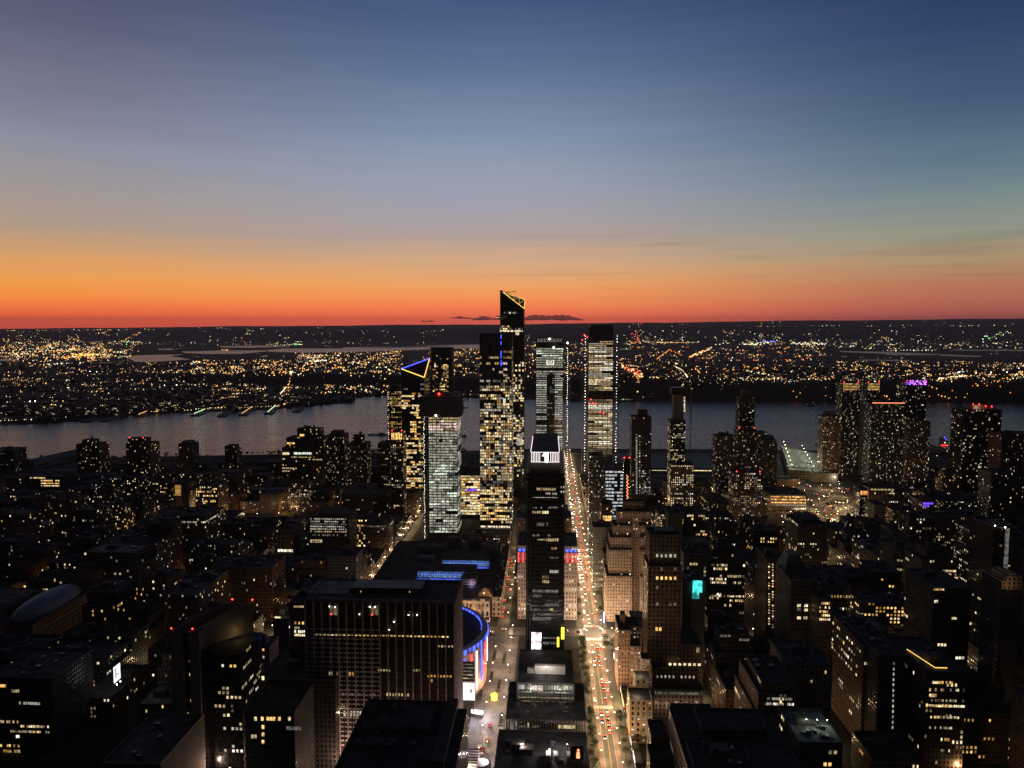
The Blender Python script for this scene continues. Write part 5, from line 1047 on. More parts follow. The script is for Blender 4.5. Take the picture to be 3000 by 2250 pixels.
K('brown block of dotted windows right behind the terraced hotel', 1930, 1955, 1506, 900, 30, 'brown_wall', .55, 'warm', 2.2, 3.3, 1560, cap=60, cluster=False)
K('tan blank-walled block right of the dotted brown block', 1958, 2000, 1505, 880, 30, 'blind_wall', 0, windows=False, vb=1550)
K('low lit-louvre office by the wide street left of the terraced hotel', 1738, 1790, 1545, 880, 24, 'grey_wall', 0, 'warm', 3, 3.6, 1590, rows={j: .8 for j in (2, 4, 6, 8, 10)}, nm='office_block')
t = K('small block with one gold lit corner under the white-banded block', 1762, 1795, 1478, 940, 26, 'brown_wall', .1, 'amber', 3, 3.6, 1540); panel(t, 1766, 1793, 1511, 1526, 940, 'amber_hi', 4, .15)
# garment-district lofts
t = K('broad crenellated loft block with long rows of lit windows', 2072, 2184, 1640, 760, 34, 'loft_wall', .05, 'warm', 2.5, 3.9, 1780, 'the crenellated loft block', nm='loft_block', top=('tank', 'bulkhead', 'units'), rows={}, tiers=[(*PB(2090, 2150, 1600, 768)[:2], 768, 786, 0, PB(2090, 2150, 1600, 768)[2])])
for py, pa, pc, m_ in ((1652, 2078, 2132, 'warm'), (1663, 2090, 2126, 'warm'), (1693, 2080, 2128, 'bright'), (1703, 2080, 2128, 'warm'), (1743, 2080, 2180, 'warm'), (1756, 2132, 2180, 'amber'), (1704, 2146, 2172, 'warm'), (1685, 2146, 2172, 'dim')): panel(t, pa, pc, py, py + 7, 760, m_, int((pc - pa) / 5), .35, prob=.85)
K('plain loft block between the dark setback tower and crenellated block', 2004, 2070, 1625, 740, 32, 'loft_wall', .07, 'dim', 2.8, 3.8, 1700, nm='loft_block', top=('bulkhead', 'tank'))
t = K('blank-walled dark block carrying a bright cyan video screen', 1999, 2066, 1705, 650, 30, 'blind_wall', 0, windows=False, vb=1860, nm='blank_block', top=('units',), land='the cyan screen')
t = thing('billboard', 'bright cyan video screen with a notched lower right corner', 'billboard', (at(2044, 1725, 648)[0], 648, at(2044, 1754, 648)[1])); b = MB(); p0, p1, p2 = at(2030, 1701, 648), at(2057, 1736, 648), at(2048, 1754, 648)
b.box(p0[0], p1[0], 648, 648.6, p1[1], p0[1], 'screen_cyan'); b.box(p0[0], p2[0], 648, 648.6, p2[1], p1[1] - .01, 'screen_cyan'); b.build('screen', t); b = MB(); b.box(p0[0] + 1, p1[0] - 1, 648.6, 650, p2[1] + 2, p0[1] - 1, 'dark_metal'); b.build('bracket', t)
t = K('tall narrow brick slab with two columns of amber windows', 2248, 2299, 1640, 700, 40, 'brick_wall', 0, 'warm', 2.6, 3.3, 1840, 'the two-column brick slab', nm='apartment_slab', top=('bulkhead',))
for i in range(24): panel(t, 2250, 2256, 1650 + i * 8, 1654 + i * 8, 700, 'warm', 1, prob=.9); panel(t, 2261, 2267, 1652 + i * 8, 1656 + i * 8, 700, 'amber' if i < 12 else 'warm', 1, prob=.85); panel(t, 2284, 2297, 1652 + i * 8, 1656 + i * 8, 700, 'warm', 2, .4, prob=.55 if i < 9 else .1)
t = K('dark mansard-roofed loft with a grid of paired lit windows', 2318, 2395, 1700, 640, 40, 'charcoal_wall', 0, 'warm', 3, 3.8, 1850, 'the mansard-roofed loft', nm='loft_block', top=('tank',))
for pa, py, n_ in ((2335, 1770, 2), (2356, 1770, 2), (2382, 1770, 1), (2335, 1806, 2), (2354, 1806, 2), (2373, 1806, 1), (2335, 1782, 2), (2356, 1783, 2)): panel(t, pa, pa + 5.5 * n_, py, py + 8, 640, 'warm_hi' if py != 1782 else 'warm_dim', n_, .2)
a, c, hh = PB(2300, 2368, 1632, 664); b = MB(); zb_ = t.location.z + at(2318, 1700, 640)[1]; V = [(a, 664, zb_ - 2), (c, 664, zb_ - 2), (c, 690, zb_ - 2), (a, 690, zb_ - 2), (a + 5, 671, hh), (c - 5, 671, hh), (c - 5, 684, hh), (a + 5, 684, hh)]; b.solid(V, [(0, 1, 5, 4), (1, 2, 6, 5), (2, 3, 7, 6), (3, 0, 4, 7), (4, 5, 6, 7)], 'copper_green'); b.build('mansard_roof', t)
b = MB(); b.box(a, c, 664.2, 690, 0, zb_ - 2, 'brown_wall'); b.build('rear_wall', t)
t = K('loft with a brightly lit amber corner bay, next to the mansard-roofed loft', 2398, 2440, 1755, 620, 30, 'brown_wall', 0, 'amber', 3, 3.8, 1850, nm='loft_block')
for py, m_, p_ in ((1764, 'amber', .9), (1776, 'amber', .35), (1788, 'amber', .95), (1799, 'amber', .6), (1811, 'bright', .9)): panel(t, 2400, 2432, py, py + 7, 620, m_, 6, .3, prob=p_)
K('dark apartment block with a lit upper corner, left of the tunnel mouth', 2338, 2424, 1536, 930, 50, 'brown_wall', .07, 'warm', 3, 3.3, 1650, top=('bulkhead', 'crown'))
t = K('curving office block with two bright yellow storeys', 2700, 2808, 1640, 790, 40, 'tan_wall', .02, 'bright', 2.6, 3.8, 1720, 'the yellow-storeyed office', nm='office_block', top=('bulkhead', 'tank'), tiers=[(*PB(2715, 2780, 1608, 800)[:2], 800, 824, 0, PB(2715, 2780, 1608, 800)[2])])
for py in (1669, 1679, 1689): panel(t, 2704, 2806, py, py + 7, 790, 'bright', 22, .3, prob=.85 if py != 1679 else .45)
t = K('dark slab tower with a pale lit strip up its face, by the right edge', 2912, 2985, 1545, 740, 40, 'slab_wall', .02, 'dim', 3, 3.3, 1760, 'the strip-lit slab tower', top=('units',), nm='apartment_slab'); panel(t, 2945, 2951, 1548, 1690, 740, 'white_dim', 1, .1, name='lit_strip')
b = MB(); b.gem(*pq(2945, 1545, 737), .7, 'lamp_white'); b.gem(*pq(2915, 1540, 737), .6, 'lamp_white'); b.build('lamp', t)
K('dark slab dotted with lit windows just left of the strip-lit slab tower', 2858, 2906, 1560, 800, 40, 'brick_wall', .26, 'warm', 2.8, 3.3, 1700, nm='apartment_slab')
t = K('beige step-gabled building glowing warm near the right edge', 2934, 2996, 1702, 600, 26, 'charcoal_wall', 0, windows=False, vb=1740, nm='gabled_building', top=(), coping='coping_warm', tiers=[(*PB(2948, 2990, 1690, 600.6)[:2], 599.2, 622, PB(2948, 2990, 1728, 599.2)[2], PB(2948, 2990, 1690, 599.2)[2], dict(wall='cream_wall')), (*PB(2936, 2996, 1704, 599.6)[:2], 599.6, 618, PB(2936, 2996, 1726, 599.6)[2], PB(2936, 2996, 1704, 599.6)[2], dict(wall='cream_wall')), (*PB(2960, 2976, 1681, 599.4)[:2], 599.4, 618, PB(2960, 2976, 1692, 599.4)[2], PB(2960, 2976, 1681, 599.4)[2], dict(wall='cream_wall'))]); q = pq(2962, 1722, 592); lamp(t, q, 420, (1, .66, .34), .4, 'gable_flood')  # charcoal base, cream gable: unlit wall and lit top put into the colours
t = K('broad dark loft with a fine window grid, one white window near its top', 2735, 2845, 1722, 640, 50, 'loft_wall', .01, 'warm', 2.5, 3.7, 1860, nm='loft_block', top=('tank', 'bulkhead')); panel(t, 2737, 2748, 1758, 1766, 640, 'white_hi', 3, .2); panel(t, 2735, 2766, 1724, 1730, 640, 'amber', 8, .3); panel(t, 2788, 2802, 1808, 1815, 640, 'warm_hi', 3, .25)
t = K('brown office near the lower right corner with several fully lit storeys', 2714, 2832, 1968, 525, 60, 'brown_wall', .03, 'warm', 2.7, 3.8, 2250, 'the many-storey-lit brown office', nm='office_block', top=('units', 'bulkhead'), rows={})
for py, p_, pa, pc, m_ in ((1995, .8, 2726, 2792, 'amber'), (2016, .9, 2722, 2744, 'amber'), (2033, .9, 2722, 2744, 'amber'), (2017, .4, 2750, 2826, 'dim'), (2048, .6, 2722, 2824, 'dim'), (2064, .95, 2720, 2826, 'bright'), (2097, .8, 2720, 2810, 'warm'), (2162, .8, 2756, 2782, 'amber'), (2195, .6, 2756, 2800, 'warm'), (2128, .4, 2722, 2826, 'dim')): panel(t, pa, pc, py, py + 9, 525, m_, int((pc - pa) / 5.2), .3, prob=p_)
b = MB(); zr = at(2760, 1968, 525)[1]
p = [(at(2724, 1965, 526)[0], 560, zr + .6), (at(2748, 1965, 526)[0], 530, zr + .6), (at(2784, 1965, 526)[0], 530, zr + .6)]; b.bar(p[0], p[1], .5, 'led_gold'); b.bar(p[1], p[2], .5, 'led_gold'); b.build('roof_light', t)
t = K('black slab with a single column of white stair windows', 2575, 2652, 1918, 540, 60, 'charcoal_wall', 0, 'warm', 3, 3.6, 2140, 'the stair-lit black slab', nm='office_slab', top=('units', 'tank'), windows=False)
for i in range(13): panel(t, 2616 - i * .3, 2621 - i * .3, 1940 + i * 15.6, 1948 + i * 15.6, 540, 'white_mid', 1)
t = K('loft whose side wall shows four long slanting rows of lit windows', 2530, 2573, 1895, 560, 90, 'brown_wall', .02, 'warm', 3.2, 3.8, 2120, nm='loft_block', top=('units',)); x0 = at(2530, 1895, 560)[0]
hh = at(2530, 1895, 560)[1]
for r_, zz in enumerate((6, 13, 20, 27)):
    for i in range(16):
        if rg.random() < .75: o = bpy.data.objects.new('window', pane_mesh(rg.choice(PALS['warm']))); COL.objects.link(o); o.parent = t; o.location = Vector((x0, 566 + i * 4.9, hh - zz)) - t.location; o.scale = (2, 1, 1.8); o.rotation_euler = (0, 0, -math.pi / 2)
K('stepped brown brick building with two lit storeys under its top setback', 2217, 2332, 2100, 500, 60, 'brown_wall', .03, 'warm', 2.7, 3.7, 2250, 'the stepped brown brick building', nm='loft_building', top=('tank', 'units'), tiers=[(*PB(2222, 2330, 2032, 504)[:2], 504, 556, 0, PB(2222, 2330, 2032, 504)[2]), (*PB(2232, 2326, 1998, 509)[:2], 509, 550, 0, PB(2232, 2326, 1998, 509)[2])])
t = bpy.data.objects[[o.name for o in S.objects if o.get('label', '').startswith('stepped brown brick')][0]]
panel(t, 2247, 2326, 2043, 2052, 504, 'white', 16, .35, prob=.85); panel(t, 2240, 2326, 2058, 2067, 504, 'white', 17, .35, prob=.85); panel(t, 2222, 2246, 2166, 2176, 500, 'amber_hi', 4, .3); panel(t, 2252, 2264, 2168, 2175, 500, 'warm_mid', 2, .3)
lamp(t, (t.location.x - 38, 520, 6), 5000, (1, .58, .26), .5, 'street_flood')
t = K('dark building with a greenish floodlit roof terrace at the bottom edge', 2340, 2470, 2175, 440, 40, 'grey_wall', .04, 'warm', 3, 3.8, 2250, 'the floodlit roof terrace', nm='office_building', roofm='roof_silver', top=('units', 'units', 'bulkhead', 'units')); zr = at(2400, 2175, 440)[1]
for px in (2392, 2425, 2455): X = at(px, 2175, 440)[0]; lamp(t, (X, 458, zr + 4.5), 700, (.86, 1, .72), .3, 'terrace_light'); b = MB(); b.cyl(X, 458, zr - .7, zr + 4.2, .1, .1, 'dark_metal', 5); b.gem(X, 458, zr + 4.5, .3, 'lamp_white'); b.build('roof_lamp', t)
# dark flat roof of the department store, bottom right of the wide street
t = block('department_store', 'huge dark flat roof at the bottom edge right of the wide street', 'building', 81, 146, 400, 486, 66, 'brown_wall', 4, 4.5, .02, pal='warm', top=('units', 'units', 'units', 'bulkhead', 'bulkhead', 'tank', 'tank'), vis=(1950, 2200, 2100, 2250), land='the huge dark flat roof', tiers=[(96, 136, 452, 478, 66, 70), (84, 118, 410, 440, 66, 68.5)])
T = [(63.5, 80.6, 448, 468, 0, 34), (66.5, 80.6, 468.5, 484, 0, 41), (69.5, 80.6, 484.5, 506, 0, 46)]
t = hero('stepped_wing', 'narrow dark wing stepping up along the right kerb beside the huge flat roof', 'building', 63.5, 80.6, 448, 506, 46); roofset(t, [dict(poly=rect(*q[:4]), z0=q[4], z1=q[5]) for q in T], 'brown_wall', 'coping', 'roof_tar', 3.2, 4)
# left side
x0, x1, _ = PB(1078, 1342, 2052, 478); h = at(1200, 2052, 478)[1]
t = block('old_hotel', 'big unlit old hotel with a flat black roof at the bottom edge', 'building', x0, x1, 400, 478, h, 'brown_wall', 3, 3.5, .0, windows=False, roofm='roof_worn', top=('units', 'bulkhead', 'units', 'bulkhead', 'units', 'tank', 'tank'), vis=(1010, 1372, 2052, 2250), land='the unlit old hotel')
b = MB(); b.box(x1 - 7, x1 + .6, 404, 476, h - .5, h + 3.2, 'blind_wall'); b.build('roof_gallery', t)
q0, q1, qh = PB(1342, 1371, 2076, 477); b = MB(); b.walls(rect(x1 + .05, q1, 402, 477), 0, qh, 'brown_wall', 3, 3.5); b.face([(*p, qh) for p in rect(x1 + .05, q1, 402, 477)], 'roof_tar'); b.build('side_wing', t)
b = MB(); b.box(x0 + 18, x0 + 48, 440, 470, h - .6, h + 1.6, 'roof_grey'); b.build('roof_platform', t)
# curved-top tower
Yc = 505; x0, x1, h = PB(497, 706, 1940, Yc); h1 = at(560, 1853, Yc)[1]; h2 = at(650, 1950, Yc)[1]
t = hero('apartment_tower', 'tower with two curved roof walls and red lamps at the lower left', 'tower', x0, x1, Yc, Yc + 42, h1, 1805, 2250, 495, 712, 'the curved-top tower')
xa, xb, xc = at(498, 1853, Yc)[0], at(532, 1853, Yc)[0], at(582, 1853, Yc)[0]
b = MB(); b.walls(rect(xa, xb, Yc, Yc + 40), 0, h1, 'concrete_wall', 4, 4); b.walls(rect(xb, at(552, 1853, Yc)[0], Yc + 3, Yc + 40), 0, h1 - 4, 'charcoal_wall', 3, 3.3); b.walls(rect(at(552, 1853, Yc)[0], xc, Yc, Yc + 40), 0, h1, 'concrete_wall', 4, 4); b.face([(*p, h1 - .5) for p in rect(xa, xc, Yc + .5, Yc + 40)], 'roof_tar'); b.build('core_wall', t)
b = MB(); b.walls(rect(xc, at(620, 1930, Yc)[0], Yc + 2, Yc + 40), 0, h1 - 14, 'charcoal_wall', 3, 3.3); b.face([(*p, h1 - 14) for p in rect(xc, at(620, 1930, Yc)[0], Yc + 2, Yc + 40)], 'roof_tar'); xr0, xr1 = at(620, 1930, Yc)[0], at(704, 1930, Yc)[0]; hs = h1 - 10
b.walls(rect(xr0, xr1, Yc + 1, Yc + 40), 0, hs - 6, 'curtain_wall', 3, 3.3); b.face([(*p, hs - 6) for p in rect(xr0, xr1, Yc + 1, Yc + 40)], 'roof_tar'); b.build('wall', t)
for xw, nm in ((xa, 0), (at(560, 1853, Yc)[0], 1)):       # sail-like curved walls on the roof
    P = []; n = 14
    for k in range(n + 1): u = k / n; P.append((xw + 30 * u, Yc + 2 + 34 * u + 3 * math.sin(u * 3.1), h1 + 9 * math.sin(u * math.pi * .5)))
    b = MB()
    for p, q in zip(P, P[1:]):
        V = [(p[0], p[1], h1 - 14), (q[0], q[1], h1 - 14), (q[0], q[1], q[2]), (p[0], p[1], p[2])]; V += [(x + .6, y - .6, z) for x, y, z in V]; b.solid(V, [(3, 2, 1, 0), (4, 5, 6, 7), (0, 1, 5, 4), (1, 2, 6, 5), (2, 3, 7, 6), (3, 0, 4, 7)], 'concrete')
    b.build('curved_roof_wall', t); 
    for q in (P[0], P[-1]): c = MB(); c.cyl(q[0], q[1], q[2], q[2] + 1.4, .12, .1, 'dark_metal', 5); c.gem(q[0], q[1], q[2] + 1.9, .75, 'beacon_red'); c.build('beacon', t)
lamp(t, (xr0 + 10, Yc + 22, hs), 420, (1, .62, .22), .3, 'roof_terrace_light')
panes(t, xr0, xr1, Yc + 1, Yc + 40, 0, hs - 6, 3, 3.3, .55, .6, .12, pal='warm', cap=60, sides=True, rg=random.Random(8)); panes(t, xb, at(552, 1853, Yc)[0], Yc + 3, Yc + 40, 0, h1 - 8, 3, 3.3, .4, .55, .06, pal='amber', cap=12, sides=False, rg=random.Random(9))
t = K('dark stepped office left of the unlit old hotel, one row of amber windows', 716, 862, 2085, 470, 40, 'charcoal_wall', 0, 'warm', 3, 3.7, 2250, 'the dark stepped office', nm='office_building', top=('units', 'bulkhead'), tiers=[(*PB(760, 982, 1990, 512)[:2], 512, 566, 0, PB(760, 982, 1990, 512)[2])])
for pa, n_, py, m_, Y_ in ((744, 1, 2100, 'warm_hi', 470), (764, 1, 2100, 'amber_hi', 470), (780, 3, 2100, 'amber_hi', 470), (814, 1, 2100, 'amber_hi', 470), (843, 1, 2100, 'warm_hi', 470), (735, 2, 2152, 'warm_mid', 470), (766, 1, 2124, 'amber_hi', 470), (766, 1, 2146, 'amber_hi', 470), (766, 1, 2168, 'amber_hi', 470), (838, 5, 2128, 'white_dim', 470), (766, 1, 1981, 'warm_hi', 512), (797, 1, 2030, 'white_hi', 512), (852, 1, 2048, 'warm_hi', 512)): panel(t, pa, pa + 9 * n_, py, py + 11, Y_, m_, n_, .15)
for i in range(4): X = PB(760, 982, 1990, 512)[1]; c = MB(); c.gem(X + .9, 516 + i * 9, 40 - i, .55, 'lamp_warm'); c.box(X, X + .8, 515.9 + i * 9, 516.1 + i * 9, 39.9 - i, 40.1 - i, 'dark_metal'); c.build('wall_lamp', t); lamp(t, (X + 2.4, 516 + i * 9, 40 - i), 260, (1, .8, .42), .3, 'wall_lamp_light')
t = K('small pale block with two rows of orange windows, right of the curved-top tower', 724, 788, 1896, 655, 24, 'pale_wall', 0, 'orange', 3, 3.6, 1950, nm='office_building', tiers=[(*PB(742, 776, 1882, 660)[:2], 660, 672, 0, PB(742, 776, 1882, 660)[2])])
panel(t, 733, 776, 1900, 1908, 655, 'orange', 4, .35); panel(t, 721, 740, 1921, 1929, 655, 'orange', 2, .3); panel(t, 746, 776, 1921, 1929, 655, 'white_mid', 4, .4)
t = K('dark block with an arched lit attic and magenta-lit side wall', 800, 846, 1812, 690, 40, 'slab_wall', .06, 'mixed', 3, 3.6, 1900, nm='office_building'); q = pq(826, 1806, 692); lamp(t, (q[0], q[1], q[2] + 3), 520, (1, .9, .35), .3, 'attic_light'); panel(t, 804, 822, 1806, 1811, 690, 'warm_hi', 2, .1); lamp(t, (at(850, 1850, 680)[0], 690, 30), 700, (.9, .2, .8), .4, 'side_glow')
t = K('office with white and amber windows in broken rows at the lower left edge', -30, 150, 1985, 520, 50, 'charcoal_wall', 0, 'warm', 3, 3.7, 2250, 'the lower left office', nm='office_building', top=('units', 'tank'))
for pa, pc, py, m_, p_ in ((0, 18, 2005, 'amber_hi', 1), (33, 57, 2020, 'warm_mid', .9), (55, 118, 2056, 'white_mid', .7), (0, 55, 2110, 'warm_mid', .5), (60, 150, 2124, 'warm', .8), (30, 145, 2139, 'warm', .9), (46, 58, 2153, 'white_hi', 1), (0, 58, 2180, 'amber', .6), (8, 60, 2196, 'amber', .8), (30, 54, 2224, 'bright', 1), (0, 22, 2240, 'bright', 1)): panel(t, pa, pc, py, py + 9, 520, m_, max(1, int((pc - pa) / 6)), .3, prob=p_)
t = K('brick loft with a bright white sign on its side wall, lower left', 240, 322, 2045, 565, 60, 'brown_wall', .03, 'warm', 2.8, 3.7, 2250, 'the white-signed loft', nm='loft_building', top=('tank', 'bulkhead')); X1 = t.location.x + (at(322, 2045, 565)[0] - at(240, 2045, 565)[0]) / 2
panel(t, 238, 272, 2017, 2026, 565, 'warm_hi', 5, .3) if 0 else None; panel(t, 256, 276, 2120, 2130, 565, 'warm_hi', 2, .2); panel(t, 284, 322, 2212, 2222, 565, 'white_mid', 6, .3)
lamp(t, (X1 + 7, 590, 44), 900, (1, .82, .36), .4, 'wall_light')
t = thing('billboard', 'bright white wall sign lit from below, on the brick loft side', 'billboard', (X1 + .3, 571, 30)); b = MB(); b.box(X1 + .15, X1 + .5, 571, 580, 30, 43, 'screen_white'); b.build('panel', t); b = MB(); b.box(X1 + .5, X1 + .6, 573, 574.2, 33, 41, 'cloth_dark'); b.box(X1 + .5, X1 + .6, 575, 578, 35, 36, 'cloth_dark'); b.build('lettering', t); b = MB(); b.gem(X1 + 2, 572, 28.6, .6, 'lamp_white'); b.gem(X1 + 2, 577, 28.6, .6, 'lamp_white'); b.build('lamp', t)
t = K('dark blue-roofed low building with a pale gable wall at the lower left', 300, 470, 2235, 440, 60, 'blind_wall', 0, windows=False, vb=2250, nm='low_building', roofm='roof_grey', coping='coping_pale', top=('units',)); lamp(t, (t.location.x + 46, 455, 30), 900, (1, .84, .8), .4, 'gable_light')
# inflated roof and others beyond
ta = [gnd(70, 1812, 38), gnd(185, 1742, 38)]; t = hero('sports_bubble', 'pale inflated sports dome on a dark building, left edge', 'sports dome', min(ta[0][0], ta[1][0]) - 16, max(ta[0][0], ta[1][0]) + 16, ta[0][1] - 6, ta[1][1] + 10, 50, 1731, 1820, 25, 208, 'the pale inflated dome')
a, c = Vector((*ta[0], 0)), Vector((*ta[1], 0)); xm = (a.x + c.x) / 2 - 6; L0, L1 = a.y, c.y + 26; n, mm = 20, 14; b = MB(); rows_ = []
for i in range(n + 1):
    u = i / n; e = math.sin(math.pi * min(1, max(0, u))) ** .3 if 0 < u < 1 else .02
    rows_.append([(xm + 17 * e * math.cos(math.pi * k / mm), L0 + (L1 - L0) * u, 34 + 13 * e * math.sin(math.pi * k / mm)) for k in range(mm + 1)])
base = 0
for r_ in rows_: b.v += r_
b.mi('tennis_fabric')
for i in range(n):
    for k in range(mm): q = i * (mm + 1) + k; b.f.append((q, q + mm + 1, q + mm + 2, q + 1)); b.m.append(0); b.uv.append([(0, 0)] * 4)
o = b.build('dome', t)
for p in o.data.polygons: p.use_smooth = True
b = MB(); b.walls(rect(xm - 19, xm + 19, L0 - 4, L1 + 4), 0, 34.2, 'tan_wall', 4, 5); b.face([(*p, 34) for p in rect(xm - 19, xm + 19, L0 - 4, L1 + 4)], 'roof_tar'); b.build('wall', t)
t = K('block whose whole face is a bright grid of white windows', 904, 1021, 1515, 985, 45, 'charcoal_wall', 0, 'white', 3, 4.3, 1605, 'the white-gridded block', nm='office_block', roofm='roof_grey', top=('crown', 'units'))
for r_ in range(6): panel(t, 908, 1016, 1518 + r_ * 7.4, 1523 + r_ * 7.4, 985, ['white_mid', 'white_mid', 'white_dim', 'white_mid', 'white_mid', 'warm_mid'][r_], 18, .3, prob=.92); 
panel(t, 908, 1016, 1564, 1571, 985, 'white_dim', 18, .3, prob=.6); panel(t, 908, 945, 1580, 1590, 985, 'warm_mid', 5, .3); panel(t, 1000, 1018, 1606, 1610, 985, 'white_hi', 4, .2)
t = K('low hall with a white-lit ground floor and tall dark windows', 811, 860, 1560, 1000, 45, 'tan_wall', .0, 'warm', 6, 6, 1622, nm='low_hall', roofm='roof_grey'); panel(t, 813, 858, 1609, 1617, 1000, 'white_hi', 5, .15)
K('tall long dark warehouse behind the white-gridded block', 1000, 1130, 1448, 1180, 90, 'brick_wall', .02, 'dim', 3, 4, 1500, 'the long dark warehouse', nm='warehouse', roofm='roof_grey', top=('units', 'bulkhead', 'tank'))
# waterfront on the left
K('stepped riverside tower with a lit terrace corner, second from the left edge', 222, 287, 1302, 1500, 40, 'brick_wall', .10, 'warm', 3, 3.4, 1380, 'the stepped riverside tower', tiers=[(*PB(240, 272, 1289, 1506)[:2], 1506, 1528, 0, PB(240, 272, 1289, 1506)[2])], top=('tank',), **TW)
K('riverside tower with two red lamps on its flat top', 368, 438, 1300, 1490, 40, 'brick_wall', .08, 'warm', 3, 3.4, 1390, 'the two-red-lamp tower', tiers=[(*PB(374, 424, 1285, 1495)[:2], 1495, 1520, 0, PB(374, 424, 1285, 1495)[2])], top=('beacons',), **TW)
K('plain round-shouldered riverside tower without lit windows', 522, 561, 1300, 1540, 34, 'brick_wall', .03, 'dim', 3, 3.4, 1380, top=('crown',), **TW)
K('small square-topped tower on the left riverbank', 658, 684, 1307, 1560, 30, 'charcoal_wall', .08, 'warm', 3, 3.4, 1370, top=('bulkhead',), tiers=[(*PB(680, 694, 1316, 1562)[:2], 1562, 1585, 0, PB(680, 694, 1316, 1562)[2])], **TW)
K('dark apartment tower cut by the left edge above the river', -30, 40, 1318, 1560, 40, 'charcoal_wall', .06, 'dim', 3, 3.4, 1390, top=('mast', 'bulkhead'), **TW)
t = K('terraced riverside building with bright yellow and white bands', 826, 952, 1312, 1440, 60, 'charcoal_wall', .05, 'amber', 3, 4, 1400, 'the terraced riverside building', tiers=[(*PB(838, 946, 1284, 1450)[:2], 1450, 1490, 0, PB(838, 946, 1284, 1450)[2]), (*PB(870, 938, 1256, 1460)[:2], 1460, 1484, 0, PB(870, 938, 1256, 1460)[2])], top=('tank', 'bulkhead', 'tank'), **TW)
panel(t, 828, 848, 1325, 1332, 1440, 'warm_hi', 2, .1); panel(t, 860, 914, 1325, 1332, 1440, 'cool_hi', 5, .1); panel(t, 852, 912, 1338, 1341, 1440, 'warm_mid', 5, .1); panel(t, 840, 864, 1296, 1301, 1450, 'amber_hi', 3, .15); panel(t, 878, 892, 1272, 1278, 1460, 'amber_hi', 2, .1); panel(t, 826, 870, 1370, 1374, 1440, 'warm_mid', 4, .1); panel(t, 826, 850, 1378, 1382, 1440, 'warm_mid', 3, .1); panel(t, 915, 945, 1345, 1348, 1440, 'warm_mid', 3, .1)
K('dark tower with an arcaded top right of the terraced riverside building', 957, 1008, 1275, 1400, 34, 'brown_wall', .16, 'mixed', 2.8, 3.3, 1420, top=('crown',), **TW)
K('dark stepped tower with a water tank on its peak, above the long warehouse', 1019, 1075, 1300, 1360, 34, 'brick_wall', .12, 'mixed', 2.8, 3.3, 1420, tiers=[(*PB(1032, 1062, 1276, 1366)[:2], 1366, 1384, 0, PB(1032, 1062, 1276, 1366)[2])], top=('tank',), **TW)
t = K('low lit block of amber storeys near the left riverbank', 88, 174, 1396, 1330, 40, 'charcoal_wall', 0, 'amber', 4, 4, 1432, 'the amber riverside block', nm='office_block')
for py in (1398, 1406, 1414, 1421): panel(t, 120 if py > 1400 else 88, 174 if py > 1400 else 132, py, py + 4, 1330, 'amber', 14, .12, prob=.9)
t = K('office with a lit lattice of amber windows, left of the amber street lamps', 572, 638, 1424, 1190, 40, 'brown_wall', .05, 'amber', 3.4, 4, 1480, nm='office_block'); 
for py, p_ in ((1430, .6), (1438, .8), (1450, .7), (1464, .5), (1472, .4)): panel(t, 574, 636, py, py + 5, 1190, 'amber', 12, .3, prob=p_)
t = K('narrow block with one amber louvred wall above dark rooftops', 511, 532, 1418, 1200, 24, 'brick_wall', 0, 'amber', 3, 4, 1460); panel(t, 512, 531, 1421, 1452, 1200, 'amber_mid', 6, .3)
# pier shed
pa, pb2 = gnd(80, 1362, 8), gnd(185, 1338, 8); t = hero('pier_shed', 'long dark pitched-roof shed on a pier at the left riverbank', 'pier shed', -1330, -1150, 1700, 1990, 16, land='the pier shed'); d = Vector((pb2[0] - pa[0], pb2[1] - pa[1], 0)).normalized()
n_ = Vector((d.y, -d.x, 0)) * 20; A0 = Vector((pa[0], pa[1], 0)); A1 = A0 + d * 190; V = []
for P_ in (A0, A1): V += [tuple(P_ - n_ + Vector((0, 0, -2))), tuple(P_ + n_ + Vector((0, 0, -2))), tuple(P_ + n_ + Vector((0, 0, 12))), tuple(P_ + Vector((0, 0, 19))), tuple(P_ - n_ + Vector((0, 0, 12)))]
b = MB(); b.solid(V, [(0, 1, 2, 3, 4), (9, 8, 7, 6, 5), (0, 5, 6, 1), (1, 6, 7, 2), (4, 9, 5, 0)], 'tan_wall'); b.build('wall', t); b = MB(); b.solid([(x, y, z + .3) for x, y, z in V], [(2, 7, 8, 3), (3, 8, 9, 4)], 'roof_silver'); b.build('roof', t)
VIS += [(735, 895, 1472, 1512, 1230), (2250, 2440, 1400, 1528, 1090), (2430, 2575, 1400, 1572, 960), (2290, 2340, 1500, 1610, 900), (2285, 2440, 1295, 1392, 1480)]
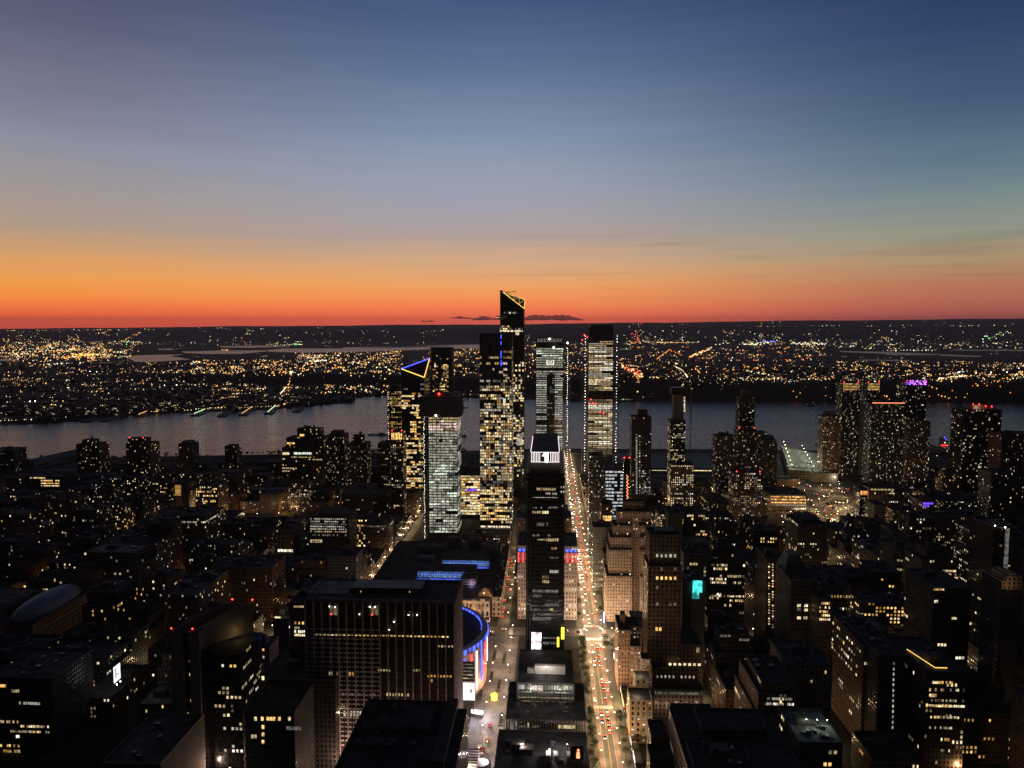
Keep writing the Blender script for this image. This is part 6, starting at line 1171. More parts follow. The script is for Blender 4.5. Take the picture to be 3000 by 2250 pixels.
# convention hall, its green roof, the lit glass front
x0, x1, h = PB(1909, 2100, 1372, 1640); t = hero('convention_hall', 'long low hall with dark green roof and pale lit glass front', 'building', x0, x1, 1640, 1840, 34, 1330, 1395, 1915, 2095, 'the long green-roofed hall')
shaft(t, x0 - 90, x1 + 20, 1640, 1840, 0, at(2000, 1372, 1640)[1], 'curtain_wall', 6, 8, 'copper_green'); panel(t, 1910, 1964, 1377, 1384, 1640, 'bright', 16, .3); panel(t, 1909, 1962, 1386, 1394, 1640, 'warm_hi', 9, .1); panel(t, 2034, 2100, 1377, 1385, 1640, 'warm_hi', 9, .1); panel(t, 2034, 2100, 1388, 1392, 1640, 'white_hi', 8, .1); panel(t, 2043, 2055, 1382, 1396, 1639.6, 'cyan', 1)
x0, x1, h = PB(2280, 2420, 1392, 1700); t = hero('bus_depot', 'broad flat green-lit roof with rows of lamps beside the river', 'building', x0, x1, 1500, 1860, 18, 1290, 1385, 2285, 2420, 'the broad green-lit roof'); P = [gnd(px, py, 18) for px, py in ((2312, 1376), (2440, 1384), (2400, 1330), (2290, 1306))]
b = MB(); b.walls(P, 0, 18, 'tan_wall', 5, 6); b.build('wall', t); b = MB(); b.face([(*p, 17.5) for p in P], 'roof_silver'); b.build('roof', t)
for k in range(14):
    u, v = (k % 7) / 6, (k // 7); p = [P[0][i] * (1 - u) + P[3][i] * u for i in (0, 1)]; q = [P[1][i] * (1 - u) + P[2][i] * u for i in (0, 1)]; X, Y = p[0] + (q[0] - p[0]) * (.06 + .5 * v), p[1] + (q[1] - p[1]) * (.06 + .5 * v)
    b = MB(); b.cyl(X, Y, 17.5, 29, .15, .12, 'dark_metal', 5); b.gem(X, Y, 29.4, .7, 'lamp_warm'); b.build('roof_lamp', t)
    lamp(t, (X, Y, 30.5), 9500, (.95, 1, .66), .5)
b = MB()
for i in range(7): u = i / 7; p = [P[0][k] * (1 - u) + P[1][k] * u for k in (0, 1)]; b.box(p[0] + 4, p[0] + 10, p[1] + 30, p[1] + 36, 17.4, 20, 'steel')
b.build('roof_unit', t)
t = K('long blank brown wall below the broad green-lit roof', 2278, 2345, 1404, 1500, 20, 'brick_wall', 0, windows=False, vb=1420, nm='low_block')
t = K('low tan hall with one bright lamp at the tunnel road bend', 2378, 2455, 1386, 1540, 50, 'tan_wall', 0, windows=False, vb=1410, nm='low_hall', top=('units',)); b = MB(); b.gem(*pq(2447, 1398, 1538), 1.0, 'lamp_white'); b.build('lamp', t); lamp(t, pq(2447, 1398, 1533), 4200, (1, .9, .66), .5)
t = K('parking garage glowing orange on three open floors', 2256, 2362, 1450, 1285, 60, 'tan_wall', 0, 'orange', 4, 4, 1496, 'the orange garage', nm='parking_garage', roofm='roof_grey', top=())
for py, m_ in ((1453, 'orange'), (1461, 'orange'), (1470, 'orange')): panel(t, 2258, 2361, py, py + 5, 1285, m_, 26, .18, prob=.97)
panel(t, 2258, 2361, 1478, 1482, 1285, 'white_mid', 26, .3, prob=.8); panel(t, 2320, 2361, 1488, 1493, 1285, 'bright', 8, .2)
t = K('long block with pale lit upper windows beyond the tunnel road', 2545, 2650, 1430, 1240, 40, 'brown_wall', .12, 'warm', 3, 3.6, 1480, nm='office_block'); panel(t, 2550, 2620, 1432, 1437, 1240, 'warm_mid', 7, .2)
t = K('narrow tower topped by a red-lit sign beside the tunnel road', 2520, 2542, 1432, 1180, 24, 'charcoal_wall', .3, 'mixed', 2.6, 3.4, 1490, nm='narrow_tower', cat='tower'); panel(t, 2521, 2541, 1438, 1450, 1180, 'orange_hi', 3, .1, name='lit_sign')
K('white-walled stepped block right of the tunnel road', 2562, 2595, 1478, 1080, 30, 'pale_wall', .1, 'warm', 3, 3.4, 1515, nm='office_block')
t = K('dark block with a violet-lit top storey', 2702, 2736, 1470, 1080, 30, 'charcoal_wall', .05, 'mixed', 3, 3.6, 1490, nm='office_block'); panel(t, 2704, 2735, 1472, 1478, 1080, 'violet', 5, .15); panel(t, 2704, 2722, 1480, 1486, 1080, 'violet', 3, .15)
# ------------------------------------------------------------------ the ordinary blocks of the street grid
rf = random.Random(99)
cyls = [(sc - 40) for sc in []]
XS = sorted([X34, X33] + SX + [X31])
YB = [(215, 478)] + [(AV[i] + 13, AV[i + 1] - 13) for i in range(5)]
RES = [(29, 64.5, 300, 1860), (-66, -28, 505, 790), (-55, -39, 780, 1840), (-216, -202, 500, 1840)]
KEEP = []   # the tunnel road clearing, kept free of houses
TUN = [gnd(*p) for p in ((2210, 1385), (2440, 1400), (2560, 1480), (2500, 1570), (2340, 1520), (2290, 1640), (2235, 1560), (2260, 1480))]
def over(a, b_, m=1.5): return a[0] < b_[1] - m and a[1] > b_[0] + m and a[2] < b_[3] - m and a[3] > b_[2] + m
def allowed(x0, x1, y0, y1, h):
    """lower a house until it hides nothing that the photograph shows uncovered"""
    pxs_ = [proj(x, y, h)[0] for x in (x0, x1) for y in (y0, y1)]; pl, pr = min(pxs_), max(pxs_)
    def cap(px): return lerp([(0, 1384), (190, 1380), (230, 1352), (480, 1354), (640, 1340), (830, 1337), (1000, 1352), (1300, 1352), (1900, 1400), (2100, 1400), (2280, 1400), (2420, 1352), (3000, 1360)], px)
    for _ in range(60):
        tp = min(proj(x, y, h)[1] for x in (x0, x1) for y in (y0, y1)); bad = tp < max(cap(pl), cap(pr)) - (0 if y0 > 1000 else 40)
        if not bad:
            for vl, vr, vt, vb, vy in VIS:
                if y0 < vy and pl < vr - 2 and pr > vl + 2 and tp < vb and h > 5: bad = True; break
        if not bad: return h
        h *= .9
        if h < 6: return 0
    return 0
FILL = []
for yi, (ya, yb) in enumerate(YB):
    for xa_, xb_ in zip(XS, XS[1:]):
        if xb_ - xa_ < 30: continue
        bx0, bx1 = xa_ + (17.5 if xa_ == X34 else 7), xb_ - (17.5 if xb_ == X34 else 7); right = xa_ > 0
        ym = (ya + yb) / 2
        if not (-520 < proj((bx0 + bx1) / 2, ym, 20)[0] < 3520): continue
        y = ya
        while y < yb - 12:
            w = rf.uniform(18, 46) if ya > 400 else rf.uniform(28, 60)
            y2 = min(yb, y + w); 
            if yb - y2 < 12: y2 = yb
            split = rf.random() < (.55 if ya < 1300 else .8)
            for (p, q) in (((bx0, (bx0 + bx1) / 2 - .5), ((bx0 + bx1) / 2 + .5, bx1)) if split else ((bx0, bx1),)):
                u = rf.random()
                if right: h = rf.choice((22, 30, 38, 46, 52, 58, 64, 72)) if ya < 1000 else rf.choice((14, 18, 24, 30, 38, 46, 60))
                elif ya < 500: h = rf.choice((40, 48, 56, 62, 70))
                elif ya < 1000: h = rf.choice((16, 20, 26, 34, 42, 52, 66))
                else: h = rf.choice((11, 14, 17, 20, 26, 32, 42, 56))
                if rf.random() < .12 and ya > 700: h *= 1.5
                g = rf.uniform(0, .8); f = (p, q, y + g, y2 - g * .5)
                if any(over(f, r_) for r_ in RES) or any(over(f, r_) for r_ in HERO): continue
                c = ((f[0] + f[1]) / 2, (f[2] + f[3]) / 2)
                if inpoly(*c, TUN) or any(inpoly(x_, y_, TUN) for x_ in f[:2] for y_ in f[2:]): continue
                if c[1] > lerp(NEAR_SHORE, c[0]) - 28: continue
                px, py = proj(c[0], f[2], h * .8)
                if not (-420 < px < 3420 and py < 2400): continue
                hh = allowed(*f, h)
                if hh >= 6.5: FILL.append((f, hh, right))
            y = y2
def bigness(e):
    (x0, x1, y0, y1), h, _ = e; d = y0; px = proj((x0 + x1) / 2, y0, h * .8)[0]
    return 0 if not -40 < px < 3040 else (x1 - x0) * (h + (y1 - y0) * .35) / d / d
FILL.sort(key=bigness, reverse=True)
KINDS = {'brick_wall': ('brick_building', 'red-brown brick'), 'brown_wall': ('brown_building', 'brown masonry'), 'tan_wall': ('tan_building', 'tan'), 'grey_wall': ('grey_building', 'grey'), 'charcoal_wall': ('dark_building', 'charcoal'), 'loft_wall': ('loft_building', 'wide-windowed loft'), 'black_wall': ('glass_building', 'black glass')}
AUTO = []
print('fill', len(FILL))
for n, (f, h, right) in enumerate(FILL[:285]):
    if right and f[2] < 1000: wl = rf.choice(('loft_wall', 'loft_wall', 'brown_wall', 'brick_wall', 'tan_wall', 'charcoal_wall', 'grey_wall'))
    else: wl = rf.choice(('brick_wall', 'brick_wall', 'brown_wall', 'tan_wall', 'charcoal_wall', 'grey_wall', 'loft_wall'))
    top = ['bulkhead'] * rf.choice((1, 1, 2)) + ['tank'] * (1 if rf.random() < .5 and h > 16 else 0) + ['units'] * (1 if rf.random() < .6 or f[2] < 700 else 0)
    far = f[2] > 1000
    pal = rf.choice(('dim', 'mixed', 'mixed', 'warm', 'warm', 'amber') if not right else ('warm', 'dim', 'warm', 'mixed', 'amber'))
    nf = max(1, round(h / 3.6)); rows = {}
    if rf.random() < (.4 if right else .12): rows = {rf.randrange(max(1, nf // 2), nf): rf.choice((.4, .7, .9)) for _ in range(rf.choice((1, 1, 2)))}
    prob = rf.choice((.03, .045, .065, .10)) if not far else rf.choice((.07, .11, .15, .22))
    if f[2] < 480: prob = rf.choice((0, .01, .02)); 
    roofm = rf.choice(('roof_tar', 'roof_tar', 'roof_tar', 'roof_grey', 'roof_grey', 'roof_silver'))
    tr, hm_ = None, h
    if h > 24 and rf.random() < .55: hm_ = h * rf.uniform(.68, .84); i_ = rf.uniform(2, 5); tr = [(f[0] + i_, f[1] - i_ * rf.uniform(.4, 1), f[2] + i_ * rf.uniform(.6, 1.3), f[3] - 3, hm_ - .7, h)]
    r_ = block(KINDS[wl][0], 'AUTO', 'building', *f, hm_, wl, rf.choice((2.6, 3, 3.4)), rf.choice((3.4, 3.6, 3.9)), prob, rows=rows, pal=pal, cluster=right and not far, single=not far, cap=32, roofm=roofm, top=top, hero=False, tiers=tr, seed=1000 + n, group='ordinary city buildings between the landmarks')
    nwin = sum(1 for c in r_.children if c.name.startswith(('window', 'lit_window')))
    AUTO.append((r_, KINDS[wl][1], h, top, pal, nwin + (9 if any(c.name.startswith('lit_window') for c in r_.children) else 0), {'roof_tar': 'black', 'roof_grey': 'grey', 'roof_silver': 'silvery'}[roofm], f))
b = MB()
for f, h, right in FILL[285:]:
    w_ = rf.choice(('brick_wall', 'brown_wall', 'charcoal_wall', 'grey_wall')); P = rect(*f); b.walls(P, 0, h, w_, 3, 3.5); b.face([(*p, h - .6) for p in P], rf.choice(('roof_tar', 'roof_grey', 'roof_tar')))
    x0, x1, y0, y1 = f
    for _ in range(rf.choice((2, 4, 7, 10))):
        x, z = rf.uniform(x0 + 1, x1 - 1), rf.uniform(2, max(3, h - 2)); e = rf.uniform(.6, 1.1); b.face([(x - e, y0 - .08, z - .8), (x + e, y0 - .08, z - .8), (x + e, y0 - .08, z + .8), (x - e, y0 - .08, z + .8)], 'pane_' + rf.choice(PALS['mixed']))
o = kind(b.build('small_city_houses'), 'stuff'); o['label'] = 'small dark rooftops filling the gaps between the larger blocks'; o['category'] = 'houses'
for w_ in S.objects:
    if w_.get('label') == 'dark far-bank waterfront block': AUTO.append((w_, 'far-bank', 20, [], 'mixed', 5, 'black', None))
# ------------------------------------------------------------------ street furniture and traffic
def copytree(src, loc, rz=0, label=None, group=None):
    r = src.copy(); COL.objects.link(r); r.location = loc; r.rotation_euler = (0, 0, rz)
    if label: r['label'] = label
    if group: r['group'] = group
    for ch in list(src.children):
        c = ch.copy(); COL.objects.link(c); c.parent = r
        for g_ in ch.children: d = g_.copy(); COL.objects.link(d); d.parent = c
    return r
def proto_lamp(bulb, h=9):
    r = bpy.data.objects.new('street_lamp', None); COL.objects.link(r); r['category'] = 'street lamp'; r['label'] = 'street lamp'
    b = MB(); b.cyl(0, 0, 0, h, .14, .09, 'dark_metal', 6); b.build('pole', r, (0, 0, 0)); b = MB(); b.bar((0, 0, h - .1), (1.8, 0, h + .35), .12, 'dark_metal'); b.build('arm', r, (0, 0, 0))
    b = MB(); b.solid([(1.5, -.22, h + .2), (2.3, -.22, h + .3), (2.3, .22, h + .3), (1.5, .22, h + .2), (1.6, -.12, h + .5), (2.2, -.12, h + .55), (2.2, .12, h + .55), (1.6, .12, h + .5)], [(4, 5, 6, 7), (0, 1, 5, 4), (1, 2, 6, 5), (2, 3, 7, 6), (3, 0, 4, 7)], 'dark_metal'); b.build('lamp_head', r, (0, 0, 0))
    b = MB(); b.gem(1.9, 0, h + .12, .62, bulb, .4); b.build('bulb', r, (0, 0, 0)); return r
PL = {k: proto_lamp(k) for k in ('lamp_warm', 'lamp_white', 'lamp_sodium')}; used = set()
def put_lamp(x, y, rz, k, street, power=0, col=(1, .74, .46), z=0):
    kindword = {'lamp_warm': 'warm-white', 'lamp_white': 'white', 'lamp_sodium': 'orange'}[k]
    g = f'{kindword} lamps along {street}'; lab = f'{kindword} street lamp on a bent-arm pole along {street}'
    if k not in used: used.add(k); o = PL[k]; o.location = (x, y, z); o.rotation_euler = (0, 0, rz); o['label'] = lab; o['group'] = g
    else: o = copytree(PL[k], (x, y, z), rz, lab, g)
    if power:
        l = bpy.data.lights.new('lamp_light', 'POINT'); l.energy = power; l.color = col; l.shadow_soft_size = .5; p = bpy.data.objects.new('lamp_light', l); COL.objects.link(p); p.parent = o; p.location = (2.6, 0, 8.2)
    return o
ry = random.Random(31)
y = 505
while y < 1840:
    for sx in (-1, 1):
        if all(abs(y - a) > 9 for a in AV): put_lamp(X34 + sx * 9.0, y + ry.uniform(-2, 2) + (0 if sx < 0 else 9), 0 if sx < 0 else math.pi, ry.choice(('lamp_warm', 'lamp_white', 'lamp_warm')), 'the wide street', 4300 if y < 1050 else 1800, (1, .67, .35))
    y += 24 if y < 1040 else 34
for yi in (762, 1036, 1310, 1585):                        # brighter corners
    for sx, sy in ((-1, -1), (1, 1), (-1, 1), (1, -1)): put_lamp(X34 + sx * 11, yi + sy * 12, 0 if sx < 0 else math.pi, 'lamp_white', 'the crossings of the wide street', 8000 if yi == 762 else 2200, (1, .75, .50))
for y in range(545, 760, 30): put_lamp(-34, y, math.pi, 'lamp_white', 'the plaza', 2400, (1, .74, .68))
for y in range(560, 740, 36): put_lamp(-52, y, 0, 'lamp_warm', 'the plaza', 2200, (1, .60, .50))
for y in range(790, 1300, 44): put_lamp(X33 + 6.6, y, math.pi, 'lamp_warm', 'the street left of the black slab', 1700, (1, .72, .42))
for y in range(830, 1300, 36): put_lamp(X31 - 6.8, y + (y % 5), 0, 'lamp_warm' if y % 8 else 'lamp_sodium', 'the street beyond the wide finned slab', 2600, (1, .80, .45))
for x in range(-190, -60, 26): put_lamp(x, 752, math.pi / 2, 'lamp_warm', 'the avenue by the round arena', 2600, (1, .72, .45))
for x in (66, 84, 102, 122): put_lamp(x, 751, math.pi / 2, 'lamp_warm', 'the avenue before the terraced hotel', 7000, (1, .74, .50))
for x in range(-235, 40, 30): put_lamp(x, 503, math.pi / 2, 'lamp_warm', 'the avenue before the wide finned slab', 9000, (1, .60, .50))
for c in (-289, -369, -449, -529, -609, -769): 
    for y in range(600, 1780, 74): put_lamp(c + 6.2, y + ry.uniform(-25, 25), math.pi, 'lamp_sodium' if ry.random() < .6 else 'lamp_warm', 'the dark side streets', 1100 if y % 4 < 2 else 0, (1, .5, .16))
for c in (135, 215, 295, 375, 455, 535):
    for y in range(540, 1500, 80): put_lamp(c - 6.2, y + ry.uniform(-25, 25), 0, 'lamp_warm', 'the loft-district streets', 1200 if y % 160 else 0, (1, .62, .30))
for px, py, k in [(796, 1489, 'lamp_sodium'), (828, 1489, 'lamp_sodium'), (852, 1487, 'lamp_sodium'), (868, 1484, 'lamp_sodium'), (884, 1483, 'lamp_sodium'), (752, 1506, 'lamp_white'), (659, 1473, 'lamp_sodium'), (20, 1430, 'lamp_white'), (40, 1431, 'lamp_white'), (566, 1360, 'lamp_white'), (593, 1357, 'lamp_white'), (300, 1382, 'lamp_white'), (170, 1386, 'lamp_white'), (565, 1576, 'lamp_white'), (74, 1643, 'lamp_sodium'), (1076, 1667, 'lamp_sodium'), (118, 1645, 'lamp_white'), (215, 1615, 'lamp_white')]:
    x, y = gnd(px, py, 9); put_lamp(x, y, math.pi / 2, k, 'the dark quarter on the left', 3000, (1, .5, .14) if k == 'lamp_sodium' else (.95, 1, .8))
# tunnel road clearing
b = MB(); b.face([(*gnd(px, py, .03), .03) for px, py in ((2255, 1640), (2300, 1530), (2240, 1535), (2262, 1500), (2400, 1500), (2330, 1405), (2440, 1408), (2560, 1480), (2520, 1570), (2480, 1590), (2330, 1540), (2300, 1660))], 'asphalt_warm'); kind(b.build('tunnel_road'), 'structure')
b = MB(); q = [gnd(px, py, 0) for px, py in ((2230, 1502), (2395, 1508), (2460, 1570))]
for (xa, ya), (xb, yb) in zip(q, q[1:]): b.solid([(xa, ya, 0), (xb, yb, 0), (xb, yb, 5), (xa, ya, 5), (xa + .8, ya + .8, 0), (xb + .8, yb + .8, 0), (xb + .8, yb + .8, 5), (xa + .8, ya + .8, 5)], [(0, 1, 2, 3), (5, 4, 7, 6), (3, 2, 6, 7)], 'tan_wall')
t = thing('retaining_wall', 'tan retaining wall bending round the tunnel mouth clearing', 'wall', (q[0][0], q[0][1], 0)); b.build('wall_face', t)
for _ in range(66):
    px, py = ry.uniform(2290, 2540), ry.uniform(1420, 1590); x, y = gnd(px, py, 0)
    if inpoly(x, y, TUN): put_lamp(x, y, ry.uniform(0, 6), ry.choice(('lamp_warm', 'lamp_sodium', 'lamp_warm')), 'the tunnel road', 3600 if _ % 2 else 0, (1, .74, .32))
# vehicles
def proto_car(paint, taxi=False):
    r = bpy.data.objects.new('car', None); COL.objects.link(r); r['category'] = 'car'; r['label'] = 'car'
    b = MB(); X = .92
    prof = [(-2.25, .35), (-2.2, .85), (-1.3, .95), (2.05, .92), (2.25, .75), (2.2, .35)]
    V = [(-X, y, z) for y, z in prof] + [(X, y, z) for y, z in prof]; n = len(prof)
    b.solid(V, [tuple(range(n)), tuple(range(2 * n - 1, n - 1, -1))] + [(k, n + k, n + (k + 1) % n, (k + 1) % n) for k in range(n)], paint); b.build('body', r, (0, 0, 0))
    b = MB(); P = [(-1.2, .93), (-.6, 1.45), (1.0, 1.45), (1.75, .92)]; V = [(-X * (.95 if z < 1 else .8), y, z) for y, z in P] + [(X * (.95 if z < 1 else .8), y, z) for y, z in P]; b.solid(V, [(0, 1, 2, 3), (7, 6, 5, 4), (0, 4, 5, 1), (2, 6, 7, 3)], 'car_glass'); b.solid(V, [(1, 5, 6, 2)], paint); b.build('cabin', r, (0, 0, 0))
    for sx in (-1, 1):
        for yy in (-1.4, 1.4):
            b = MB(); m = 10; V = [(sx * .78, yy + .33 * math.cos(6.2832 * k / m), .33 + .33 * math.sin(6.2832 * k / m)) for k in range(m)] + [(sx * .96, yy + .33 * math.cos(6.2832 * k / m), .33 + .33 * math.sin(6.2832 * k / m)) for k in range(m)]
            b.solid(V, [tuple(range(m)), tuple(range(2 * m - 1, m - 1, -1))] + [(k, m + k, m + (k + 1) % m, (k + 1) % m) for k in range(m)], 'tyre'); b.build('wheel', r, (0, 0, 0))
        b = MB(); b.box(sx * .68 - .22, sx * .68 + .22, -2.32, -2.2, .55, .85, 'car_head'); b.build('headlight', r, (0, 0, 0))
        b = MB(); b.box(sx * .66 - .26, sx * .66 + .26, 2.22, 2.34, .6, .9, 'car_tail'); b.build('tail_light', r, (0, 0, 0))
    return r
CARS = {c: proto_car('car_' + c) for c in ('black', 'white', 'yellow', 'silver')}; cu = set(); ncar = [0]; CN = {}
def put_car(x, y, rz, where, coming):
    c = ry.choice(('black', 'black', 'white', 'yellow', 'silver', 'black')); w = {'yellow': 'yellow taxi-coloured'}.get(c, c)
    key = (c, where, coming); CN[key] = CN.get(key, 0) + 1; k = CN[key]; od = ['nearest', 'second', 'third', 'fourth', 'fifth', 'sixth', 'seventh', 'eighth', 'ninth', 'tenth', 'eleventh', 'twelfth'] + ['%dth' % q for q in range(13, 160)]
    lab = f"{'yellow' if c == 'yellow' else c} car, {'headlights on' if coming else 'tail lights red'}, {where}, {od[k - 1]} such"
    if c not in cu: cu.add(c); o = CARS[c]; o.location = (x, y, .03); o.rotation_euler = (0, 0, rz); o['label'] = lab; o['group'] = f'cars on {where}'
    else: copytree(CARS[c], (x, y, .03), rz, lab, f'cars on {where}')
y = 545
while y < 1800:                                        # headlights face the viewer (-y) when rz = 0
    for lane, com in ((-6.2, True), (-2.4, True), (2.4, False), (6.2, False)):
        if abs(y - 762) < 14 or abs(y - 609) < 5: continue
        pr = {True: .42, False: .50}[com] if abs(lane) < 4 else .16
        if 570 < y < 745 and com is False and abs(lane) < 4: pr = .75
        if ry.random() < pr: put_car(X34 + lane + ry.uniform(-.3, .3), y + ry.uniform(-2, 2), 0 if com else 0, 'the wide street', com)
    y += 8.5 if y < 760 else (11 if y < 1150 else 17)
# going-away cars must show their tails: turn them round
for o in S.objects:
    if o.get('category') == 'car' and 'tail lights red' in o['label']: o.rotation_euler = (0, 0, math.pi)
for x in range(-150, 120, 13):
    if abs(x - X34) > 12 and ry.random() < .5: put_car(x, 757 + ry.choice((0, 4, 8)), math.pi / 2, 'the avenue by the round arena', True)
for y in range(850, 1000, 9):
    if ry.random() < .75: put_car(X31 + ry.choice((-3, 1, 3.5)), y, math.pi, 'the street beyond the wide finned slab', False)
for y in range(800, 1010, 12):
    if ry.random() < .5: put_car(X33 + ry.choice((-2.5, 2.5)), y, math.pi, 'the street left of the black slab', False)
for _ in range(130):
    px, py = ry.uniform(2270, 2540), ry.uniform(1410, 1630); x, y = gnd(px, py, 0)
    if inpoly(x, y, TUN):
        a_ = ry.random() < .5; put_car(x, y, ry.choice((.6, .7)) + (0 if a_ else math.pi), 'the tunnel road', a_)
# traffic lights at the crossing
for i, (sx, sy) in enumerate(((-1, -1), (1, 1), (-1, 1), (1, -1))):
    x, y = X34 + sx * 9.5, 762 + sy * 14; t = thing('traffic_light', ['green traffic light at the near left', 'green traffic light at the far right', 'red traffic light at the far left', 'red traffic light at the near right'][i] + ' corner of the big crossing', 'traffic light', (x, y, 0), 'traffic lights at the crossing')
    b = MB(); b.cyl(x, y, 0, 5.4, .1, .08, 'dark_metal', 6); b.build('pole', t); b = MB(); b.box(x - .25, x + .25, y - .25, y + .2, 4, 5.3, 'dark_metal'); b.build('signal_box', t); b = MB(); b.gem(x, y - .34, 4.4 if i < 2 else 5, .34, 'led_green' if i < 2 else 'beacon_red'); b.build('lit_lens', t)
# trees
def proto_tree(seed, r0, h):
    rt = random.Random(seed); t = bpy.data.objects.new('street_tree', None); COL.objects.link(t); t['category'] = 'tree'; t['label'] = 'tree'
    b = MB(); b.cyl(0, 0, 0, h * .5, .24, .14, 'bark', 7); br = []
    for k in range(6): a = k * 1.05 + rt.random(); e = (math.cos(a) * r0 * .6, math.sin(a) * r0 * .6, h * (.62 + .2 * rt.random())); b.bar((0, 0, h * .38), e, .12, 'bark', 5); br.append(Vector(e))
    br.append(Vector((0, 0, h * .85))); b.build('trunk', t, (0, 0, 0)); c = MB()
    for _ in range(700):
        q = rt.choice(br) + Vector((rt.gauss(0, .36), rt.gauss(0, .36), rt.gauss(0, .3))) * r0; s_ = rt.uniform(.16, .38); n_ = Vector((rt.gauss(0, 1), rt.gauss(0, 1), rt.gauss(0, 1))).normalized(); p_ = n_.orthogonal().normalized(); w_ = n_.cross(p_)
        c.face([tuple(q + p_ * s_), tuple(q + w_ * s_ * .7), tuple(q - p_ * s_), tuple(q - w_ * s_ * .7)], 'leaf_light' if rt.random() < .4 else 'leaf_dark')
    c.build('crown', t, (0, 0, 0)); return t
TR = [proto_tree(1, 2.6, 8.5), proto_tree(2, 3.2, 10), proto_tree(3, 2.2, 7)]; tu = [0]; TN = {}
def put_tree(x, y, where, big=1.0):
    k = tu[0]; s_ = ry.uniform(.8, 1.2); lab = f'leafy dark street tree beside {where}'; TN[where] = TN.get(where, 0) + 1
    if k < 3: o = TR[k]; o.location = (x, y, 0); o['label'] = lab; o['group'] = 'street trees beside ' + where
    else: o = copytree(TR[k % 3], (x, y, 0), ry.uniform(0, 6), lab, 'street trees beside ' + where)
    s_ *= big; o.scale = (s_, s_, s_); tu[0] += 1
for y in range(512, 742, 7):
    if abs(y - 609) > 8: put_tree(X34 - 12.5 + ry.uniform(-1.6, 1.6), y + ry.uniform(-2, 2), 'the podium on the left of the wide street')
for y in (520, 535, 552, 566, 580, 592, 720, 735): put_tree(X34 + 11.5, y, 'the right pavement of the wide street')
for y in range(800, 1010, 16): put_tree(X34 - 12 if y % 3 else X34 + 12, y + ry.uniform(-3, 3), 'the wide street beyond the big crossing')
for px, py in ((360, 1500), (720, 1575), (735, 1590), (700, 1600), (690, 1640), (560, 1625), (580, 1640), (150, 1640), (180, 1640), (200, 1650), (130, 1700), (170, 1700), (740, 1330), (755, 1327), (770, 1326), (785, 1328), *[(q, 1340 + (q * 7) % 13) for q in range(420, 960, 16)], *[(q, 1338 + (q * 5) % 11) for q in range(1000, 1140, 15)], (2320, 1510), (2335, 1512), (2350, 1510), (2410, 1470), (2425, 1480), (2440, 1492), (2300, 1600), (2310, 1620)):
    put_tree(*gnd(px, py, 4), 'the dark lots away from the wide street')
for _ in range(110):
    x = ry.uniform(-1420, -150); put_tree(x, lerp(NEAR_SHORE, x) - ry.uniform(6, 60), 'the left riverbank', 1.35)
# stalls, round canopy and winding path at the near end of the plaza
b = MB(); PT = [gnd(px, py, .03) for px, py in ((1418, 2140), (1424, 2160), (1420, 2180), (1428, 2200), (1440, 2215), (1446, 2240), (1446, 2275))]
for (xa, ya), (xb, yb) in zip(PT, PT[1:]): b.face([(xb - 1.6, yb, .03), (xb + 1.6, yb, .03), (xa + 1.6, ya, .03), (xa - 1.6, ya, .03)], 'concrete')
kind(b.build('path'), 'structure')
X, Y = gnd(1410, 2232, 4); t = thing('round_canopy', 'round white canopy at the bottom edge of the plaza', 'canopy', (X, Y, 0)); b = MB(); b.cyl(X, Y, 3.6, 5.0, 5.4, 1.0, 'white_paint', 20); b.build('roof', t); b = MB()
for k in range(6): b.cyl(X + 4.6 * math.cos(k * 1.047), Y + 4.6 * math.sin(k * 1.047), 0, 3.7, .1, .1, 'steel', 5)
b.build('post', t); lamp(t, (X + 6, Y + 2, 8), 2600, (1, .84, .86), .4, 'canopy_light')
for k, (px, py) in enumerate(((1404, 2190), (1414, 2198), (1428, 2172), (1408, 2212), (1394, 2200), (1436, 2128))):
    X, Y = gnd(px, py, 1); t = thing('market_stall', f"small red-lit market stall beside the winding plaza path, {['nearest', 'second', 'third', 'fourth', 'fifth', 'sixth'][k]} counted from the louvred shed", 'market stall', (X, Y, 0), 'red-lit stalls in the plaza'); b = MB(); b.box(X - 1.4, X + 1.4, Y - 1.2, Y + 1.2, .03, 1.0, 'tank_wood'); b.build('counter', t); b = MB(); b.solid([(X - 1.8, Y - 1.6, 2.4), (X + 1.8, Y - 1.6, 2.4), (X + 1.8, Y + 1.6, 2.4), (X - 1.8, Y + 1.6, 2.4), (X, Y, 3.3)], [(3, 2, 1, 0), (0, 1, 4), (1, 2, 4), (2, 3, 4), (3, 0, 4)], 'cloth_red' if k % 3 else 'cloth_white'); b.build('roof', t); b = MB(); b.gem(X, Y - 1.9, 2.1, .35, 'led_red' if k % 2 else 'lamp_warm'); b.build('lamp', t); b = MB()
    for dx in (-1.3, 1.3): b.box(X + dx - .05, X + dx + .05, Y - 1.2, Y - 1.1, 1.0, 2.5, 'dark_metal')
    b.build('post', t)
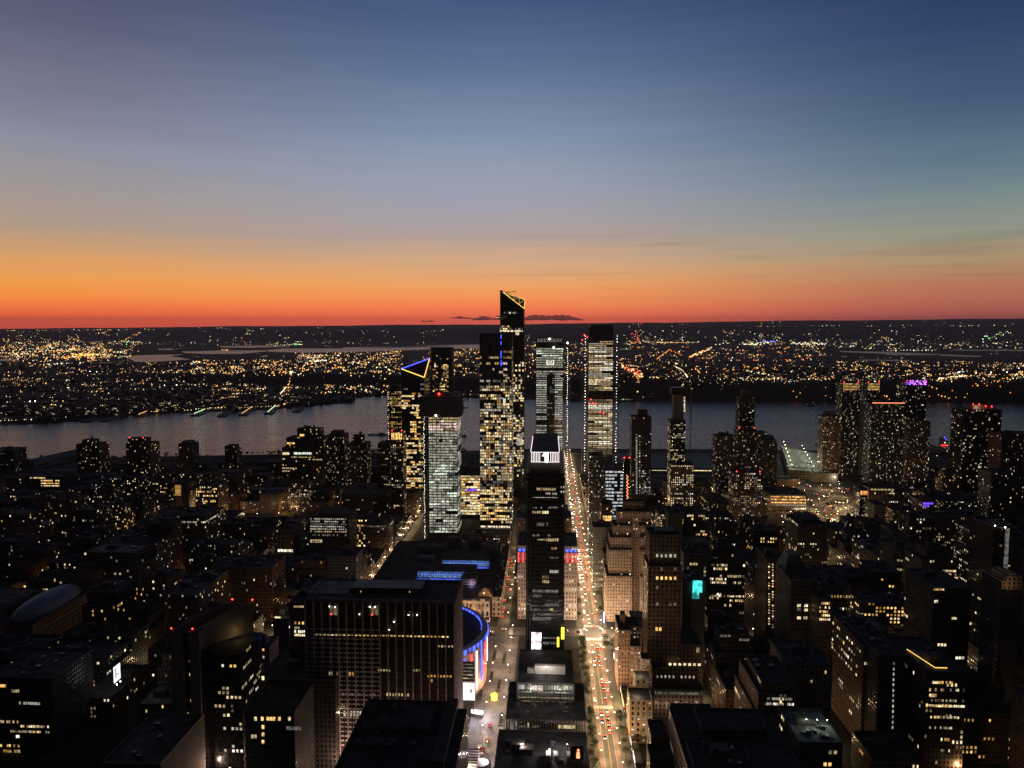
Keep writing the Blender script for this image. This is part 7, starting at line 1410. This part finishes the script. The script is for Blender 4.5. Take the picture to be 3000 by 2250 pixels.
# planters and umbrellas of the plaza; people
t = thing('plaza_kiosk', 'golden glowing glass kiosk in the plaza before the round arena', 'kiosk', (*gnd(1448, 2040, 3), 0)); X, Y = t.location.x, t.location.y
b = MB(); b.cyl(X, Y, .05, 4.2, 2.8, 2.6, 'led_gold', 8); b.build('lit_wall', t); b = MB(); b.cyl(X, Y, 4.2, 6.4, 3.3, .4, 'led_yellow', 8); b.build('roof', t); lamp(t, (X, Y - 4, 6), 2400, (1, .78, .22), .5, 'kiosk_light')
t = thing('canopy', 'white angled canopy at the corner of the plaza', 'canopy', (*gnd(1398, 2085, 3), 0)); X, Y = t.location.x, t.location.y
b = MB(); b.solid([(X - 5, Y - 3, 3.2), (X + 5, Y - 6, 3.2), (X + 5, Y - 1, 3.8), (X - 5, Y + 2, 3.8), (X - 5, Y - 3, 3.5), (X + 5, Y - 6, 3.5), (X + 5, Y - 1, 4.1), (X - 5, Y + 2, 4.1)], [(0, 3, 2, 1), (4, 5, 6, 7), (0, 1, 5, 4), (1, 2, 6, 5), (2, 3, 7, 6), (3, 0, 4, 7)], 'white_paint'); b.build('roof', t); b = MB()
for dx, dy in ((-4, -2), (4, -5), (4, -2), (-4, 1)): b.cyl(X + dx, Y + dy, 0, 3.4, .12, .12, 'steel', 6)
b.build('post', t); lamp(t, (X + 5, Y - 3, 9), 19000, (.94, .86, 1), .5, 'canopy_light')
t = thing('station_entrance', 'louvred white entrance shed at the near end of the plaza', 'entrance', (*at(1386, 2150, 520)[:1], 520, 0)); X, Y = t.location.x, t.location.y
b = MB(); b.box(X - 3.6, X + 3.6, Y - 14, Y + 10, 0, 7, 'white_paint'); b.build('wall', t); b = MB()
for k in range(14): b.box(X - 3.9, X + 3.9, Y - 14 + k * 1.75, Y - 13.2 + k * 1.75, 7, 7.6, 'roof_tar' if k % 2 else 'white_paint')
b.build('louvre_roof', t); lamp(t, (X + 8, Y, 9), 3200, (1, .78, .84), .5, 'entrance_light')
for (px, py, lab) in ((1440, 1985, 'dark planted bed in the middle of the plaza'), (1462, 2010, 'slim planted bed beside the golden kiosk'), (1478, 1930, 'dark bed along the upper podium wall'), (1462, 2175, 'planted bed at the near end of the plaza'), (1420, 1905, 'small bed at the arena side of the plaza'), (1408, 2040, 'long dark planter with reddish lights left of the golden kiosk'), (1450, 1920, 'dark triangular planter bed in the upper plaza'), (1468, 2110, 'narrow planted bed along the lower podium')):
    x, y = gnd(px, py, 0); t = thing('planter', lab, 'planter', (x, y, 0)); b = MB(); b.solid([(x - 2, y - 9, 0), (x + 2, y - 9, 0), (x + 1, y + 10, 0), (x - 1, y + 10, 0), (x - 2, y - 9, .8), (x + 2, y - 9, .8), (x + 1, y + 10, .8), (x - 1, y + 10, .8)], [(0, 1, 5, 4), (1, 2, 6, 5), (2, 3, 7, 6), (3, 0, 4, 7), (4, 5, 6, 7)], 'paving'); b.build('kerb', t)
    c = MB(); rt = random.Random(int(px))
    for _ in range(420): q = Vector((x + rt.uniform(-1.3, 1.3), y + rt.uniform(-8, 9), .9 + rt.random() ** 2 * 1.8)); n_ = Vector((rt.gauss(0, 1), rt.gauss(0, 1), rt.gauss(0, 1))).normalized(); p_ = n_.orthogonal().normalized(); w_ = n_.cross(p_); s_ = rt.uniform(.15, .35); c.face([tuple(q + p_ * s_), tuple(q + w_ * s_), tuple(q - p_ * s_), tuple(q - w_ * s_)], 'leaf_dark')
    c.build('shrubs', t)
def proto_person(shirt):
    V = [(0, 0, .95), (0, 0, 1.2), (0, 0, 1.42), (0, 0, 1.52), (0, -.02, 1.68), (-.11, 0, .88), (-.12, -.08, .48), (-.13, -.02, .06), (-.13, -.14, .04), (.11, 0, .88), (.12, .1, .48), (.13, .18, .07), (.13, .07, .04), (-.21, 0, 1.40), (-.27, .02, 1.12), (-.27, -.08, .88), (.21, 0, 1.40), (.27, .0, 1.12), (.27, -.12, .90)]
    E = [(0, 1), (1, 2), (2, 3), (3, 4), (0, 5), (5, 6), (6, 7), (7, 8), (0, 9), (9, 10), (10, 11), (11, 12), (2, 13), (13, 14), (14, 15), (2, 16), (16, 17), (17, 18)]
    rad = [.15, .15, .15, .06, .11, .11, .075, .05, .04, .11, .075, .05, .04, .075, .05, .04, .075, .05, .04]
    me = bpy.data.meshes.new('person'); me.from_pydata(V, E, []); o = bpy.data.objects.new('person', me); COL.objects.link(o)
    md = o.modifiers.new('skin', 'SKIN'); sv = me.skin_vertices[0].data if me.skin_vertices else None
    if sv is None:
        bpy.context.view_layer.objects.active = o; o.select_set(True); bpy.ops.mesh.customdata_skin_add(); sv = me.skin_vertices[0].data
    for k, r_ in enumerate(rad): sv[k].radius = (r_, r_ * .8)
    sv[0].use_root = True; sd = o.modifiers.new('sub', 'SUBSURF'); sd.levels = 1; sd.render_levels = 1
    dg = bpy.context.evaluated_depsgraph_get(); m2 = bpy.data.meshes.new_from_object(o.evaluated_get(dg)); o.modifiers.clear(); o.data = m2
    m2.materials.clear()
    for nm in ('skin', shirt, 'cloth_dark'): m2.materials.append(MATS[nm])
    for p in m2.polygons: z = p.center.z; p.material_index = 2 if z < .95 or z > 1.72 else (1 if z < 1.47 and not (abs(p.center.x) > .2 and z < 1.1) else 0)
    o['category'] = 'person'; o['label'] = 'person'; return o
PP = {s_: proto_person(s_) for s_ in ('cloth_dark', 'cloth_red', 'cloth_white')}; pu = set(); NM = {'cloth_dark': 'dark', 'cloth_red': 'red', 'cloth_white': 'white'}
for i in range(64):
    if i < 44: x, y = ry.uniform(-58, -32), ry.uniform(540, 745); where = 'the plaza'
    else: x, y = X34 + ry.choice((-12.5, 12.5)) + ry.uniform(-2.5, 2.5), ry.uniform(530, 745); where = 'the pavement of the wide street'
    s_ = ry.choice(list(PP)); lab = f'tiny person in a {NM[s_]} top walking on {where}'; z = .15 if i >= 44 else .03
    if s_ not in pu: pu.add(s_); o = PP[s_]
    else: o = PP[s_].copy(); COL.objects.link(o)
    o.location = (x, y, z); o.rotation_euler = (0, 0, ry.uniform(0, 6)); o['label'] = lab; o['group'] = f'people in {NM[s_]} tops on {where}'
# shop fronts glowing on both kerbs
ns = {}
for side in (1, -1):
    y = 512.0 if side > 0 else 900.0
    while y < (745 if side > 0 else 1290):
        w = ry.uniform(5, 11); x = X34 + side * 16.9
        if ry.random() < .62:
            m_, nm = ry.choice((('pane_white_hi', 'white'), ('pane_warm_hi', 'warm yellow'), ('pane_amber_hi', 'amber'), ('pane_fluor', 'cool white'), ('pane_warm_mid', 'dim yellow'))); k_ = (nm, side); ns[k_] = ns.get(k_, 0) + 1
            t = thing('street_shop', f"{nm} glowing shop front on the {'right' if side > 0 else 'left'} kerb of the wide street, {['nearest', 'second', 'third', 'fourth', 'fifth', 'sixth', 'seventh', 'eighth', 'ninth', 'tenth', 'eleventh', 'twelfth', 'thirteenth', 'fourteenth', 'fifteenth'][ns[k_] - 1]} such", 'shop front', (x, y, .15), 'lit shop fronts of the wide street')
            b = MB(); b.box(min(x, x - side * .2), max(x, x - side * .2), y + .3, y + w - .3, .6, 3.6, m_); b.build('lit_window', t); b = MB(); b.box(min(x, x - side * 1.5), max(x, x - side * 1.5), y, y + w, 3.7, 4.3, ry.choice(('cloth_red', 'cloth_dark', 'dark_metal'))); b.build('awning', t); b = MB(); b.box(min(x, x + side * .6), max(x, x + side * .6), y, y + w, .15, 5.2, 'tan_wall'); b.build('wall', t)
        y += w + ry.uniform(1, 6)
# shop signs on the right kerb
for i, (ya, yb, m_) in enumerate(((545, 553, 'pane_white_hi'), (522, 534, 'screen_pink'), (600, 622, 'pane_amber_hi'), (626, 634, 'pane_warm_hi'), (690, 700, 'led_white'))):
    x = X34 + 16.6; t = thing('shop_sign', ['white shop sign by the cream stepped building', 'pinkish white lit shop front at the lower right kerb', 'gold string of shop lights behind the cream building', 'warm shop window on the right kerb', 'white kerb-side sign before the terraced hotel'][i], 'shop sign', (x, ya, 3)); b = MB(); b.box(x - .3, x, ya, yb, 3, 7, m_); b.build('lit_face', t); b = MB(); b.box(x, x + .5, ya - .3, yb + .3, 2.7, 7.3, 'dark_metal'); b.build('frame', t)
    if m_ == 'pane_amber_hi': kind_ = [lamp(t, (x - 2, ya + 4 + q * 7, 6), 2600, (1, .72, .3), .4, 'shop_light') for q in range(3)]
t = thing('marquee_sign', 'red and gold bulb-lit vertical marquee on the kerb between cream and salmon buildings', 'sign', (*at(1839, 2085, 600)[:1], 600, 0)); p0, p1 = at(1831, 2066, 600), at(1846, 2096, 600)
b = MB(); b.box(p0[0], p1[0], 600, 601, p1[1], p0[1], 'cloth_red'); b.build('panel', t); b = MB()
for k in range(7):
    z = p1[1] + (p0[1] - p1[1]) * k / 6
    for x in (p0[0], p1[0]): b.gem(x, 599.8, z, .3, 'led_gold')
for k in range(5): b.box(p0[0] + .9, p1[0] - .9, 599.8, 599.95, p1[1] + 1 + k * 1.5, p1[1] + 1.8 + k * 1.5, 'led_orange')
b.build('bulb', t)
t = thing('neon_sign', 'blue and pink vertical neon sign on the terraced hotel corner', 'sign', (*at(1769, 1815, 788)[:1], 788, 0)); p0, p1 = at(1767, 1793, 788), at(1771, 1825, 788); b = MB(); b.box(p0[0], (p0[0] + p1[0]) / 2, 788, 789, p1[1], p0[1], 'led_blue'); b.box((p0[0] + p1[0]) / 2 + .02, p1[0], 788, 789, p1[1], p0[1], 'led_white'); b.build('lit_face', t); b = MB(); b.box(p0[0], p1[0], 789, 790.5, p1[1] + 2, p0[1] - 2, 'dark_metal'); b.build('bracket', t)
t = thing('shop_sign', 'magenta and lime lit sign at the foot of the terraced hotel', 'shop sign', (*at(1800, 1858, 789)[:1], 789, 0)); p0, p1 = at(1789, 1855, 789), at(1811, 1862, 789); b = MB(); b.box(p0[0], p1[0], 789, 790, (p0[1] + p1[1]) / 2, p0[1], 'led_purple'); b.box(p0[0], p1[0], 789, 790, p1[1], (p0[1] + p1[1]) / 2 - .02, 'led_yellow'); b.build('lit_face', t); b = MB(); b.box(p0[0] - .4, p1[0] + .4, 790, 790.6, p1[1] - .4, p0[1] + .4, 'dark_metal'); b.build('frame', t)
# ------------------------------------------------------------------ boats
def boat(px, py, L_, lab, rz=0.0, cabin=True):
    x, y = gnd(px, py, -1.8); t = thing('boat', lab, 'boat', (x, y, -1.8)); t.rotation_euler = (0, 0, rz); w = L_ * .11; b = MB()
    top = [(-L_ / 2, -w), (L_ * .3, -w), (L_ / 2, 0), (L_ * .3, w), (-L_ / 2, w)]; bot = [(px_ * .93, py_ * .8) for px_, py_ in top]
    V = [(*p, -.6) for p in bot] + [(*p, 2.6) for p in top]; n = 5; b.solid(V, [(k, (k + 1) % n, n + (k + 1) % n, n + k) for k in range(n)] + [tuple(range(n, 2 * n))], 'dark_metal'); b.build('hull', t, (0, 0, 0))
    b = MB(); b.box(L_ * .05, L_ * .28, -w * .6, w * .6, 2.6, 6.5, 'white_paint'); b.build('cabin', t, (0, 0, 0)); b = MB(); b.cyl(L_ * .16, 0, 6.5, 13, .25, .15, 'dark_metal', 5); b.build('mast', t, (0, 0, 0)); b = MB(); b.gem(L_ * .16, 0, 13.4, .9, 'pane_white_hi'); b.gem(-L_ * .4, 0, 6, .9, 'pane_warm_hi'); b.gem(L_ * .38, 0, 4.5, .8, 'pane_warm_hi'); b.build('lamp', t, (0, 0, 0)); b = MB(); b.cyl(-L_ * .4, 0, 2.6, 5.6, .15, .12, 'dark_metal', 5); b.build('stern_post', t, (0, 0, 0))
boat(1108, 1274, 62, 'long lit working boat left of the lamp-edged tower', .05); boat(1345, 1195, 70, 'dark barge in the river left of the amber-floored tower', 0); boat(1358, 1278, 20, 'small boat trailing a wake right of the half-built tower', 0); boat(2402, 1301, 26, 'dark ferry off the broad green-lit roof', .3); boat(2378, 1188, 40, 'low dark barge far across the river, right side', 0)
x, y = gnd(2760, 1325, -1.8); t = thing('museum_ship', 'big dark ship at its pier with blue and red lights on its island', 'ship', (x, y, -1.8)); b = MB(); top = [(-18, -70), (18, -70), (20, 60), (0, 95), (-18, 70)]; V = [(px_ * .8, py_ * .95, -.5) for px_, py_ in top] + [(px_, py_, 17) for px_, py_ in top]; b.solid(V, [(k, (k + 1) % 5, 5 + (k + 1) % 5, 5 + k) for k in range(5)] + [(5, 6, 7, 8, 9)], 'grey_wall'); b.build('hull', t, (0, 0, 0)); b = MB(); b.box(8, 15, 5, 32, 17, 34, 'grey_wall'); b.cyl(11, 18, 34, 52, .8, .3, 'steel', 6); b.build('island', t, (0, 0, 0)); b = MB(); b.gem(11, 4, 32, 2.2, 'led_blue'); b.gem(11, 12, 36, 2.2, 'led_blue'); b.gem(8, 4, 24, 1.6, 'far_white'); b.build('blue_lamp', t, (0, 0, 0)); b = MB(); b.box(-6, 12, -4, -3, 18, 19.5, 'led_red'); b.build('red_light_strip', t, (0, 0, 0))
for q, (px, py) in enumerate(((2745, 1336), (2775, 1322), (2800, 1330))): X, Y = gnd(px, py, 17); b = MB(); b.gem(X - x, Y - y, 19.5, .9, 'far_white'); b.build('deck_lamp', t, (0, 0, 0))
# ------------------------------------------------------------------ clouds low over the hills
def cloud(px0, px1, py, hpx, lab, seed):
    """one closed billowing body: rings round a long axis, bumpy above and flat below"""
    rc = random.Random(seed); Y = 42000; t0 = at(px0, py, Y); t1 = at(px1, py, Y); sc = Y / F; n, m = max(24, int((px1 - px0) / 2)), 14; b = MB(); ph = [rc.uniform(0, 6.28) for _ in range(6)]
    for k in range(n + 1):
        u = k / n; env = max(.02, math.sin(math.pi * u)) ** .5 * (.55 + .30 * math.sin(u * 7 + ph[0]) * math.sin(u * 3 + ph[4])); bump = .22 * abs(math.sin(u * (px1 - px0) * .16 + ph[1])) + .16 * abs(math.sin(u * (px1 - px0) * .37 + ph[2])) + .08 * rc.random()
        up = sc * hpx * env * (.62 + bump); dn = sc * hpx * env * (.10 + .06 * math.sin(u * 23 + ph[3])); ry_ = sc * hpx * env * 1.6; x = t0[0] + (t1[0] - t0[0]) * u; zo = sc * .8 * math.sin(u * 5 + ph[5])
        for q in range(m): a = 2 * math.pi * q / m; sn = math.sin(a); b.v.append((x, Y + ry_ * math.cos(a), t0[1] + zo + (up * sn if sn > 0 else dn * sn)))
    b.mi('cloud_vapour')
    for k in range(n):
        for q in range(m): b.f.append((k * m + q, (k + 1) * m + q, (k + 1) * m + (q + 1) % m, k * m + (q + 1) % m)); b.m.append(0); b.uv.append([(0, 0)] * 4)
    for k in (0, n): b.f.append(tuple(k * m + q for q in (range(m) if k == 0 else range(m - 1, -1, -1)))); b.m.append(0); b.uv.append([(0, 0)] * m)
    o = b.build('cloud', None, ((t0[0] + t1[0]) / 2, Y, t0[1])); tag(o, lab, 'cloud')
    for p in o.data.polygons: p.use_smooth = True
cloud(1380, 1464, 937, 21, 'grey cloud bank left of the slant-topped skyscraper', 2); cloud(1530, 1714, 937, 27, 'long grey cloud bank right of the slant-topped skyscraper', 5); cloud(1318, 1384, 933, 8, 'thin cloud wisp left of the larger cloud bank', 3); cloud(1232, 1274, 942, 8, 'small lone cloud wisp low over the hills', 4)
# ------------------------------------------------------------------ labels of the ordinary blocks
LP = [(n, *proj(x, y, 20)[:2], x, y) for n, x, y in LAND]
def where_of(f):
    cx, cy = (f[0] + f[1]) / 2, (f[2] + f[3]) / 2; px, py = proj(cx, cy, 15)[:2]
    n, lx, ly, wx, wy = min(LP, key=lambda q: (q[1] - px) ** 2 + ((q[2] - py) * 1.6) ** 2)
    hz_ = '' if abs(px - lx) < 22 else ('left of' if px < lx else 'right of'); dv = 'beyond' if cy > wy else 'before'
    return n, (px, py), hz_ or dv, math.hypot(px - lx, py - ly)
fam = {}
for e in AUTO:
    r_, wall, h, top, pal, nw, roofc, f = e
    if f is None: x, y = r_.location.x, r_.location.y; f = (x - 10, x + 10, y, y + 24)
    n, p, rel, dist = where_of(f)
    st = 'low' if h < 17 else ('mid-height' if h < 34 else 'tall'); win = 'no lit windows' if nw == 0 else ('few lit windows' if nw < 7 else 'many lit windows')
    ft = 'water tank' if 'tank' in top else ('roof shed' if 'bulkhead' in top else ('roof units' if 'units' in top else roofc + ' roof'))
    bits = [st + ' ' + wall + ' block', win, ft, rel + ' ' + n]
    cnt = lambda: sum(len(q.split()) for q in bits if q)
    if cnt() > 14: bits[2] = ''
    if cnt() > 14: bits[0] = wall + ' block'
    if cnt() > 14: bits[1] = bits[1].replace(' windows', '').replace('few lit', 'dim').replace('many lit', 'lit').replace('no lit', 'unlit')
    if cnt() > 14: bits[1] = ''
    fam.setdefault(', '.join(q for q in bits if q), []).append((dist, r_, p))
ORD = ['nearest', 'second nearest', 'third nearest', 'fourth nearest', 'fifth nearest', 'sixth nearest', 'seventh nearest', 'eighth nearest', 'ninth nearest', 'tenth nearest'] + ['%dth nearest' % q for q in range(11, 40)]
for lab, rows_ in fam.items():
    rows_.sort(key=lambda q: q[0])
    for k, (d_, r_, p) in enumerate(rows_): r_['label'] = lab if len(rows_) == 1 else f'{lab}, {ORD[k]}'
# ------------------------------------------------------------------ evening haze over the whole place
hm = bpy.data.materials.new('haze'); hm.use_nodes = True; ht = hm.node_tree; ht.nodes.remove(ht.nodes['Principled BSDF']); pv = ht.nodes.new('ShaderNodeVolumePrincipled'); pv.inputs['Color'].default_value = (.82, .80, .86, 1); pv.inputs['Density'].default_value = 2.7e-5; pv.inputs['Anisotropy'].default_value = .2
ht.links.new(pv.outputs[0], ht.nodes['Material Output'].inputs['Volume'])
b = MB(); b.box(-33000, 33000, -1500, 28500, -7, 560, 'coping'); o = bpy.data.objects.new('haze', b.mesh('haze')); o.data.materials.clear(); o.data.materials.append(hm); COL.objects.link(o); kind(o, 'stuff'); o['label'] = 'thin evening haze filling the air out to the hills'; o['category'] = 'haze'
for o in S.objects:
    if o.get('label') and not 4 <= len(o['label'].split()) <= 16: print('LONG', o.name, o['label'])
print('objects', len(S.objects), 'panes', NPART[0])
